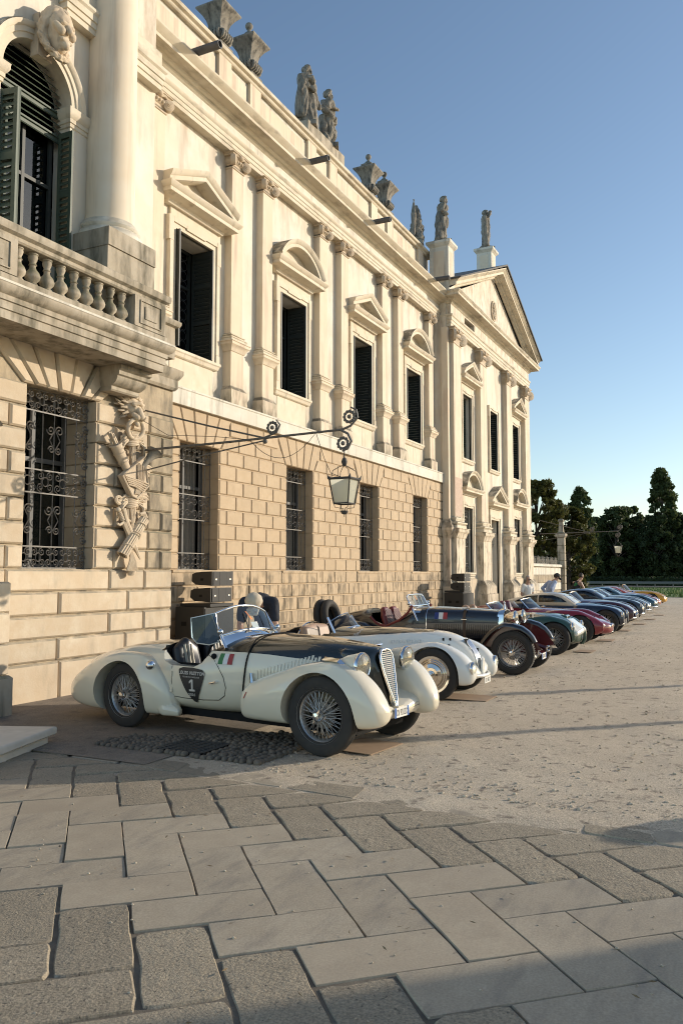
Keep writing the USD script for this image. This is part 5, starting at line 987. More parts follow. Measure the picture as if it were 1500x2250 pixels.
for k in range(34):
    u = -1.45 + .031*k
    if 15 <= k <= 17: continue
    lv.rings([[(u + a, float(hood.side(u + a, z)) - o, z) for a, o in ((0, -.002), (.004, .012), (.016, .013), (.02, -.002))] for z in np.linspace(.56, .76, 5)])
for k in range(44):
    u = -1.5 + .026*k; zz = np.interp(u, [-1.62, -1.2, -.8, -.36], [1.035, 1.02, 1.01, .985]); w_ = np.interp(u, [-1.62, -.36], [.3, .17])
    lv.rings([[(u + a, y, zz + o - .05*(abs(y)/w_)**4) for a, o in ((0, -.004), (.004, .009), (.012, .009), (.016, -.004))] for y in np.linspace(-w_, w_, 7)])
part(hd_, 'louvres', lv, 'deep_black_paint', 30)
q = [p for p in hood.ring(-.93) if p[2] > .50]; q = sorted([p for p in q if p[1] < 0], key=lambda p: p[2]) + sorted([p for p in q if p[1] >= 0], key=lambda p: -p[2])
m = MB().rings([[(p[0] + a, p[1]*1.02, p[2] + .006 + o) for a, o in ((-.024, 0), (.024, 0), (.024, .006), (-.024, .006))] for p in q]); part(car, 'bonnet_strap', m, 'brown_leather', 40)
part(car, 'strap_buckle', MB().box(-.97, -.89, -.30, -.24, .995, 1.02).tube([(-.98, -.345, .84), (-.88, -.345, .84)], .01, 6), 'chrome', False)
flag3(car, hood, -1.44, -1.22, .84, .95, ('flag_blue', 'flag_white', 'flag_red'), off=.006)
part(car, 'scuttle_line', MB().tube([(p[0], p[1]*1.012, p[2] + .004) for p in sorted([p for p in hood.ring(-1.58) if p[1] < 0 and p[2] > .5], key=lambda p: p[2])], .008, 5), 'chrome', 40)
part(car, 'cockpit_lining', MB().box(-2.74, -1.86, -.39, .39, .50, .52).box(-1.86, -1.85, -.40, .40, .5, 1.0).box(-2.76, -2.75, -.40, .40, .5, .9), 'black_lining', False)
rim = [(-2.6, .86), (-2.5, .76), (-2.4, .715), (-2.3, .70), (-2.05, .81), (-1.9, .93), (-1.81, 1.06)]
for s in (-1, 1): part(car, 'cockpit_piping', MB().tube([(u, s*.475, z) for u, z in rim], .022, 8), 'red_leather', 50)
for y in (-.19, .19):
    sq = hull([((-2.33, y - .15, .6), .05), ((-2.33, y + .15, .6), .05), ((-2.41, y - .14, .86), .05), ((-2.41, y + .14, .86), .05), ((-2.45, y - .06, .97), .05), ((-2.45, y + .06, .97), .05)], ICO2); s_ = part(car, 'seat', totri(sq), 'red_leather', 50)
    m = MB()
    for k in np.linspace(-.15, .15, 10): m.tube([(-2.285, y + k, .62), (-2.36, y + k*.98, .86), (-2.40, y + k*.75, .975)], .013, 6)
    part(s_, 'flutes', m, 'red_leather', 60)
R = holder(car, 'radiator'); part(R, 'radiator_shell', MB().rings([[(u, y*.98, z) for y, z in [(-.25, .47), (-.27, .6), (-.275, .8), (-.25, .93), (-.15, 1.0), (0, 1.02), (.15, 1.0), (.25, .93), (.275, .8), (.27, .6), (.25, .47)]] for u in (-.38, -.28)]), 'chrome', 30)
part(R, 'radiator_core', MB().rings([[(-.279, y*.86, z*.96 + .02) for y, z in [(-.25, .47), (-.27, .6), (-.275, .8), (-.25, .93), (-.15, 1.0), (0, 1.02), (.15, 1.0), (.25, .93), (.275, .8), (.27, .6), (.25, .47)]], [(-.272, y*.86, z*.96 + .02) for y, z in [(-.25, .47), (-.27, .6), (-.275, .8), (-.25, .93), (-.15, 1.0), (0, 1.02), (.15, 1.0), (.25, .93), (.275, .8), (.27, .6), (.25, .47)]]]), 'black_lining', False)
part(R, 'mascot', MB().tube([(-.33, 0, 1.0), (-.33, 0, 1.05), (-.33, 0, 1.09), (-.33, 0, 1.15)], [.03, .022, .01, .006], 10).mesh(trimesh.creation.icosphere(1, .018), (-.33, 0, 1.12)), 'chrome', 50)
def wing_(s, u0, pts, w=.19):
    m = MB(); P = np.array(pts); R_ = []
    for i, (u, z) in enumerate(P):
        d = P[min(i + 1, len(P) - 1)] - P[max(i - 1, 0)]; n = np.array([-d[1], d[0]]); n = n/np.linalg.norm(n); n = n if n[1] > 0 or i > len(P)*.7 else n
        ww = w/2*min(1, .55 + .18*min(i, len(P) - 1 - i)); R_.append([(u + n[0]*o, s*.585 + v, z + n[1]*o) for v, o in ((-ww, -.035), (-ww*.97, 0), (-ww*.6, .018), (0, .026), (ww*.6, .018), (ww*.97, 0), (ww, -.035), (ww*.6, .004), (0, .012), (-ww*.6, .004))])
    return m.rings(R_)
for s in (-1, 1):
    part(car, 'mudguard', wing_(s, 0, [(-.62, .40), (-.53, .53), (-.43, .65), (-.30, .75), (-.16, .80), (-.02, .79), (.12, .75), (.22, .68), (.29, .60), (.33, .52)]), 'deep_black_paint', 50)
    part(car, 'mudguard_valance', MB().add([(u, s*.50, z) for u, z in [(-.55, .45), (-.43, .62), (-.2, .77), (.05, .75), (.22, .65), (.40, .40), (.1, .35), (-.3, .35)]], [(0, 1, 6), (1, 2, 6), (2, 3, 6), (3, 4, 6), (4, 5, 6), (0, 6, 7)]), 'oxblood_paint', False)
    part(car, 'mudguard', wing_(s, 0, [(-3.35, .40), (-3.25, .58), (-3.05, .72), (-2.85, .77), (-2.65, .74), (-2.45, .62), (-2.3, .45), (-2.15, .33)]), 'deep_black_paint', 50)
    wheel(car, -.04, s*.665, .345, .232, .15, 'wire', s, tread='block', nsp=26); wheel(car, -2.85, s*.655, .345, .232, .15, 'wire', s, tread='block', nsp=20)
    lamp_round(car, (-.08, s*.26, .885), .108, .19, 'polished_disc'); part(car, 'lamp_stalk', MB().tube([(-.14, s*.24, .78), (-.2, s*.2, .55)], .018, 8), 'chrome', 50)
    part(car, 'chassis_rail', MB().tube([(-3.2, s*.3, .42), (-.2, s*.29, .44), (.12, s*.28, .42), (.30, s*.28, .36)], .04, 6), 'oxblood_paint', 40)
    part(car, 'shackle', MB().tube([(.30, s*.31, .40), (.30, s*.31, .30)], .014, 6).mesh(trimesh.creation.icosphere(1, .022), (.325, s*.31, .39)).mesh(trimesh.creation.icosphere(1, .022), (.325, s*.31, .32)), 'chrome', 40)
    if s < 0:
        sp = holder(car, 'spare_tyre')
        for k in range(2):
            m = MB(); t = np.linspace(0, 2*np.pi, 37); cen = np.array([-3.62 - .15*k, 0, .80]); m.tube([cen + np.array([-.05*math.sin(a), .26*math.cos(a), .26*math.sin(a)]) for a in t], .075, 12); part(sp, 'tyre', m, 'rubber', 60)
part(car, 'front_panel', MB().add([(-.25, -.29, .52), (-.25, .29, .52), (.32, .27, .30), (.32, -.27, .30), (-.25, -.29, .3), (-.25, .29, .3)], [(0, 1, 2, 3), (4, 3, 2, 5)]), 'oxblood_paint', False)
part(car, 'horn', MB().tube([(-.02, .5, .90), (.03, .5, .90)], [.03, .055], 12).tube([(-.1, .46, .8), (-.02, .5, .90)], .012, 6), 'chrome', 50)
label_plate(car, .345, .27, .30, .10, 'GO-KK 20', y0=-.08)
scr = holder(car, 'windscreen'); m = MB().tube([(-1.86, -.42, 1.05), (-1.95, -.40, 1.20), (-1.95, -.33, 1.235), (-1.94, 0, 1.245), (-1.95, .33, 1.235), (-1.95, .40, 1.20), (-1.86, .42, 1.05)], .015, 8).tube([(-1.86, -.42, 1.05), (-1.86, .42, 1.05)], .014, 8)
for s in (-1, 1): m.tube([(-1.86, s*.42, 1.05), (-1.72, s*.45, .80)], .018, 8).mesh(trimesh.creation.icosphere(1, .03), (-1.86, s*.44, 1.06)); m.mesh(trimesh.creation.icosphere(1, .03), (-1.88, s*.47, 1.10))
part(scr, 'screen_frame', m, 'chrome', 50); part(scr, 'screen_glass', MB().add([(-1.86, -.41, 1.055), (-1.86, .41, 1.055), (-1.945, .39, 1.235), (-1.945, -.39, 1.235)], [(0, 1, 2, 3)]), 'screen_glass', False)
part(scr, 'scuttle_hoop', MB().rings([[(u, y, z) for y, z in [(r*.40*math.cos(a), .93 + r*.10*math.sin(a)) for a in np.linspace(.1, np.pi - .1, 16)]] for u, r in ((-1.86, 1.06), (-1.78, 1.04), (-1.7, 1.0))], close=False), 'chrome', 40)
for y in (-.2, -.02, .17): part(scr, 'wiper', MB().tube([(-1.92, y, 1.24), (-1.885, y + .02, 1.12), (-1.86, y + .03, 1.06)], .006, 5), 'chrome', 40)
part(scr, 'orange_sticker', MB().add([(-1.93, -.06, 1.22), (-1.93, -.03, 1.22), (-1.90, .0, 1.15), (-1.90, -.03, 1.15)], [(0, 1, 2, 3)]), 'orange_sticker', False)
D = holder(car, 'start_number_decal'); mb_ = meshkit.text_mesh('LOUIS VUITTON', .035, .001, True); v = np.array(mb_.vertices); part(D, 'lettering', (np.stack([-2.2 + v[:, 0], np.full(len(v), -.484) - v[:, 2], .60 + v[:, 1]], 1), np.array(mb_.faces)), 'decal_white', False)
part(car, 'underbody', MB().box(-3.2, .1, -.3, .3, .33, .44).tube([(-.04, -.6, .345), (-.04, .6, .345)], .035, 8).tube([(-2.85, -.6, .345), (-2.85, .6, .345)], .045, 8), 'black_lining', False)
part(car, 'running_board', MB().box(-2.3, -.6, -.62, -.46, .32, .345).box(-2.3, -.6, .46, .62, .32, .345), 'deep_black_paint', False, kind='stuff')
# ---- the nine grand tourers further along the row
def gt(label, X, Y, pt, top, fen, kind, nose_w=.34, lamp='round', lz=(.42, .58), roof=None, bumper=False, grille='oval', hgt=1.0, seatm='tan_leather', extra=None, ang=-90):
    car = thing('sports_car', label, 'car', None, (X + W2, Y, 0), ang)
    uf = top[-1][0]; T = PchipInterpolator(*np.array(sorted(top)).T)
    tz = lambda u: float(T(u))
    zn = top[-1][1]
    st = [(-3.30, .10, .40, .52), (-3.2, .40, .28, .62), (-2.9, .58, .2, .72), (-2.4, .66, .18, .79), (-1.9, .68, .18, .81), (-1.4, .67, .18, tz(-1.1) - .005), (-1.0, .65, .18, tz(-1.0)), (-.5, .62, .18, tz(-.5)), (-.1, .57, .19, tz(-.1)), (uf - .28, .50, .19, tz(uf - .28)), (uf - .1, nose_w + .06, .21, tz(uf - .1)), (uf - .03, nose_w*.8, .24, tz(uf - .03) - .01), (uf, nose_w*.4, .28, zn)]
    body = Loft(st, 3.0, 2.8, 46, 36)
    F = PchipInterpolator(*np.array(sorted(fen)).T); f1 = max(q[0] for q in fen)
    def ff(s):
        us = np.linspace(-.95, f1, 9); return Loft([(u, .06 if i in (0, 8) else (.20 if i < 7 else .15), .20 + (.1 if i == 8 else 0), max(float(F(u)) if u > min(q[0] for q in fen) else float(F(min(q[0] for q in fen))), .4) - (.06 if i in (0,) else 0), s*(.49 if i < 7 else .475)) for i, u in enumerate(us)], 2.4, 2.2, 30, 28)
    def fr(s): return Loft([(-3.25, .04, .3, .45, s*.48), (-3.05, .14, .2, .62, s*.5), (-2.75, .19, .18, .76, s*.5), (-2.4, .2, .18, .80, s*.5), (-2.0, .17, .18, .77, s*.5), (-1.7, .05, .2, .70, s*.5)], 2.4, 2.2, 28, 28)
    bm = union([body.man()] + [f(s).man() for f in (ff, fr) for s in (-1, 1)])
    for s in (-1, 1): bm = bm - cyl(-.02, .32, .345, s*.40, s*.95, 40) - cyl(-2.42, .32, .345, s*.40, s*.95, 40)
    if kind != 'coupe':
        bm = bm - prism([(-2.05, 1.2), (-2.0, .70), (-1.85, .62), (-1.35, .64), (-1.2, .78), (-1.15, 1.2)], -.52, .52)
    bpath = part(car, 'body', totri(bm), pt, 32)
    for s in (-1, 1):
        wheel(car, -.02, s*.66, .32, .215, .15, 'wire' if X < 30 else 'disc2', s, nsp=20); wheel(car, -2.42, s*.66, .32, .215, .15, 'wire' if X < 30 else 'disc2', s, nsp=20)
        part(car, 'wheel_arch_liner', MB().box(-.34, .3, s*.41 - .005, s*.41 + .005, .25, .62).box(-2.74, -2.1, s*.41 - .005, s*.41 + .005, .25, .62), 'black_lining', False)
        zc = (lz[0] + lz[1])/2; r = (lz[1] - lz[0])/2
        if lamp == 'round': lamp_round(car, (f1 - .045, s*.475, zc), r*.9, .1, pt)
        else:
            L = holder(car, 'headlight'); q = hull([((f1 - .02, s*.42, lz[0] + .02), .045), ((f1 - .34, s*.49, lz[1] + .03), .05), ((f1 - .18, s*.52, zc), .06)], ICO2); part(L, 'lens', totri(q), 'lamp_bowl' if lamp == 'faired' else 'satin_steel', 60)
            part(L, 'lamp_rim', MB().tube([(f1 - .39, s*.50, lz[1] + .07), (f1 - .22, s*.575, zc + .03), (f1 + .01, s*.455, lz[0] + .0), (f1 - .10, s*.40, zc + .06), (f1 - .39, s*.50, lz[1] + .07)], .010, 6), 'chrome', 50)
    G = holder(car, 'radiator_grille'); gu = uf - .015; t = np.linspace(0, 2*np.pi, 25); gz, gw, gh = zn - .10, nose_w*.75, .08 if grille != 'low' else .045
    P = [(gu - .10*(abs(math.cos(a))**2), gw*math.cos(a), gz + gh*math.sin(a)) for a in t]
    part(G, 'grille_mouth', MB().rings([P[:-1], [(p[0] + .012, p[1]*.9, gz + (p[2] - gz)*.9) for p in P[:-1]]]), 'black_lining', False); part(G, 'grille_surround', MB().tube([(p[0] + .01, p[1], p[2]) for p in P], .014, 7), 'chrome', 50)
    m = MB()
    for y in np.linspace(-.8, .8, 9): m.tube([(gu + .012 - .1*y*y, gw*y, gz - gh*.8*math.sqrt(1 - y*y)), (gu + .012 - .1*y*y, gw*y, gz + gh*.8*math.sqrt(1 - y*y))], .005, 4)
    for z in (-.04, 0, .04): m.tube([(gu + .014 - .1*y*y, gw*y, gz + z) for y in np.linspace(-.8, .8, 9)], .005, 4)
    part(G, 'grille_bars', m, 'satin_steel', 40)
    if bumper:
        for s in (-1, 1): part(car, 'bumper', MB().tube([(uf + .0, s*.12, .27), (uf + .0, s*.3, .27), (uf - .12, s*.5, .275), (uf - .3, s*.64, .29)], [.03, .035, .035, .02], 8).tube([(uf + .02, s*.16, .22), (uf + .03, s*.16, .40)], .025, 8), 'chrome', 50)
    scr = holder(car, 'windscreen'); ys = np.linspace(-.52, .52, 13)
    if kind == 'coupe':
        zr = 1.10*hgt
        cab = Loft([(-3.05, .30, .60, .76), (-2.8, .46, .6, .87*hgt), (-2.35, .52, .6, .985*hgt), (-2.0, .54, .6, 1.065*hgt), (-1.6, .545, .6, zr), (-1.3, .54, .6, 1.08*hgt), (-1.12, .53, .6, 1.0*hgt), (-.85, .50, .6, .82)], 3.4, 2.6, 40, 36); cm = cab.man()
        win = prism([(-2.55, .83), (-2.2, .985*hgt), (-1.85, 1.02*hgt), (-1.45, 1.02*hgt), (-1.22, .95*hgt), (-1.05, .83)], -1, 1); post = prism([(-1.87, .8), (-1.83, .8), (-1.83, 1.1), (-1.87, 1.1)], -1, 1)
        ws = prism([(-1.15, 1.02*hgt), (-1.06, 1.0), (-.80, .83), (-.5, .83), (-.5, 1.3), (-1.0, 1.3)], -.47, .47); inner = cm.scale([.96, .94, .975]).translate([-.07, 0, .0])
        shell = cm - inner; part(car, 'roof', totri((shell - win) - ws + (shell ^ post ^ win)), roof or pt, 35)
        part(car, 'side_windows', totri((cm.scale([.985, .975, .985]).translate([-.025, 0, .005]) ^ win) - inner), 'tinted_glass', 40, kind='stuff'); part(scr, 'screen_glass', totri((cm ^ ws) - inner), 'tinted_glass', 40)
        e = [(-1.14, y, 1.035*hgt - .4*y*y*y*y) for y in np.linspace(-.46, .46, 9)]; part(scr, 'screen_frame', MB().tube([(-.86, -.47, .815)] + e + [(-.86, .47, .815)], .010, 6), 'chrome', 50)
        if X < 25: part(car, 'rear_seat_trim', totri(hull([((-1.9, -.2, .7), .12), ((-1.95, .25, .85), .12)])), 'tan_leather', 50)
    else:
        zs = .80; h = .22*hgt
        part(scr, 'screen_glass', MB().rings([[(-1.32 - .10*(y/.5)**2, y*.92, zs + h - .03*(y/.5)**2) for y in ys], [(-1.05 - .16*(y/.5)**2, y*1.02, zs - .02) for y in ys]], close=False), 'tinted_glass', True)
        part(scr, 'screen_frame', MB().tube([(-1.05 - .16*(y/.5)**2, y*1.02, zs - .02) for y in ys[::-1]] + [(-1.32 - .10*(y/.5)**2, y*.92, zs + h - .03*(y/.5)**2) for y in ys] + [(-1.21, .53, zs - .02)], .012, 6), pt if kind == 'wedge' else 'chrome', 50)
        part(car, 'cockpit_lining', MB().box(-2.0, -1.2, -.515, .515, .60, .64), 'black_lining', False)
        for y in (-.24, .24): part(car, 'seat', totri(hull([((-1.85, y - .12, .62), .07), ((-1.85, y + .12, .62), .07), ((-1.95, y, .86 if kind == 'open' else .82), .09)], ICO2)), seatm, 50)
        part(car, 'steering_wheel', MB().tube([(-1.42 + .05*math.sin(a), -.24 + .17*math.cos(a), .78 + .15*math.sin(a)) for a in np.linspace(0, 2*np.pi, 20)], .012, 6), 'black_lining', 40)
    part(car, 'underbody', MB().box(-3.0, uf - .2, -.4, .4, .17, .22), 'black_lining', False)
    if extra: extra(car, body, ff, uf)
    return car
def x_green(car, body, ff, uf):
    part(car, 'nose_flash', totri((hull([((.18, -.2, .60), .10), ((.18, .2, .60), .10), ((.40, -.15, .46), .08), ((.40, .15, .46), .08), ((.36, -.36, .42), .06), ((.36, .36, .42), .06)], ICO2))), 'white_paint', 50)
    part(car, 'bonnet_scoop', totri(hull([((-.5, -.14, .76), .04), ((-.5, .14, .76), .04), ((.12, -.14, .72), .05), ((.12, .14, .72), .05)], ICO2)), 'green_car_paint', 50); part(car, 'scoop_mouth', MB().box(.165, .173, -.14, .14, .68, .745), 'black_lining', False)
    part(car, 'grille_stripe', MB().tube([(.44, 0, .52), (.475, 0, .42), (.47, 0, .28), (.42, 0, .20)], .035, 8), 'green_car_paint', 50)
def x_red(car, body, ff, uf):
    part(car, 'headrest_fairing', totri(hull([((-1.98, -.24, .80), .10), ((-2.0, -.24, .74), .14), ((-2.9, -.24, .68), .07), ((-2.0, -.1, .74), .1), ((-2.0, -.38, .72), .1)], ICO2)), 'red_paint', 50)
    part(car, 'wrap_screen', MB().rings([[(-1.55 - .35*abs(math.cos(a)), -.05 + .5*math.cos(a), .80) for a in np.linspace(0, np.pi, 16)], [(-1.66 - .35*abs(math.cos(a)), -.05 + .47*math.cos(a), .93) for a in np.linspace(0, np.pi, 16)]], close=False), 'screen_glass', True)
    for s in (-1, 1): lamp_round(car, (uf - .03, s*.10, .40), .05, .06, 'red_paint')
    lamp_round(car, (-.9, -.3, .83), .02, .03, 'red_paint')
def x_navy(car, body, ff, uf): 
    flag3(car, body, -.78, -.60, .66, .76, ('grey_car_paint', 'flag_white', 'cardboard'), off=.004)
    part(car, 'bonnet_bead', MB().tube([(-.75, 0, .815), (-.3, 0, .80), (.1, 0, .725)], .012, 6), 'chrome', 50)
def x_maroon(car, body, ff, uf):
    for s in (-1, 1): lamp_round(car, (uf + .01, s*.17, .36), .06, .06, 'maroon_paint')
def x_yellow(car, body, ff, uf): flag3(car, body, -.95, -.75, .66, .76, ('flag_blue', 'flag_white', 'flag_red'), off=.004)
OV = [(-1.4, .82), (-.91, .81), (-.48, .80), (-.09, .75), (.17, .69)]
gt('dark green sports racer with a white nose and round headlights, beside the black tourer', 16.56, 3.51, 'green_car_paint', [(-1.4, .80), (-.6, .80), (-.3, .81), (.02, .78), (.21, .69), (.43, .50)], [(-.9, .72), (-.42, .75), (-.19, .775), (.04, .74), (.24, .67), (.37, .54)], 'open', .32, lz=(.45, .65), extra=x_green)
gt('bright red open racing car with faired headlights and a headrest fairing', 19.55, 3.55, 'red_paint', [(-1.4, .80), (-.64, .78), (-.29, .74), (.06, .65), (.28, .57), (.48, .50), (.64, .44)], [(-.9, .70), (-.4, .765), (-.1, .76), (.15, .68), (.35, .58), (.5, .47)], 'open', .24, 'faired', (.40, .56), extra=x_red, seatm='red_leather')
gt('dark navy coupe with a beige roof, between the red racer and the maroon convertible', 22.9, 3.46, 'navy_paint', OV + [(.36, .56)], [(-.9, .76), (-.5, .77), (-.1, .755), (.17, .70), (.36, .60), (.42, .50)], 'coupe', .30, lz=(.42, .62), roof='beige_roof_paint', bumper=True, extra=x_navy)
gt('dark maroon convertible with a raked windscreen and chrome bumper', 26.2, 3.67, 'maroon_paint', OV + [(.36, .58), (.5, .47)], [(-.9, .74), (-.4, .77), (-.05, .75), (.25, .66), (.48, .5)], 'open', .26, 'faired2', (.42, .58), bumper=True, extra=x_maroon, hgt=1.15)
gt('dark blue-black coupe with a low roof, behind the maroon convertible', 29.4, 3.73, 'steel_blue_paint', OV + [(.36, .58), (.45, .48)], [(-.9, .75), (-.4, .78), (-.05, .76), (.25, .67), (.44, .55)], 'coupe', .28, lz=(.45, .63), bumper=True)
gt('silver-grey coupe with long pointed nose and chrome bumper', 32.5, 4.0, 'grey_car_paint', OV + [(.36, .60), (.62, .46)], [(-.9, .74), (-.4, .77), (-.05, .75), (.25, .66), (.55, .5)], 'coupe', .22, 'faired2', (.44, .56), bumper=True, hgt=.98)
gt('teal blue sports car with faired headlights', 35.8, 4.05, 'teal_paint', OV + [(.36, .60), (.60, .47)], [(-.9, .74), (-.4, .77), (-.05, .75), (.25, .66), (.52, .5)], 'coupe', .26, 'faired2', (.43, .55), bumper=True, hgt=.97)
gt('coral red low sports coupe, second from the far end', 39.3, 4.25, 'coral_paint', OV[:2] + [(-.4, .74), (.1, .64), (.4, .53), (.62, .42)], [(-.9, .68), (-.4, .72), (-.05, .69), (.25, .60), (.5, .47)], 'coupe', .34, 'faired2', (.42, .5), grille='low', hgt=.95)
gt('yellow open spider with a raised wedge windscreen, last of the row', 43.4, 4.38, 'yellow_paint', [(-1.4, .80), (-.9, .79), (-.4, .76), (.1, .68), (.4, .58), (.66, .46)], [(-.9, .74), (-.4, .77), (-.05, .75), (.25, .67), (.55, .52)], 'wedge', .40, 'faired2', (.44, .52), grille='low', extra=x_yellow, hgt=1.3, seatm='black_leather')
for (x, y), lb in (((17.6, 3.05), 'brown cardboard sheet under the nose of the green racer'), ((20.7, 3.1), 'brown cardboard sheet under the nose of the red racer'), ((24.6, 3.2), 'brown cardboard sheet under the front of the navy coupe'), ((27.9, 3.15), 'brown cardboard sheet under the front of the maroon convertible'), ((31.0, 3.15), 'brown cardboard sheet under the front of the blue-black coupe'), ((34.3, 3.15), 'brown cardboard sheet under the front of the silver-grey coupe')):
    say(stage.GetPrimAtPath(carpet(-.22, .12, -.3, .3, (x, y, 0), -90)), lb)
# ---------------------------------------------------------------- urns and statues on the parapet
def ring2(hw, z, rnd=.0): return [(-hw, -hw, z), (hw, -hw, z), (hw, hw, z), (-hw, hw, z)]
def make_urn(label, loc):
    t = thing('stone_urn', label, 'urn', 'stone urns along the parapet', loc, 0)
    part(t, 'plinth', MB().rings([ring2(.22, 0), ring2(.22, .13), ring2(.19, .14), ring2(.17, .17), ring2(.135, .185), ring2(.125, .215)]), 'dark_stone', False)
    b = MB().rings([ring2(h, z) for h, z in ((.125, .215), (.17, .25), (.20, .33), (.175, .42), (.15, .50), (.155, .58), (.185, .68), (.25, .79), (.31, .86), (.335, .885), (.345, .90), (.345, .935), (.32, .95), (.20, .985), (.10, 1.02))]); bowl = part(t, 'bowl', b, 'dark_stone', 25)
    m = MB()
    for k in range(4):
        for q in np.linspace(-.145, .145, 5):
            a = k*math.pi/2; c, s_ = math.cos(a), math.sin(a); P = [(.15, .235), (.205, .27), (.235, .33), (.22, .39), (.18, .425)]
            m.tube([(c*r - s_*q, s_*r + c*q, z) for r, z in P], [.02, .034, .038, .034, .02], 6)
    part(bowl, 'gadroons', m, 'dark_stone', 60)
    part(t, 'lid', MB().rings([ring2(h, z) for h, z in ((.12, 1.0), (.17, 1.05), (.17, 1.08), (.09, 1.14), (.045, 1.21))]).lathe([(.045, 1.20), (.04, 1.26), (.055, 1.275)], 12).mesh(trimesh.creation.icosphere(2, .085), (0, 0, 1.345)), 'dark_stone', 40)
    return t
for (x, lb) in ((13.56, 'nearest grey stone urn on the roof parapet, cut by the top of the picture'), (14.73, 'grey stone urn with ball finial, left of the robed statue'), (21.16, 'grey stone urn with ball finial, right of the half-nude statue'), (22.33, 'grey stone urn with ball finial, left of the carved trophy of flags')): make_urn(lb, (x, 9.62, 12.50))
def hd(c, r=.115, turn=0, tilt=0):
    f = face(.55); f.apply_transform(trimesh.transformations.rotation_matrix(tilt, [1, 0, 0])); f.apply_transform(trimesh.transformations.rotation_matrix(turn, [0, 0, 1])); return np.array(f.vertices) + c, np.array(f.faces)
def statue(name, label, loc, rot, body, head, turn=0, tilt=0, robes=(), amp=.03, s=1.0, extra=(), fx=(11, 11, 2.5)):
    t = thing(name, label, 'statue', None, loc, rot); f = figure(body, .024, 3); f = fold(f, amp*1.35, fx, int(loc[0]*10)); m = MB().mesh(f)
    m.v[-1] = m.v[-1]*s*[1.22, 1.22, 1.0]; part(t, 'figure', m, 'dark_stone', 60)
    m = MB(); v, fc = hd(np.array(head), turn=turn, tilt=tilt); m.add(v*s*[1.1, 1.1, 1], fc); hr = fold(figure([[(np.array(head) + (0, .06, .07), .105), (np.array(head) + (0, .03, .12), .09)], [(np.array(head) + (-.07, .04, .0), .05), (np.array(head) + (-.05, 0, .13), .06), (np.array(head) + (.05, 0, .13), .06), (np.array(head) + (.07, .04, 0), .05)]], .025, 3), .02, (30, 30, 30), 4)
    m.add(np.array(hr.vertices)*s*[1.1, 1.1, 1], np.array(hr.faces)); part(t, 'head', m, 'dark_stone', 60)
    for nm, mm in extra: mm.v = [q*s for q in mm.v]; part(t, nm, mm, 'dark_stone', 50)
    part(t, 'base', MB().rings([ring2(.27, -.02), ring2(.27, .09)]), 'dark_stone', False); return t
leg = lambda s, k=(0, 0), f=(0, 0): [((s*.10, 0, .80), .12), ((s*.11 + k[0], k[1], .48), .085), ((s*.11 + f[0], f[1], .12), .06), ((s*.11 + f[0], f[1] - .10, .09), .045)]
part(wing, 'statue_plinth', MB().box(16.98, 19.0, 9.34, 9.80, 12.50, 12.78), 'grey_stone', False)
statue('robed_statue', 'tall robed statue with long mantle, left of the pair on the parapet', (17.36, 9.58, 12.78), 20,
       [[((0, 0, 1.25), .16), ((0, .02, .95), .16), ((0, .02, .5), .21), ((0, .02, .10), .25)], [((-.15, .02, 1.26), .10), ((-.24, .02, 1.0), .09), ((-.10, -.16, .92), .06)], [((.15, .02, 1.26), .10), ((.25, -.02, 1.02), .08), ((.26, -.16, .84), .06), ((.28, -.2, .72), .05)], [((-.16, .08, 1.22), .10), ((-.26, .06, .8), .11), ((-.22, .08, .25), .12)], [((-.16, -.1, 1.2), .07), ((.1, -.14, .95), .07), ((.2, -.1, .6), .07)], [((0, 0, 1.3), .09), ((0, .0, 1.42), .07)]], (0, -.02, 1.47), .4, .1, amp=.05, fx=(12, 12, 2.0))
statue('half_nude_statue', 'statue with bare chest and drapery round the hips, right of the pair on the parapet', (18.53, 9.58, 12.78), 25,
       [leg(-1, (0, -.04), (.02, .02)), leg(1, (.03, -.10), (.12, -.02)), [((0, 0, .86), .15), ((0, -.02, 1.06), .13), ((0, 0, 1.26), .155)], [((-.16, 0, 1.28), .075), ((-.24, .02, 1.04), .06), ((-.06, -.18, 1.08), .045), ((.08, -.2, 1.16), .04)], [((.16, 0, 1.28), .075), ((.24, .04, 1.02), .06), ((.22, -.02, .80), .05)], [((0, 0, 1.3), .08), ((0, 0, 1.42), .06)], [((-.2, .1, 1.2), .06), ((-.27, .08, .95), .08), ((-.1, -.1, .78), .10), ((.14, -.1, .84), .09), ((.2, .06, .9), .06)], [((-.12, .1, .8), .12), ((-.16, .1, .3), .10), ((-.16, .06, .12), .13)]], (0, -.02, 1.47), .6, 0, amp=.03, fx=(13, 13, 5))
tr = MB().mesh(fold(figure([[((0, 0, .1), .20), ((0, 0, .5), .24), ((0, -.02, .8), .2), ((0, -.02, 1.0), .13)], [((.15, -.1, .55), .13), ((.2, -.1, .8), .1)], [((-.1, -.14, .3), .12), ((.14, -.14, .3), .12)], [((0, -.14, .62), .12)]*2], .03, 3), .075, (9, 9, 9), 6)); t_ = thing('stone_trophy', 'carved stone trophy of flags, armour and a tasselled canopy on the parapet', 'statue', None, (24.90, 9.58, 12.5), 15)
part(t_, 'armour', tr, 'dark_stone', 50); part(t_, 'canopy', fold(figure([[((.06, 0, 1.42), .04), ((.06, 0, 1.3), .10), ((.08, 0, 1.05), .17)]], .025, 3), .035, (25, 25, 2), 5), 'dark_stone', 50)
m = MB()
for x, a in ((-.26, .05), (-.16, .0)): m.mesh(fold(totri(hull([((x, .05, .3), .05), ((x - .05, .05, 1.0), .09), ((x + a, .05, 1.50), .015)]).refine_to_length(.04)), .02, (20, 20, 4), 3)).mesh(trimesh.creation.icosphere(1, .025), (x + a, .05, 1.53))
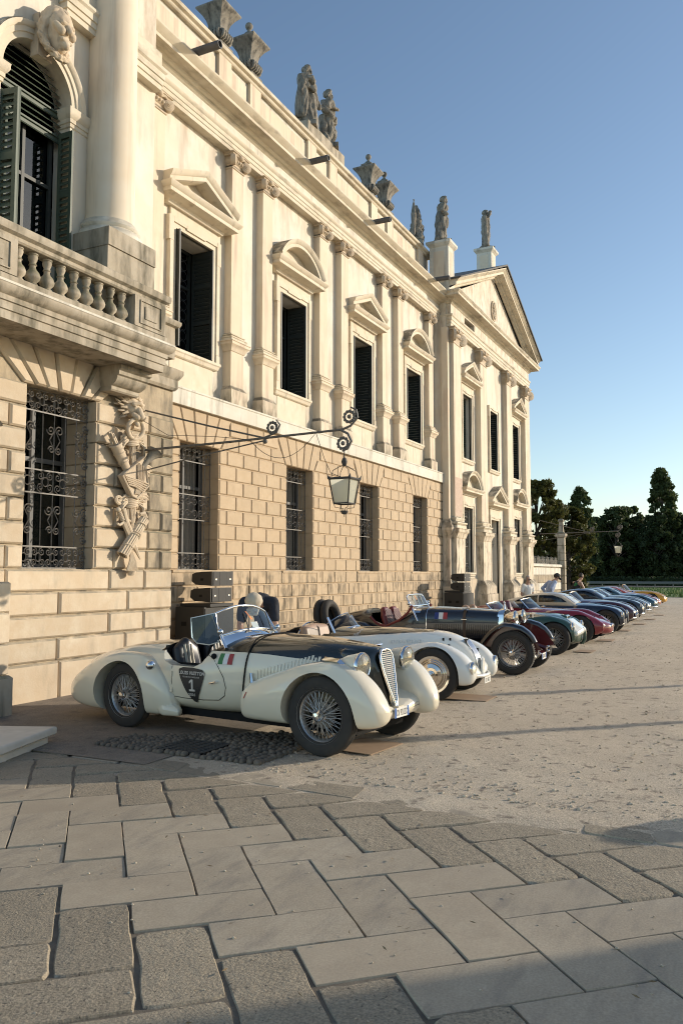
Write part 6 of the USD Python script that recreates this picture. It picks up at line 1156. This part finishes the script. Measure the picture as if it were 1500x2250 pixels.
part(t_, 'flags', m, 'dark_stone', 50); part(t_, 'base', MB().rings([ring2(.24, 0), ring2(.24, .14), ring2(.2, .2)]), 'dark_stone', False)
statue('warrior_statue', 'helmeted warrior statue in a kilt looking down, on the corner pedestal', (25.66, 8.95, 12.78), 35,
       [leg(-1, (0, -.03)), leg(1, (.02, -.08), (.05, -.03)), [((0, 0, .95), .17), ((0, -.01, 1.1), .13), ((0, -.03, 1.26), .16)], [((0, 0, .95), .17), ((0, 0, .66), .21)], [((-.17, 0, 1.28), .08), ((-.25, .06, 1.05), .06), ((-.2, -.08, .92), .05)], [((.17, 0, 1.28), .08), ((.24, -.05, 1.04), .06), ((.12, -.2, .95), .05)], [((0, -.02, 1.3), .08), ((0, -.06, 1.42), .06)], [((.2, -.14, .75), .06), ((.22, -.14, .1), .08)], [((-.1, .1, .6), .1), ((-.12, .1, .1), .14)]], (0, -.10, 1.46), .5, .45, amp=.028, fx=(12, 12, 5))
statue('apex_statue', 'statue shading its eyes with raised arm, on the tall pedestal above the pediment', (31.30, 9.05, 14.62), 40,
       [leg(-1, (0, -.02)), leg(1, (.05, -.12), (.12, -.05)), [((0, 0, .9), .15), ((0, 0, 1.06), .13), ((0, 0, 1.26), .15)], [((-.17, 0, 1.28), .07), ((-.2, -.08, 1.5), .055), ((.0, -.14, 1.5), .05)], [((.17, 0, 1.28), .07), ((.25, -.02, 1.05), .06), ((.26, -.16, .95), .06)], [((0, 0, 1.3), .08), ((0, 0, 1.42), .06)], [((-.14, .1, 1.28), .1), ((-.18, .1, .7), .11), ((-.16, .08, .12), .13)], [((.2, -.18, 1.1), .06), ((.32, -.18, .92), .07)]], (0, -.02, 1.46), .5, 0, amp=.028, fx=(12, 12, 4))
sp = part(pav, 'statue_pedestal', MB().box(36.2, 36.8, 8.85, 9.35, 11.0, 12.1), 'belt_stone', False)
statue('corner_statue', 'small partly hidden statue behind the right slope of the pediment', (36.5, 9.05, 12.1), 30, [leg(-1), leg(1), [((0, 0, .9), .16), ((0, 0, 1.26), .15)], [((-.17, 0, 1.28), .07), ((-.24, 0, 1.0), .06), ((-.15, -.15, .9), .05)], [((.17, 0, 1.28), .07), ((.24, 0, 1.0), .06), ((.2, -.1, .8), .05)], [((0, 0, 1.3), .08), ((0, 0, 1.42), .06)]], (0, -.02, 1.46), .2, 0)

# ---------------------------------------------------------------- wall lanterns on long iron arms
M['lantern_glass'] = usdkit.material(stage, '/World/Looks/lantern_glass', {'t': ('translucent_bsdf', {'color': (.75, .74, .62)}), 'd': ('principled_bsdf', {'base_color': (.62, .63, .55), 'roughness': .25}), 'm': ('mix_closure', {'fac': .45})}, [('t.BSDF', 'm.closure1'), ('d.BSDF', 'm.closure2')], surface='m.closure')
def rosette(m, c, r):
    m.mesh(trimesh.creation.icosphere(1, r*.3), c)
    for k in range(11):
        a = 2*math.pi*k/11; p = np.array([c[0], c[1] + r*.7*math.cos(a), c[2] + r*.7*math.sin(a)]); q = ICO.vertices*[.012, r*.24, r*.24] + p; m.add(q, ICO.faces)
def make_lantern(label, loc):
    L = thing('wall_lantern', label, 'lantern', 'lanterns on iron wall arms', loc, 0)      # origin: foot of the arm on the wall, arm along -y
    m = MB(); m.tube([(0, 0, .31), (0, -1.6, .325), (0, -3.30, .36), (0, -3.42, .40), (0, -3.52, .50), (0, -3.50, .60), (0, -3.42, .64)], [.018, .017, .016, .016, .015, .013, .01], 7)
    m.tube([(0, -3.28, .355), (0, -3.38, .30), (0, -3.43, .20), (0, -3.38, .11), (0, -3.30, .08)], [.017]*4 + [.012], 7)
    m.tube([(0, 0, .92), (0, -1.2, .58), (0, -2.12, .34), (0, -2.32, .40), (0, -2.37, .50), (0, -2.31, .57)], [.014, .014, .014, .014, .012, .008], 6); m.tube([(0, -.03, .0), (0, -1.0, .15), (0, -2.12, .30)], .010, 6); m.mesh(trimesh.creation.icosphere(1, .035), (0, -2.14, .29))
    part(L, 'arm', m, 'iron_grey', 40)
    m = MB(); rosette(m, (0, -3.40, .52), .10); rosette(m, (0, -3.31, .18), .10); rosette(m, (0, -2.25, .47), .10); part(L, 'rosettes', m, 'iron_grey', 40, kind='stuff')
    m = MB(); m.tube([(0, -3.33, .08), (0, -3.33, -.02)], .008, 5).lathe([(.004, .0), (.028, -.02), (.04, -.06), (.028, -.10), (.004, -.12)], 10, (0, -3.33, 0))
    a, b, zt, zb = .145, .10, -.28, -.60; cy = -3.33
    for s, q in ((-1, -1), (1, -1), (1, 1), (-1, 1)):
        m.tube([(0, cy, -.10), (s*.05, cy + q*.05, -.13), (s*.11, cy + q*.11, -.18), (s*.125, cy + q*.125, zt)], .005, 4); m.tube([(s*b, cy + q*b, zb), (s*.09, cy + q*.09, zb - .05), (s*.03, cy + q*.03, zb - .06), (s*.02, cy + q*.02, zb - .10)], .005, 4)
        m.tube([(s*a, cy + q*a, zt), (s*b, cy + q*b, zb)], .010, 5); m.mesh(trimesh.creation.icosphere(1, .022), (s*a, cy + q*a, zt)); m.tube([(s*a*1.04, cy + q*a*1.04, zt), (s*a*1.12, cy + q*a*1.12, zt + .05)], [.018, .002], 5)
    for k in range(4):
        P = [(-1, -1), (1, -1), (1, 1), (-1, 1)]; (s, q), (s2, q2) = P[k], P[(k + 1) % 4]
        m.tube([(s*a, cy + q*a, zt - .005), (s2*a, cy + q2*a, zt - .005)], .017, 6); m.tube([(s*b, cy + q*b, zb), (s2*b, cy + q2*b, zb)], .010, 5)
    m.lathe([(.045, zb - .09), (.05, zb - .10), (.035, zb - .13), (.006, zb - .14), (.004, zb - .17)], 12, (0, cy, 0)); part(L, 'lantern_frame', m, 'iron', 40)
    k = .93; P = [(-1, -1), (1, -1), (1, 1), (-1, 1)]
    for i in range(4):
        (s, q), (s2, q2) = P[i], P[(i + 1) % 4]; part(L, 'glass_pane', MB().add([(s*a*k, cy + q*a*k, zt), (s2*a*k, cy + q2*a*k, zt), (s2*b*k, cy + q2*b*k, zb), (s*b*k, cy + q*b*k, zb)], [(0, 1, 2, 3)]), 'lantern_glass', False)
    m = MB().tube([(0, -1.9, .32)] + [(.01, -1.9 - 1.0*t, .32 + .02*t - .28*4*t*(1 - t)) for t in np.linspace(.05, 1, 12)], .004, 4).tube([(0, -2.92, .34), (-.02, -3.05, .0), (-.03, -3.15, -.2), (0, -3.3, -.26)], .004, 4).tube([(0, .05, .80), (0, -.5, .50), (0, -1.3, .42), (0, -1.9, .33)], .004, 4); part(L, 'cable', m, 'frame_black', 40)
    return L
ln1 = make_lantern('large clear iron-armed lantern hanging in front of the rusticated wing', (9.35, 7.93, 3.10))
copy_of(ln1, 'small distant lantern on a long arm against the dark trees, right of the pavilion', (36.85, 8.35, 3.10)); copy_of(ln1, 'smallest lantern, hanging before the trees just right of the stone gate pillar', (57.5, 13.3, 3.0))

# ---------------------------------------------------------------- loudspeakers
mat('speaker_black', (.014, .0135, .012), .55, bump=(120, .15, .002)); plain('speaker_grille', (.020, .0195, .018), .7)
def make_sub(label, loc, rot, curved):
    t = thing('subwoofer', label, 'loudspeaker', None, loc, rot)
    part(t, 'cabinet', totri(m3.Manifold.hull_points(np.array([(x, y, z) for x in (.0, .88) for y in (0, .6) for z in (.03, 1.04)], float)) ^ m3.Manifold.cube([2, 2, 2])), 'speaker_black', False)
    n = 10; part(t, 'front_grille', MB().rings([[(.02 + .84*k/n, -.012 - (.16*(1 - (2*k/n - 1)**2) if curved else .0), z) for k in range(n + 1)] + [(.86, .0, z), (.02, .0, z)] for z in (.05, 1.02)]), 'speaker_grille', 40)
    m = MB()
    for z in (.25, .72):
        for y in (.18, .42): m.box(-.006, .004, y - .05, y + .05, z, z + .07)
    part(t, 'handle_recess', m, 'dark_room', False)
    part(t, 'feet', MB().box(.05, .12, .05, .12, 0, .03).box(.76, .83, .05, .12, 0, .03).box(.05, .12, .48, .55, 0, .03).box(.76, .83, .48, .55, 0, .03), 'dark_room', False, kind='stuff'); return t
def make_array(label, loc, rot):
    t = thing('line_array_speaker', label, 'loudspeaker', 'line array speakers', loc, rot); P = [(0, 0), (0, .25), (.34, .235), (.42, .20), (.43, .08), (.34, .02)]
    def pr(x0, x1, q): return MB().rings([[(x, y, z) for y, z in q] for x in (x0, x1)])
    part(t, 'cabinet', pr(.02, .62, [(0, 0), (0, .25), (.34, .235), (.34, .02)]), 'speaker_black', False)
    for x in (0, .62): part(t, 'side_plate', pr(x, x + .02, P), 'speaker_black', False); part(t, 'handle_recess', MB().box(x - .003, x + .023, .18, .24, .09, .13), 'dark_room', False)
    part(t, 'front_grille', MB().box(.03, .21, -.012, 0, .01, .24).box(.215, .425, -.014, 0, .01, .24).box(.43, .61, -.012, 0, .01, .24), 'speaker_grille', False, kind='stuff')
    part(t, 'label_badge', MB().box(.09, .13, -.014, -.012, .10, .125).box(.51, .55, -.014, -.012, .10, .125), 'satin_steel', False, kind='stuff'); return t
make_sub('large black subwoofer cabinet behind the cream and black sports car', (11.46, 8.28, 0), 0, False)
make_sub('large black subwoofer with a bulging grille at the pavilion corner', (24.15, 7.85, 0), 0, True)
a0 = make_array('topmost black speaker of the near stack, behind the cream and black car', (11.62, 8.24, 1.40), 0)
copy_of(a0, 'second black speaker from the top of the near stack', (11.60, 8.25, 1.12)); copy_of(a0, 'topmost black speaker of the far stack at the pavilion', (24.42, 7.90, 1.38)); copy_of(a0, 'second black speaker from the top of the far stack', (24.40, 7.90, 1.10))
for x, y, lb in ((11.56, 8.24, 'black flat plate between the speakers and the subwoofer of the near stack'), (24.38, 7.90, 'black flat plate between the speakers and the subwoofer of the far stack')):
    p = thing('speaker_plate', lb, 'speaker plate', None, (x, y, 1.045), 0); part(p, 'plate', MB().box(0, .70, 0, .62, .0, .05), 'speaker_black', False); part(p, 'edge_strip', MB().box(0, .70, -.012, 0, .0, .052), 'speaker_grille', False)

# ---------------------------------------------------------------- people
mat('skin', (.42, .25, .17), .5, (.36, .20, .14), (12.0,)); mat('shirt_white', (.68, .66, .62), .85, bump=(25, .3, .02)); mat('shirt_blue', (.30, .37, .52), .85, bump=(25, .3, .02)); mat('shirt_navy', (.012, .015, .025), .9, bump=(25, .3, .02)); mat('trousers_grey', (.10, .10, .11), .9, bump=(20, .3, .02)); mat('cap_beige', (.46, .40, .31), .85, bump=(60, .2, .004)); mat('cap_dark', (.02, .02, .022), .85); mat('hair_grey', (.26, .24, .22), .8, bump=(90, .5, .01)); mat('hair_dark', (.02, .014, .01), .7, bump=(90, .5, .01)); mat('top_black', (.014, .013, .013), .9); mat('top_green', (.03, .16, .05), .9)
def fingers(w, d, side):
    """Palm, four unequal bent fingers and a thumb from wrist w along d."""
    w = np.array(w, float); d = np.array(d, float); d /= np.linalg.norm(d); u = np.cross(d, [0, 1.0, .1]); u /= np.linalg.norm(u); n = np.cross(u, d); B = [[(w, .024), (w + d*.075, .030)]]
    for k, L in zip((-1.5, -.5, .5, 1.5), (.062, .075, .07, .055)):
        p = w + d*.085 + u*.017*k; B.append([(w + d*.05 + u*.013*k, .012), (p, .0095), (p + d*L*.55 + n*.012, .009), (p + d*L*.9 + n*.035, .008)])
    p = w + d*.03 + u*.028*side; B.append([(w + d*.02 + u*.012*side, .014), (p + d*.02 + u*.012*side, .0105), (p + d*.05 + u*.016*side + n*.02, .009)]); return B
def human(label, loc, rot, J, s, shirt, legs, hair=None, cap=None, sleeves='short', shorts=False, glasses=False, strap=None, turn=0, tilt=0):
    t = thing('person', label, 'person', None, loc, rot); J = {k: np.array(v, float) for k, v in J.items()}
    arm = lambda q, a, b, c: [(J['sh' + q], a), (J['el' + q], b), (J['wr' + q], c)]
    lg = lambda q, a, b, c: [(J['hip' + q], a), (J['kn' + q], b), (J['an' + q], c)]
    fwd = np.array([0, -1.0, 0])
    B = [[(J['pel'], .13), (J['waist'], .115), (J['chest'], .135), (J['neck'], .06), (J['head'] - (0, 0, .05), .055)]]
    for q, sd in (('l', -1), ('r', 1)):
        B += [[(J['chest'], .11), (J['sh' + q], .058)], arm(q, .054, .041, .028), [(J['pel'], .11), (J['hip' + q], .088)], lg(q, .085, .056, .038), [(J['an' + q], .04), (J['an' + q] + fwd*.14 - (0, 0, .03), .032)]] + fingers(J['wr' + q], J['wr' + q] - J['el' + q], sd)
    f = figure(B, .02, 4); m = MB().mesh(f); hdm = face(.50); R = trimesh.transformations.rotation_matrix; hdm.apply_transform(R(tilt, [1, 0, 0])); hdm.apply_transform(R(turn, [0, 0, 1])); m.add(np.array(hdm.vertices)*1.0 + J['head'], np.array(hdm.faces))
    m.v = [v*s for v in m.v]; part(t, 'body', m, 'skin', 60)
    T = lambda v: (trimesh.transform_points(v, R(turn, [0, 0, 1]) @ R(tilt, [1, 0, 0])) + J['head'])*s
    sh = [[(J['pel'] + (0, 0, .02), .155), (J['waist'], .14), (J['chest'], .155), ((J['chest'] + J['neck'])/2, .10)]]
    for q in 'lr':
        if sleeves != 'none': e = J['el' + q] if sleeves == 'long' else J['sh' + q]*.35 + J['el' + q]*.65; sh += [[(J['chest'], .12), (J['sh' + q], .078)], [(J['sh' + q], .078), (e, .066)]] + ([[(J['el' + q], .062), (J['wr' + q], .045)]] if sleeves == 'long' else [])
    g = fold(figure(sh, .022, 3), .014, (10, 10, 6), 3); part(t, 'shirt', (np.array(g.vertices)*s, np.array(g.faces)), shirt, 60)
    tr = []
    for q in 'lr': tr += [[(J['pel'], .14), (J['hip' + q], .105)], [(J['hip' + q], .105), (J['kn' + q], .078)]] + ([] if shorts else [[(J['kn' + q], .075), (J['an' + q], .062)]])
    if shorts: tr = [[(J['pel'], .145), (J['hip' + q]*.8 + J['kn' + q]*.2, .11)] for q in 'lr']
    g = fold(figure(tr, .022, 3), .012, (8, 8, 5), 4); part(t, 'trousers', (np.array(g.vertices)*s, np.array(g.faces)), legs, 60)
    m = MB()
    for q in 'lr': m.mesh(figure([[(J['an' + q] + (0, .03, -.03), .045), (J['an' + q] + fwd*.16 - (0, 0, .035), .04)]], .02, 2))
    m.v = [v*s for v in m.v]; part(t, 'shoes', m, 'brown_leather', 60)
    if hair: h = fold(figure([[((0, .06, .04), .115), ((0, .02, .11), .11)], [((-.06, .05, .0), .07)]*2, [((.06, .05, 0), .07)]*2], .02, 3), .012, (40, 40, 40), 2); part(t, 'hair', (T(np.array(h.vertices)*.62 + (0, .012, .028)), np.array(h.faces)), hair, 60)
    if cap:
        h = figure([[((0, .02, .06), .108), ((0, .0, .08), .105)]], .02, 2); v = np.array(h.vertices); v[:, 2] = np.maximum(v[:, 2], .045); b = figure([[((-.06, -.12, .05), .016), ((-.05, -.19, .035), .012), ((.05, -.19, .035), .012), ((.06, -.12, .05), .016), ((-.06, -.12, .05), .016), ((.05, -.19, .035), .012)], [((.06, -.12, .05), .016), ((-.05, -.19, .035), .012)], [((0, -.1, .05), .016), ((0, -.2, .036), .012)]], .02, 2)
        c = part(t, 'cap', (T(v*1.02), np.array(h.faces)), cap, 60); part(c, 'peak', (T(np.array(b.vertices)), np.array(b.faces)), cap, 60)
    if glasses: part(t, 'sunglasses', MB().add(T(np.array(ICO.vertices*[.024, .01, .018] + (-.033, -.085, .03))), ICO.faces).add(T(np.array(ICO.vertices*[.024, .01, .018] + (.033, -.085, .03))), ICO.faces), 'top_black', 60)
    if strap: m = MB().tube(np.array([J['chest'] + p for p in strap])*s, .05*s, 8); part(t, 'green_wrap', m, 'top_green', 50)
    return t
STAND = dict(pel=(0, 0, .92), waist=(0, -.01, 1.06), chest=(0, 0, 1.28), neck=(0, 0, 1.46), head=(0, -.03, 1.60), shl=(-.19, 0, 1.40), shr=(.19, 0, 1.40), ell=(-.25, .03, 1.12), elr=(.25, .03, 1.12), wrl=(-.25, -.08, .88), wrr=(.25, -.08, .88), hipl=(-.09, 0, .88), hipr=(.09, 0, .88), knl=(-.10, -.02, .48), knr=(.10, -.02, .48), anl=(-.11, .02, .08), anr=(.11, .02, .08))
BEND = dict(STAND, pel=(0, .05, .92), waist=(0, -.10, 1.08), chest=(0, -.30, 1.20), neck=(0, -.46, 1.21), head=(0, -.60, 1.19), shl=(-.18, -.36, 1.22), shr=(.18, -.36, 1.22), ell=(-.22, -.42, .94), elr=(.22, -.42, .94), wrl=(-.14, -.62, .80), wrr=(.14, -.62, .80))
human('man in a beige cap and navy shirt bending over behind the cream car windscreen', (9.12, 5.62, 0), -72, BEND, 1.02, 'shirt_navy', 'trousers_grey', cap='cap_beige', turn=.15, tilt=.7)
human('man in a white short-sleeved shirt and sunglasses, standing behind the beige-roofed coupe', (25.4, 6.17, 0), -35, STAND, .89, 'shirt_white', 'trousers_grey', hair='hair_grey', glasses=True, tilt=.1)
LEAN = dict(STAND, waist=(0, -.03, 1.05), chest=(0, -.13, 1.26), neck=(0, -.22, 1.42), head=(0, -.33, 1.52), shl=(-.18, -.15, 1.37), shr=(.18, -.15, 1.37), ell=(-.27, .06, 1.16), elr=(.27, .06, 1.16), wrl=(-.17, -.02, .96), wrr=(.17, -.02, .96))
human('man in a light blue shirt and dark cap leaning forward with hands on hips', (28.0, 6.1, 0), 45, LEAN, .97, 'shirt_blue', 'trousers_grey', hair='hair_dark', cap='cap_dark', sleeves='long', tilt=.5)
SQ = dict(STAND, pel=(0, .1, .78), waist=(0, .0, .92), chest=(0, -.16, 1.14), neck=(0, -.27, 1.30), head=(0, -.37, 1.43), shl=(-.17, -.2, 1.24), shr=(.17, -.2, 1.24), ell=(-.2, -.34, 1.0), elr=(.2, -.34, 1.0), wrl=(-.1, -.5, .80), wrr=(.1, -.5, .80), hipl=(-.1, .08, .76), hipr=(.1, .08, .76), knl=(-.12, -.32, .84), knr=(.12, -.1, .44), anl=(-.12, -.3, .42), anr=(.12, .05, .08))
human('person in a black sleeveless top and green wrap raising one bare knee', (31.0, 5.85, 0), 50, SQ, 1.04, 'top_black', 'top_black', hair='hair_dark', sleeves='none', shorts=True, glasses=True, tilt=.3, strap=[(-.12, .1, .08), (0, .14, -.1), (.06, .15, -.3)])
# ---------------------------------------------------------------- boundary wall, gate pillar, trees, hedge
bw = thing('boundary_wall', 'low stone boundary wall with scrolled cresting between the pavilion and the gate pillar', 'wall')
m = MB(); x = 36.85; k = 0
part(bw, 'wall_body', MB().box(36.82, 46.0, 9.33, 9.7, 0, 1.98), 'grey_stone', False)
for r_ in range(5):
    x = 36.85 - (.5 if r_ % 2 else 0)
    while x < 46:
        a, b = max(x, 36.83), min(x + 1.05, 45.98); x += 1.05
        if b - a > .1: part(bw, 'stone', MB().stone([(a + .008, .39*r_ + .01), (b - .008, .39*r_ + .01), (b - .008, .39*r_ + .38), (a + .008, .39*r_ + .38)], 9.335, .04, .015), 'stained_stone' if r_ % 2 else 'belt_stone', False)
part(bw, 'coping', MB().rect(36.82, 46.0, 9.28, 9.72, [(0, 1.98), (.05, 2.0), (.05, 2.1), (0, 2.14)], 0, 0, 1), 'belt_stone', False)
m = MB()
for i in range(9):
    cx = 37.2 + i*1.02
    for s in (-1, 1): m.tube(spiral(cx + s*.26, 2.30, .17, 1.3, math.pi/2, s, 9.48, 14), .05, 6)
    m.tube([(cx, 9.48, 2.12), (cx, 9.48, 2.55)], [.06, .02], 6)
part(bw, 'cresting', m, 'dark_stone', 50)
gp = thing('gate_pillar', 'tall weathered stone gate pillar with carved top at the end of the boundary wall', 'pillar')
part(gp, 'base', MB().rect(46.0, 46.38, 9.1, 9.48, [(.08, 0), (.08, .5), (.05, .6), (0, .68)], 1, 1, 1), 'grey_stone', False)
m = MB()
for i in range(7): m.rect(46.0, 46.38, 9.1, 9.48, [(-.02, .68 + .42*i), (0, .70 + .42*i), (0, 1.07 + .42*i), (-.02, 1.09 + .42*i)], 1, 1, 1)
part(gp, 'shaft_blocks', m, 'grey_stone', False, kind='stuff'); part(gp, 'capital', MB().rect(46.0, 46.38, 9.1, 9.48, [(0, 3.62), (.05, 3.68), (.08, 3.76), (.08, 3.84), (.02, 3.88), (-.06, 3.95), (-.09, 4.5), (-.05, 4.55), (-.04, 4.62), (-.12, 4.68)], 1, 1, 1), 'grey_stone', False)
def leafmat(name, c, c2):
    M[name] = usdkit.material(stage, f'/World/Looks/{name}', {'g': ('geometry', {}), 'n': ('noise_texture', {'scale': .9, 'detail': 3.0}), 'r': ('rgb_ramp', {'ramp': [(.3, c), (.7, c2)]}), 'd': ('principled_bsdf', {'roughness': .6, 'specular_ior_level': .25}), 't': ('translucent_bsdf', {}), 'm': ('mix_closure', {'fac': .30})},
        [('g.position', 'n.vector'), ('n.fac', 'r.fac'), ('r.color', 'd.base_color'), ('r.color', 't.color'), ('d.BSDF', 'm.closure1'), ('t.BSDF', 'm.closure2')], surface='m.closure')
leafmat('leaf_linden', (.055, .065, .016), (.11, .105, .028)); leafmat('leaf_poplar', (.05, .075, .026), (.10, .12, .042)); leafmat('leaf_dark', (.038, .055, .022), (.07, .095, .038)); mat('bark', (.07, .058, .045), .95, bump=(12, .6, .03))
def tree(name, label, x, y, h, w, leaf, size, n, seed, base=.22, shape='round', group='trees at the edge of the yard', single_=None):
    r = np.random.default_rng(seed); t = thing(name, label, 'tree', group, (x, y, 0), 0)
    m = MB(); top = h*.8; m.tube([(0, 0, -.1), (.03, .02, h*.2), (.05*w, 0, h*.5), (0, .04*w, top)], [.055*w + .08, .04*w + .06, .03*w + .04, .02], 8); C = []
    K = 150
    for i in range(K):
        f = r.random()**.9; z = h*(base + (1 - base)*f)
        prof = {'round': math.sin(math.pi*min(1, .10 + .86*f))**.6, 'spire': (1 - f)**.6*(.5 + .5*min(1, f*4)) + .10*math.sin(f*19)**2*(1 - f), 'column': min(1, f*4 + .35)*(1 - f**3)**.7}[shape]
        rad = w*prof*math.sqrt(r.uniform(.25, 1)); a = r.random()*2*np.pi; C.append((rad*math.cos(a), rad*math.sin(a), z - .02*h, w*r.uniform(.10, .24)))
        if i < 22: m.tube([(0, 0, z*.7), (C[-1][0]*.5, C[-1][1]*.5, z*.88), (C[-1][0], C[-1][1], z)], [.02*w + .02, .012*w + .015, .008], 5)
    part(t, 'trunk', m, 'bark', 50); C = np.array(C); idx = r.integers(0, K, n); d = r.normal(0, 1, (n, 3)); d /= np.linalg.norm(d, axis=1, keepdims=True); p = C[idx, :3] + d*(C[idx, 3]*r.random(n)**.4)[:, None]*[1, 1, .8]
    p[:, 2] = np.clip(p[:, 2], h*base*.75, h); u = r.normal(0, 1, (n, 3)); u /= np.linalg.norm(u, axis=1, keepdims=True); v = np.cross(u, r.normal(0, 1, (n, 3))); v /= np.linalg.norm(v, axis=1, keepdims=True); s = (size*r.uniform(.6, 1.3, n))[:, None]
    V = np.stack([p - u*s, p + v*s*.5, p + u*s, p - v*s*.5], 1).reshape(-1, 3); part(t, 'crown', (V, np.arange(n*4).reshape(-1, 4)), leaf, False); return t
tree('linden_tree', 'tall dark linden directly behind the boundary wall, nearest tree', 55.0, 12.7, 8.0, 2.0, 'leaf_linden', .15, 13000, 1, .26)
tree('linden_tree', 'lower olive-brown linden just right of the gate pillar', 57.0, 11.0, 6.2, 1.75, 'leaf_linden', .15, 12000, 2, .12)
tree('poplar_tree', 'dark poplar rising behind the gate pillar and lindens', 112, 20.0, 13.2, 2.4, 'leaf_poplar', .30, 9000, 3, .1, 'column')
tree('poplar_tree', 'tall pointed poplar at the right edge of the picture, highest tree', 122, 10.6, 16.4, 3.2, 'leaf_poplar', .30, 14000, 4, .1, 'spire')
for i, (px_, hh, ww, lb) in enumerate(((1302, 9.9, 2.9, 'rounded green tree right of the smallest lantern'), (1328, 9.4, 3.0, 'broad tree above the far red car, left of the hanging lantern'), (1352, 11.2, 2.7, 'light green tree with a double top above the hanging lantern'), (1384, 11.4, 2.9, 'light green feathery tree right of the hanging lantern'), (1412, 8.6, 3.0, 'low dark tree left of the pointed poplar'), (1440, 9.6, 2.8, 'dark bushy tree at the foot of the pointed poplar'), (1482, 10.2, 3.4, 'dense dark tree below the pointed poplar at the right edge'), (1520, 9.8, 3.6, 'dark tree cut off by the right edge'))):
    kx = math.tan(YAW - math.atan((px_ - 750)/1800.0)); X_ = 124 + 3*math.sin(i*2.1); tree('broadleaf_tree', lb, X_, X_*kx, hh, ww, 'leaf_poplar' if i in (2, 3) else 'leaf_dark', .30, 8000, 20 + i, .12)
wd = MB(); r = np.random.default_rng(9); n = 26000; px_ = r.uniform(128, 140, n); py = r.uniform(-38, 44, n); pz = np.abs(r.normal(0, 1, n)); pz = .2 + 6.6*r.random(n)**.8*(.75 + .35*np.sin(py*.5 + np.sin(py*.17)*2)); u = r.normal(0, 1, (n, 3)); u /= np.linalg.norm(u, axis=1, keepdims=True); v = np.cross(u, r.normal(0, 1, (n, 3))); v /= np.linalg.norm(v, axis=1, keepdims=True); p = np.stack([px_, py, pz], 1); s = r.uniform(.3, .7, n)[:, None]
wd.add(np.stack([p - u*s, p + v*s*.6, p + u*s, p - v*s*.6], 1).reshape(-1, 3), np.arange(n*4).reshape(-1, 4)); single('undergrowth', wd, 'leaf_dark', 'dark mass of shrubs and undergrowth filling the wood below the trees', 'undergrowth', kind='stuff', smooth=False)
hb = MB(); n = 9000; p = np.stack([r.uniform(115.5, 117, n), r.uniform(-40, 45, n), 1.25*r.random(n)], 1); u = r.normal(0, 1, (n, 3)); u /= np.linalg.norm(u, axis=1, keepdims=True); v = np.cross(u, r.normal(0, 1, (n, 3))); v /= np.linalg.norm(v, axis=1, keepdims=True); s = r.uniform(.12, .3, n)[:, None]; hb.add(np.stack([p - u*s, p + v*s*.6, p + u*s, p - v*s*.6], 1).reshape(-1, 3), np.arange(n*4).reshape(-1, 4))
hg = thing('roadside_hedge', 'long low dark hedge across the road behind the lawn', 'hedge'); part(hg, 'foliage', hb, 'leaf_dark', False); part(hg, 'core', MB().box(115.9, 116.6, -40, 45, 0, 1.05), 'leaf_dark', False)
gr = thing('guard_rail', 'grey steel guard rail running along the far road', 'guard rail'); part(gr, 'rail', MB().rings([[(103.4 + a, y, z) for a, z in ((0, .45), (.06, .5), (.06, .56), (0, .6), (.06, .64), (.06, .70), (0, .75), (-.03, .6))] for y in (-60, 60)]), 'lead_grey', False)
for i in range(14): part(gr, 'post', MB().box(103.45, 103.55, -4 + i*2.0, -3.9 + i*2.0, 0, .72), 'lead_grey', False)
# things just outside the picture to the right whose shadows fall across the yard
tp = thing('gate_pier', 'stone gate pier outside the right edge whose shadow crosses the bottom right corner', 'pillar', None, (11.9, -8.55, 0), 44); part(tp, 'shaft', MB().rect(-.5, .5, -.5, .5, [(.06, 0), (.06, .5), (0, .55), (0, 6.0), (.08, 6.1), (.08, 6.25), (-.1, 6.4)], 1, 1, 1), 'grey_stone', False); part(tp, 'cap', MB().lathe([(.3, 6.4), (.38, 6.6), (.3, 6.85), (.02, 7.0)], 20), 'grey_stone', 40)
for x, y, lb in ((15.0, -4.75, 'slim iron lamp post outside the right edge casting the nearer long shadow'), (18.75, -5.15, 'slim iron lamp post outside the right edge casting the farther long shadow')):
    lp = thing('lamp_post', lb, 'lamp post', None, (x, y, 0), 0); part(lp, 'post', MB().lathe([(.16, 0), (.16, .3), (.11, .4), (.10, 1.4), (.085, 2.7), (.12, 2.75)], 14), 'iron', 40); part(lp, 'lamp_head', MB().lathe([(.10, 2.75), (.16, 3.0), (.17, 3.05), (.05, 3.2)], 6), 'lantern_glass', False)
bo = thing('stone_bollard', 'round-topped stone bollard outside the right edge casting the oval shadow', 'bollard', None, (7.95, -1.95, 0), 0); part(bo, 'shaft', MB().lathe([(.24, 0), (.22, .6), (.22, .85), (.2, .95), (.14, 1.04), (.02, 1.08)], 20), 'grey_stone', 40); part(bo, 'collar', MB().lathe([(.225, .5), (.25, .52), (.25, .58), (.225, .6)], 20), 'grey_stone', 40)
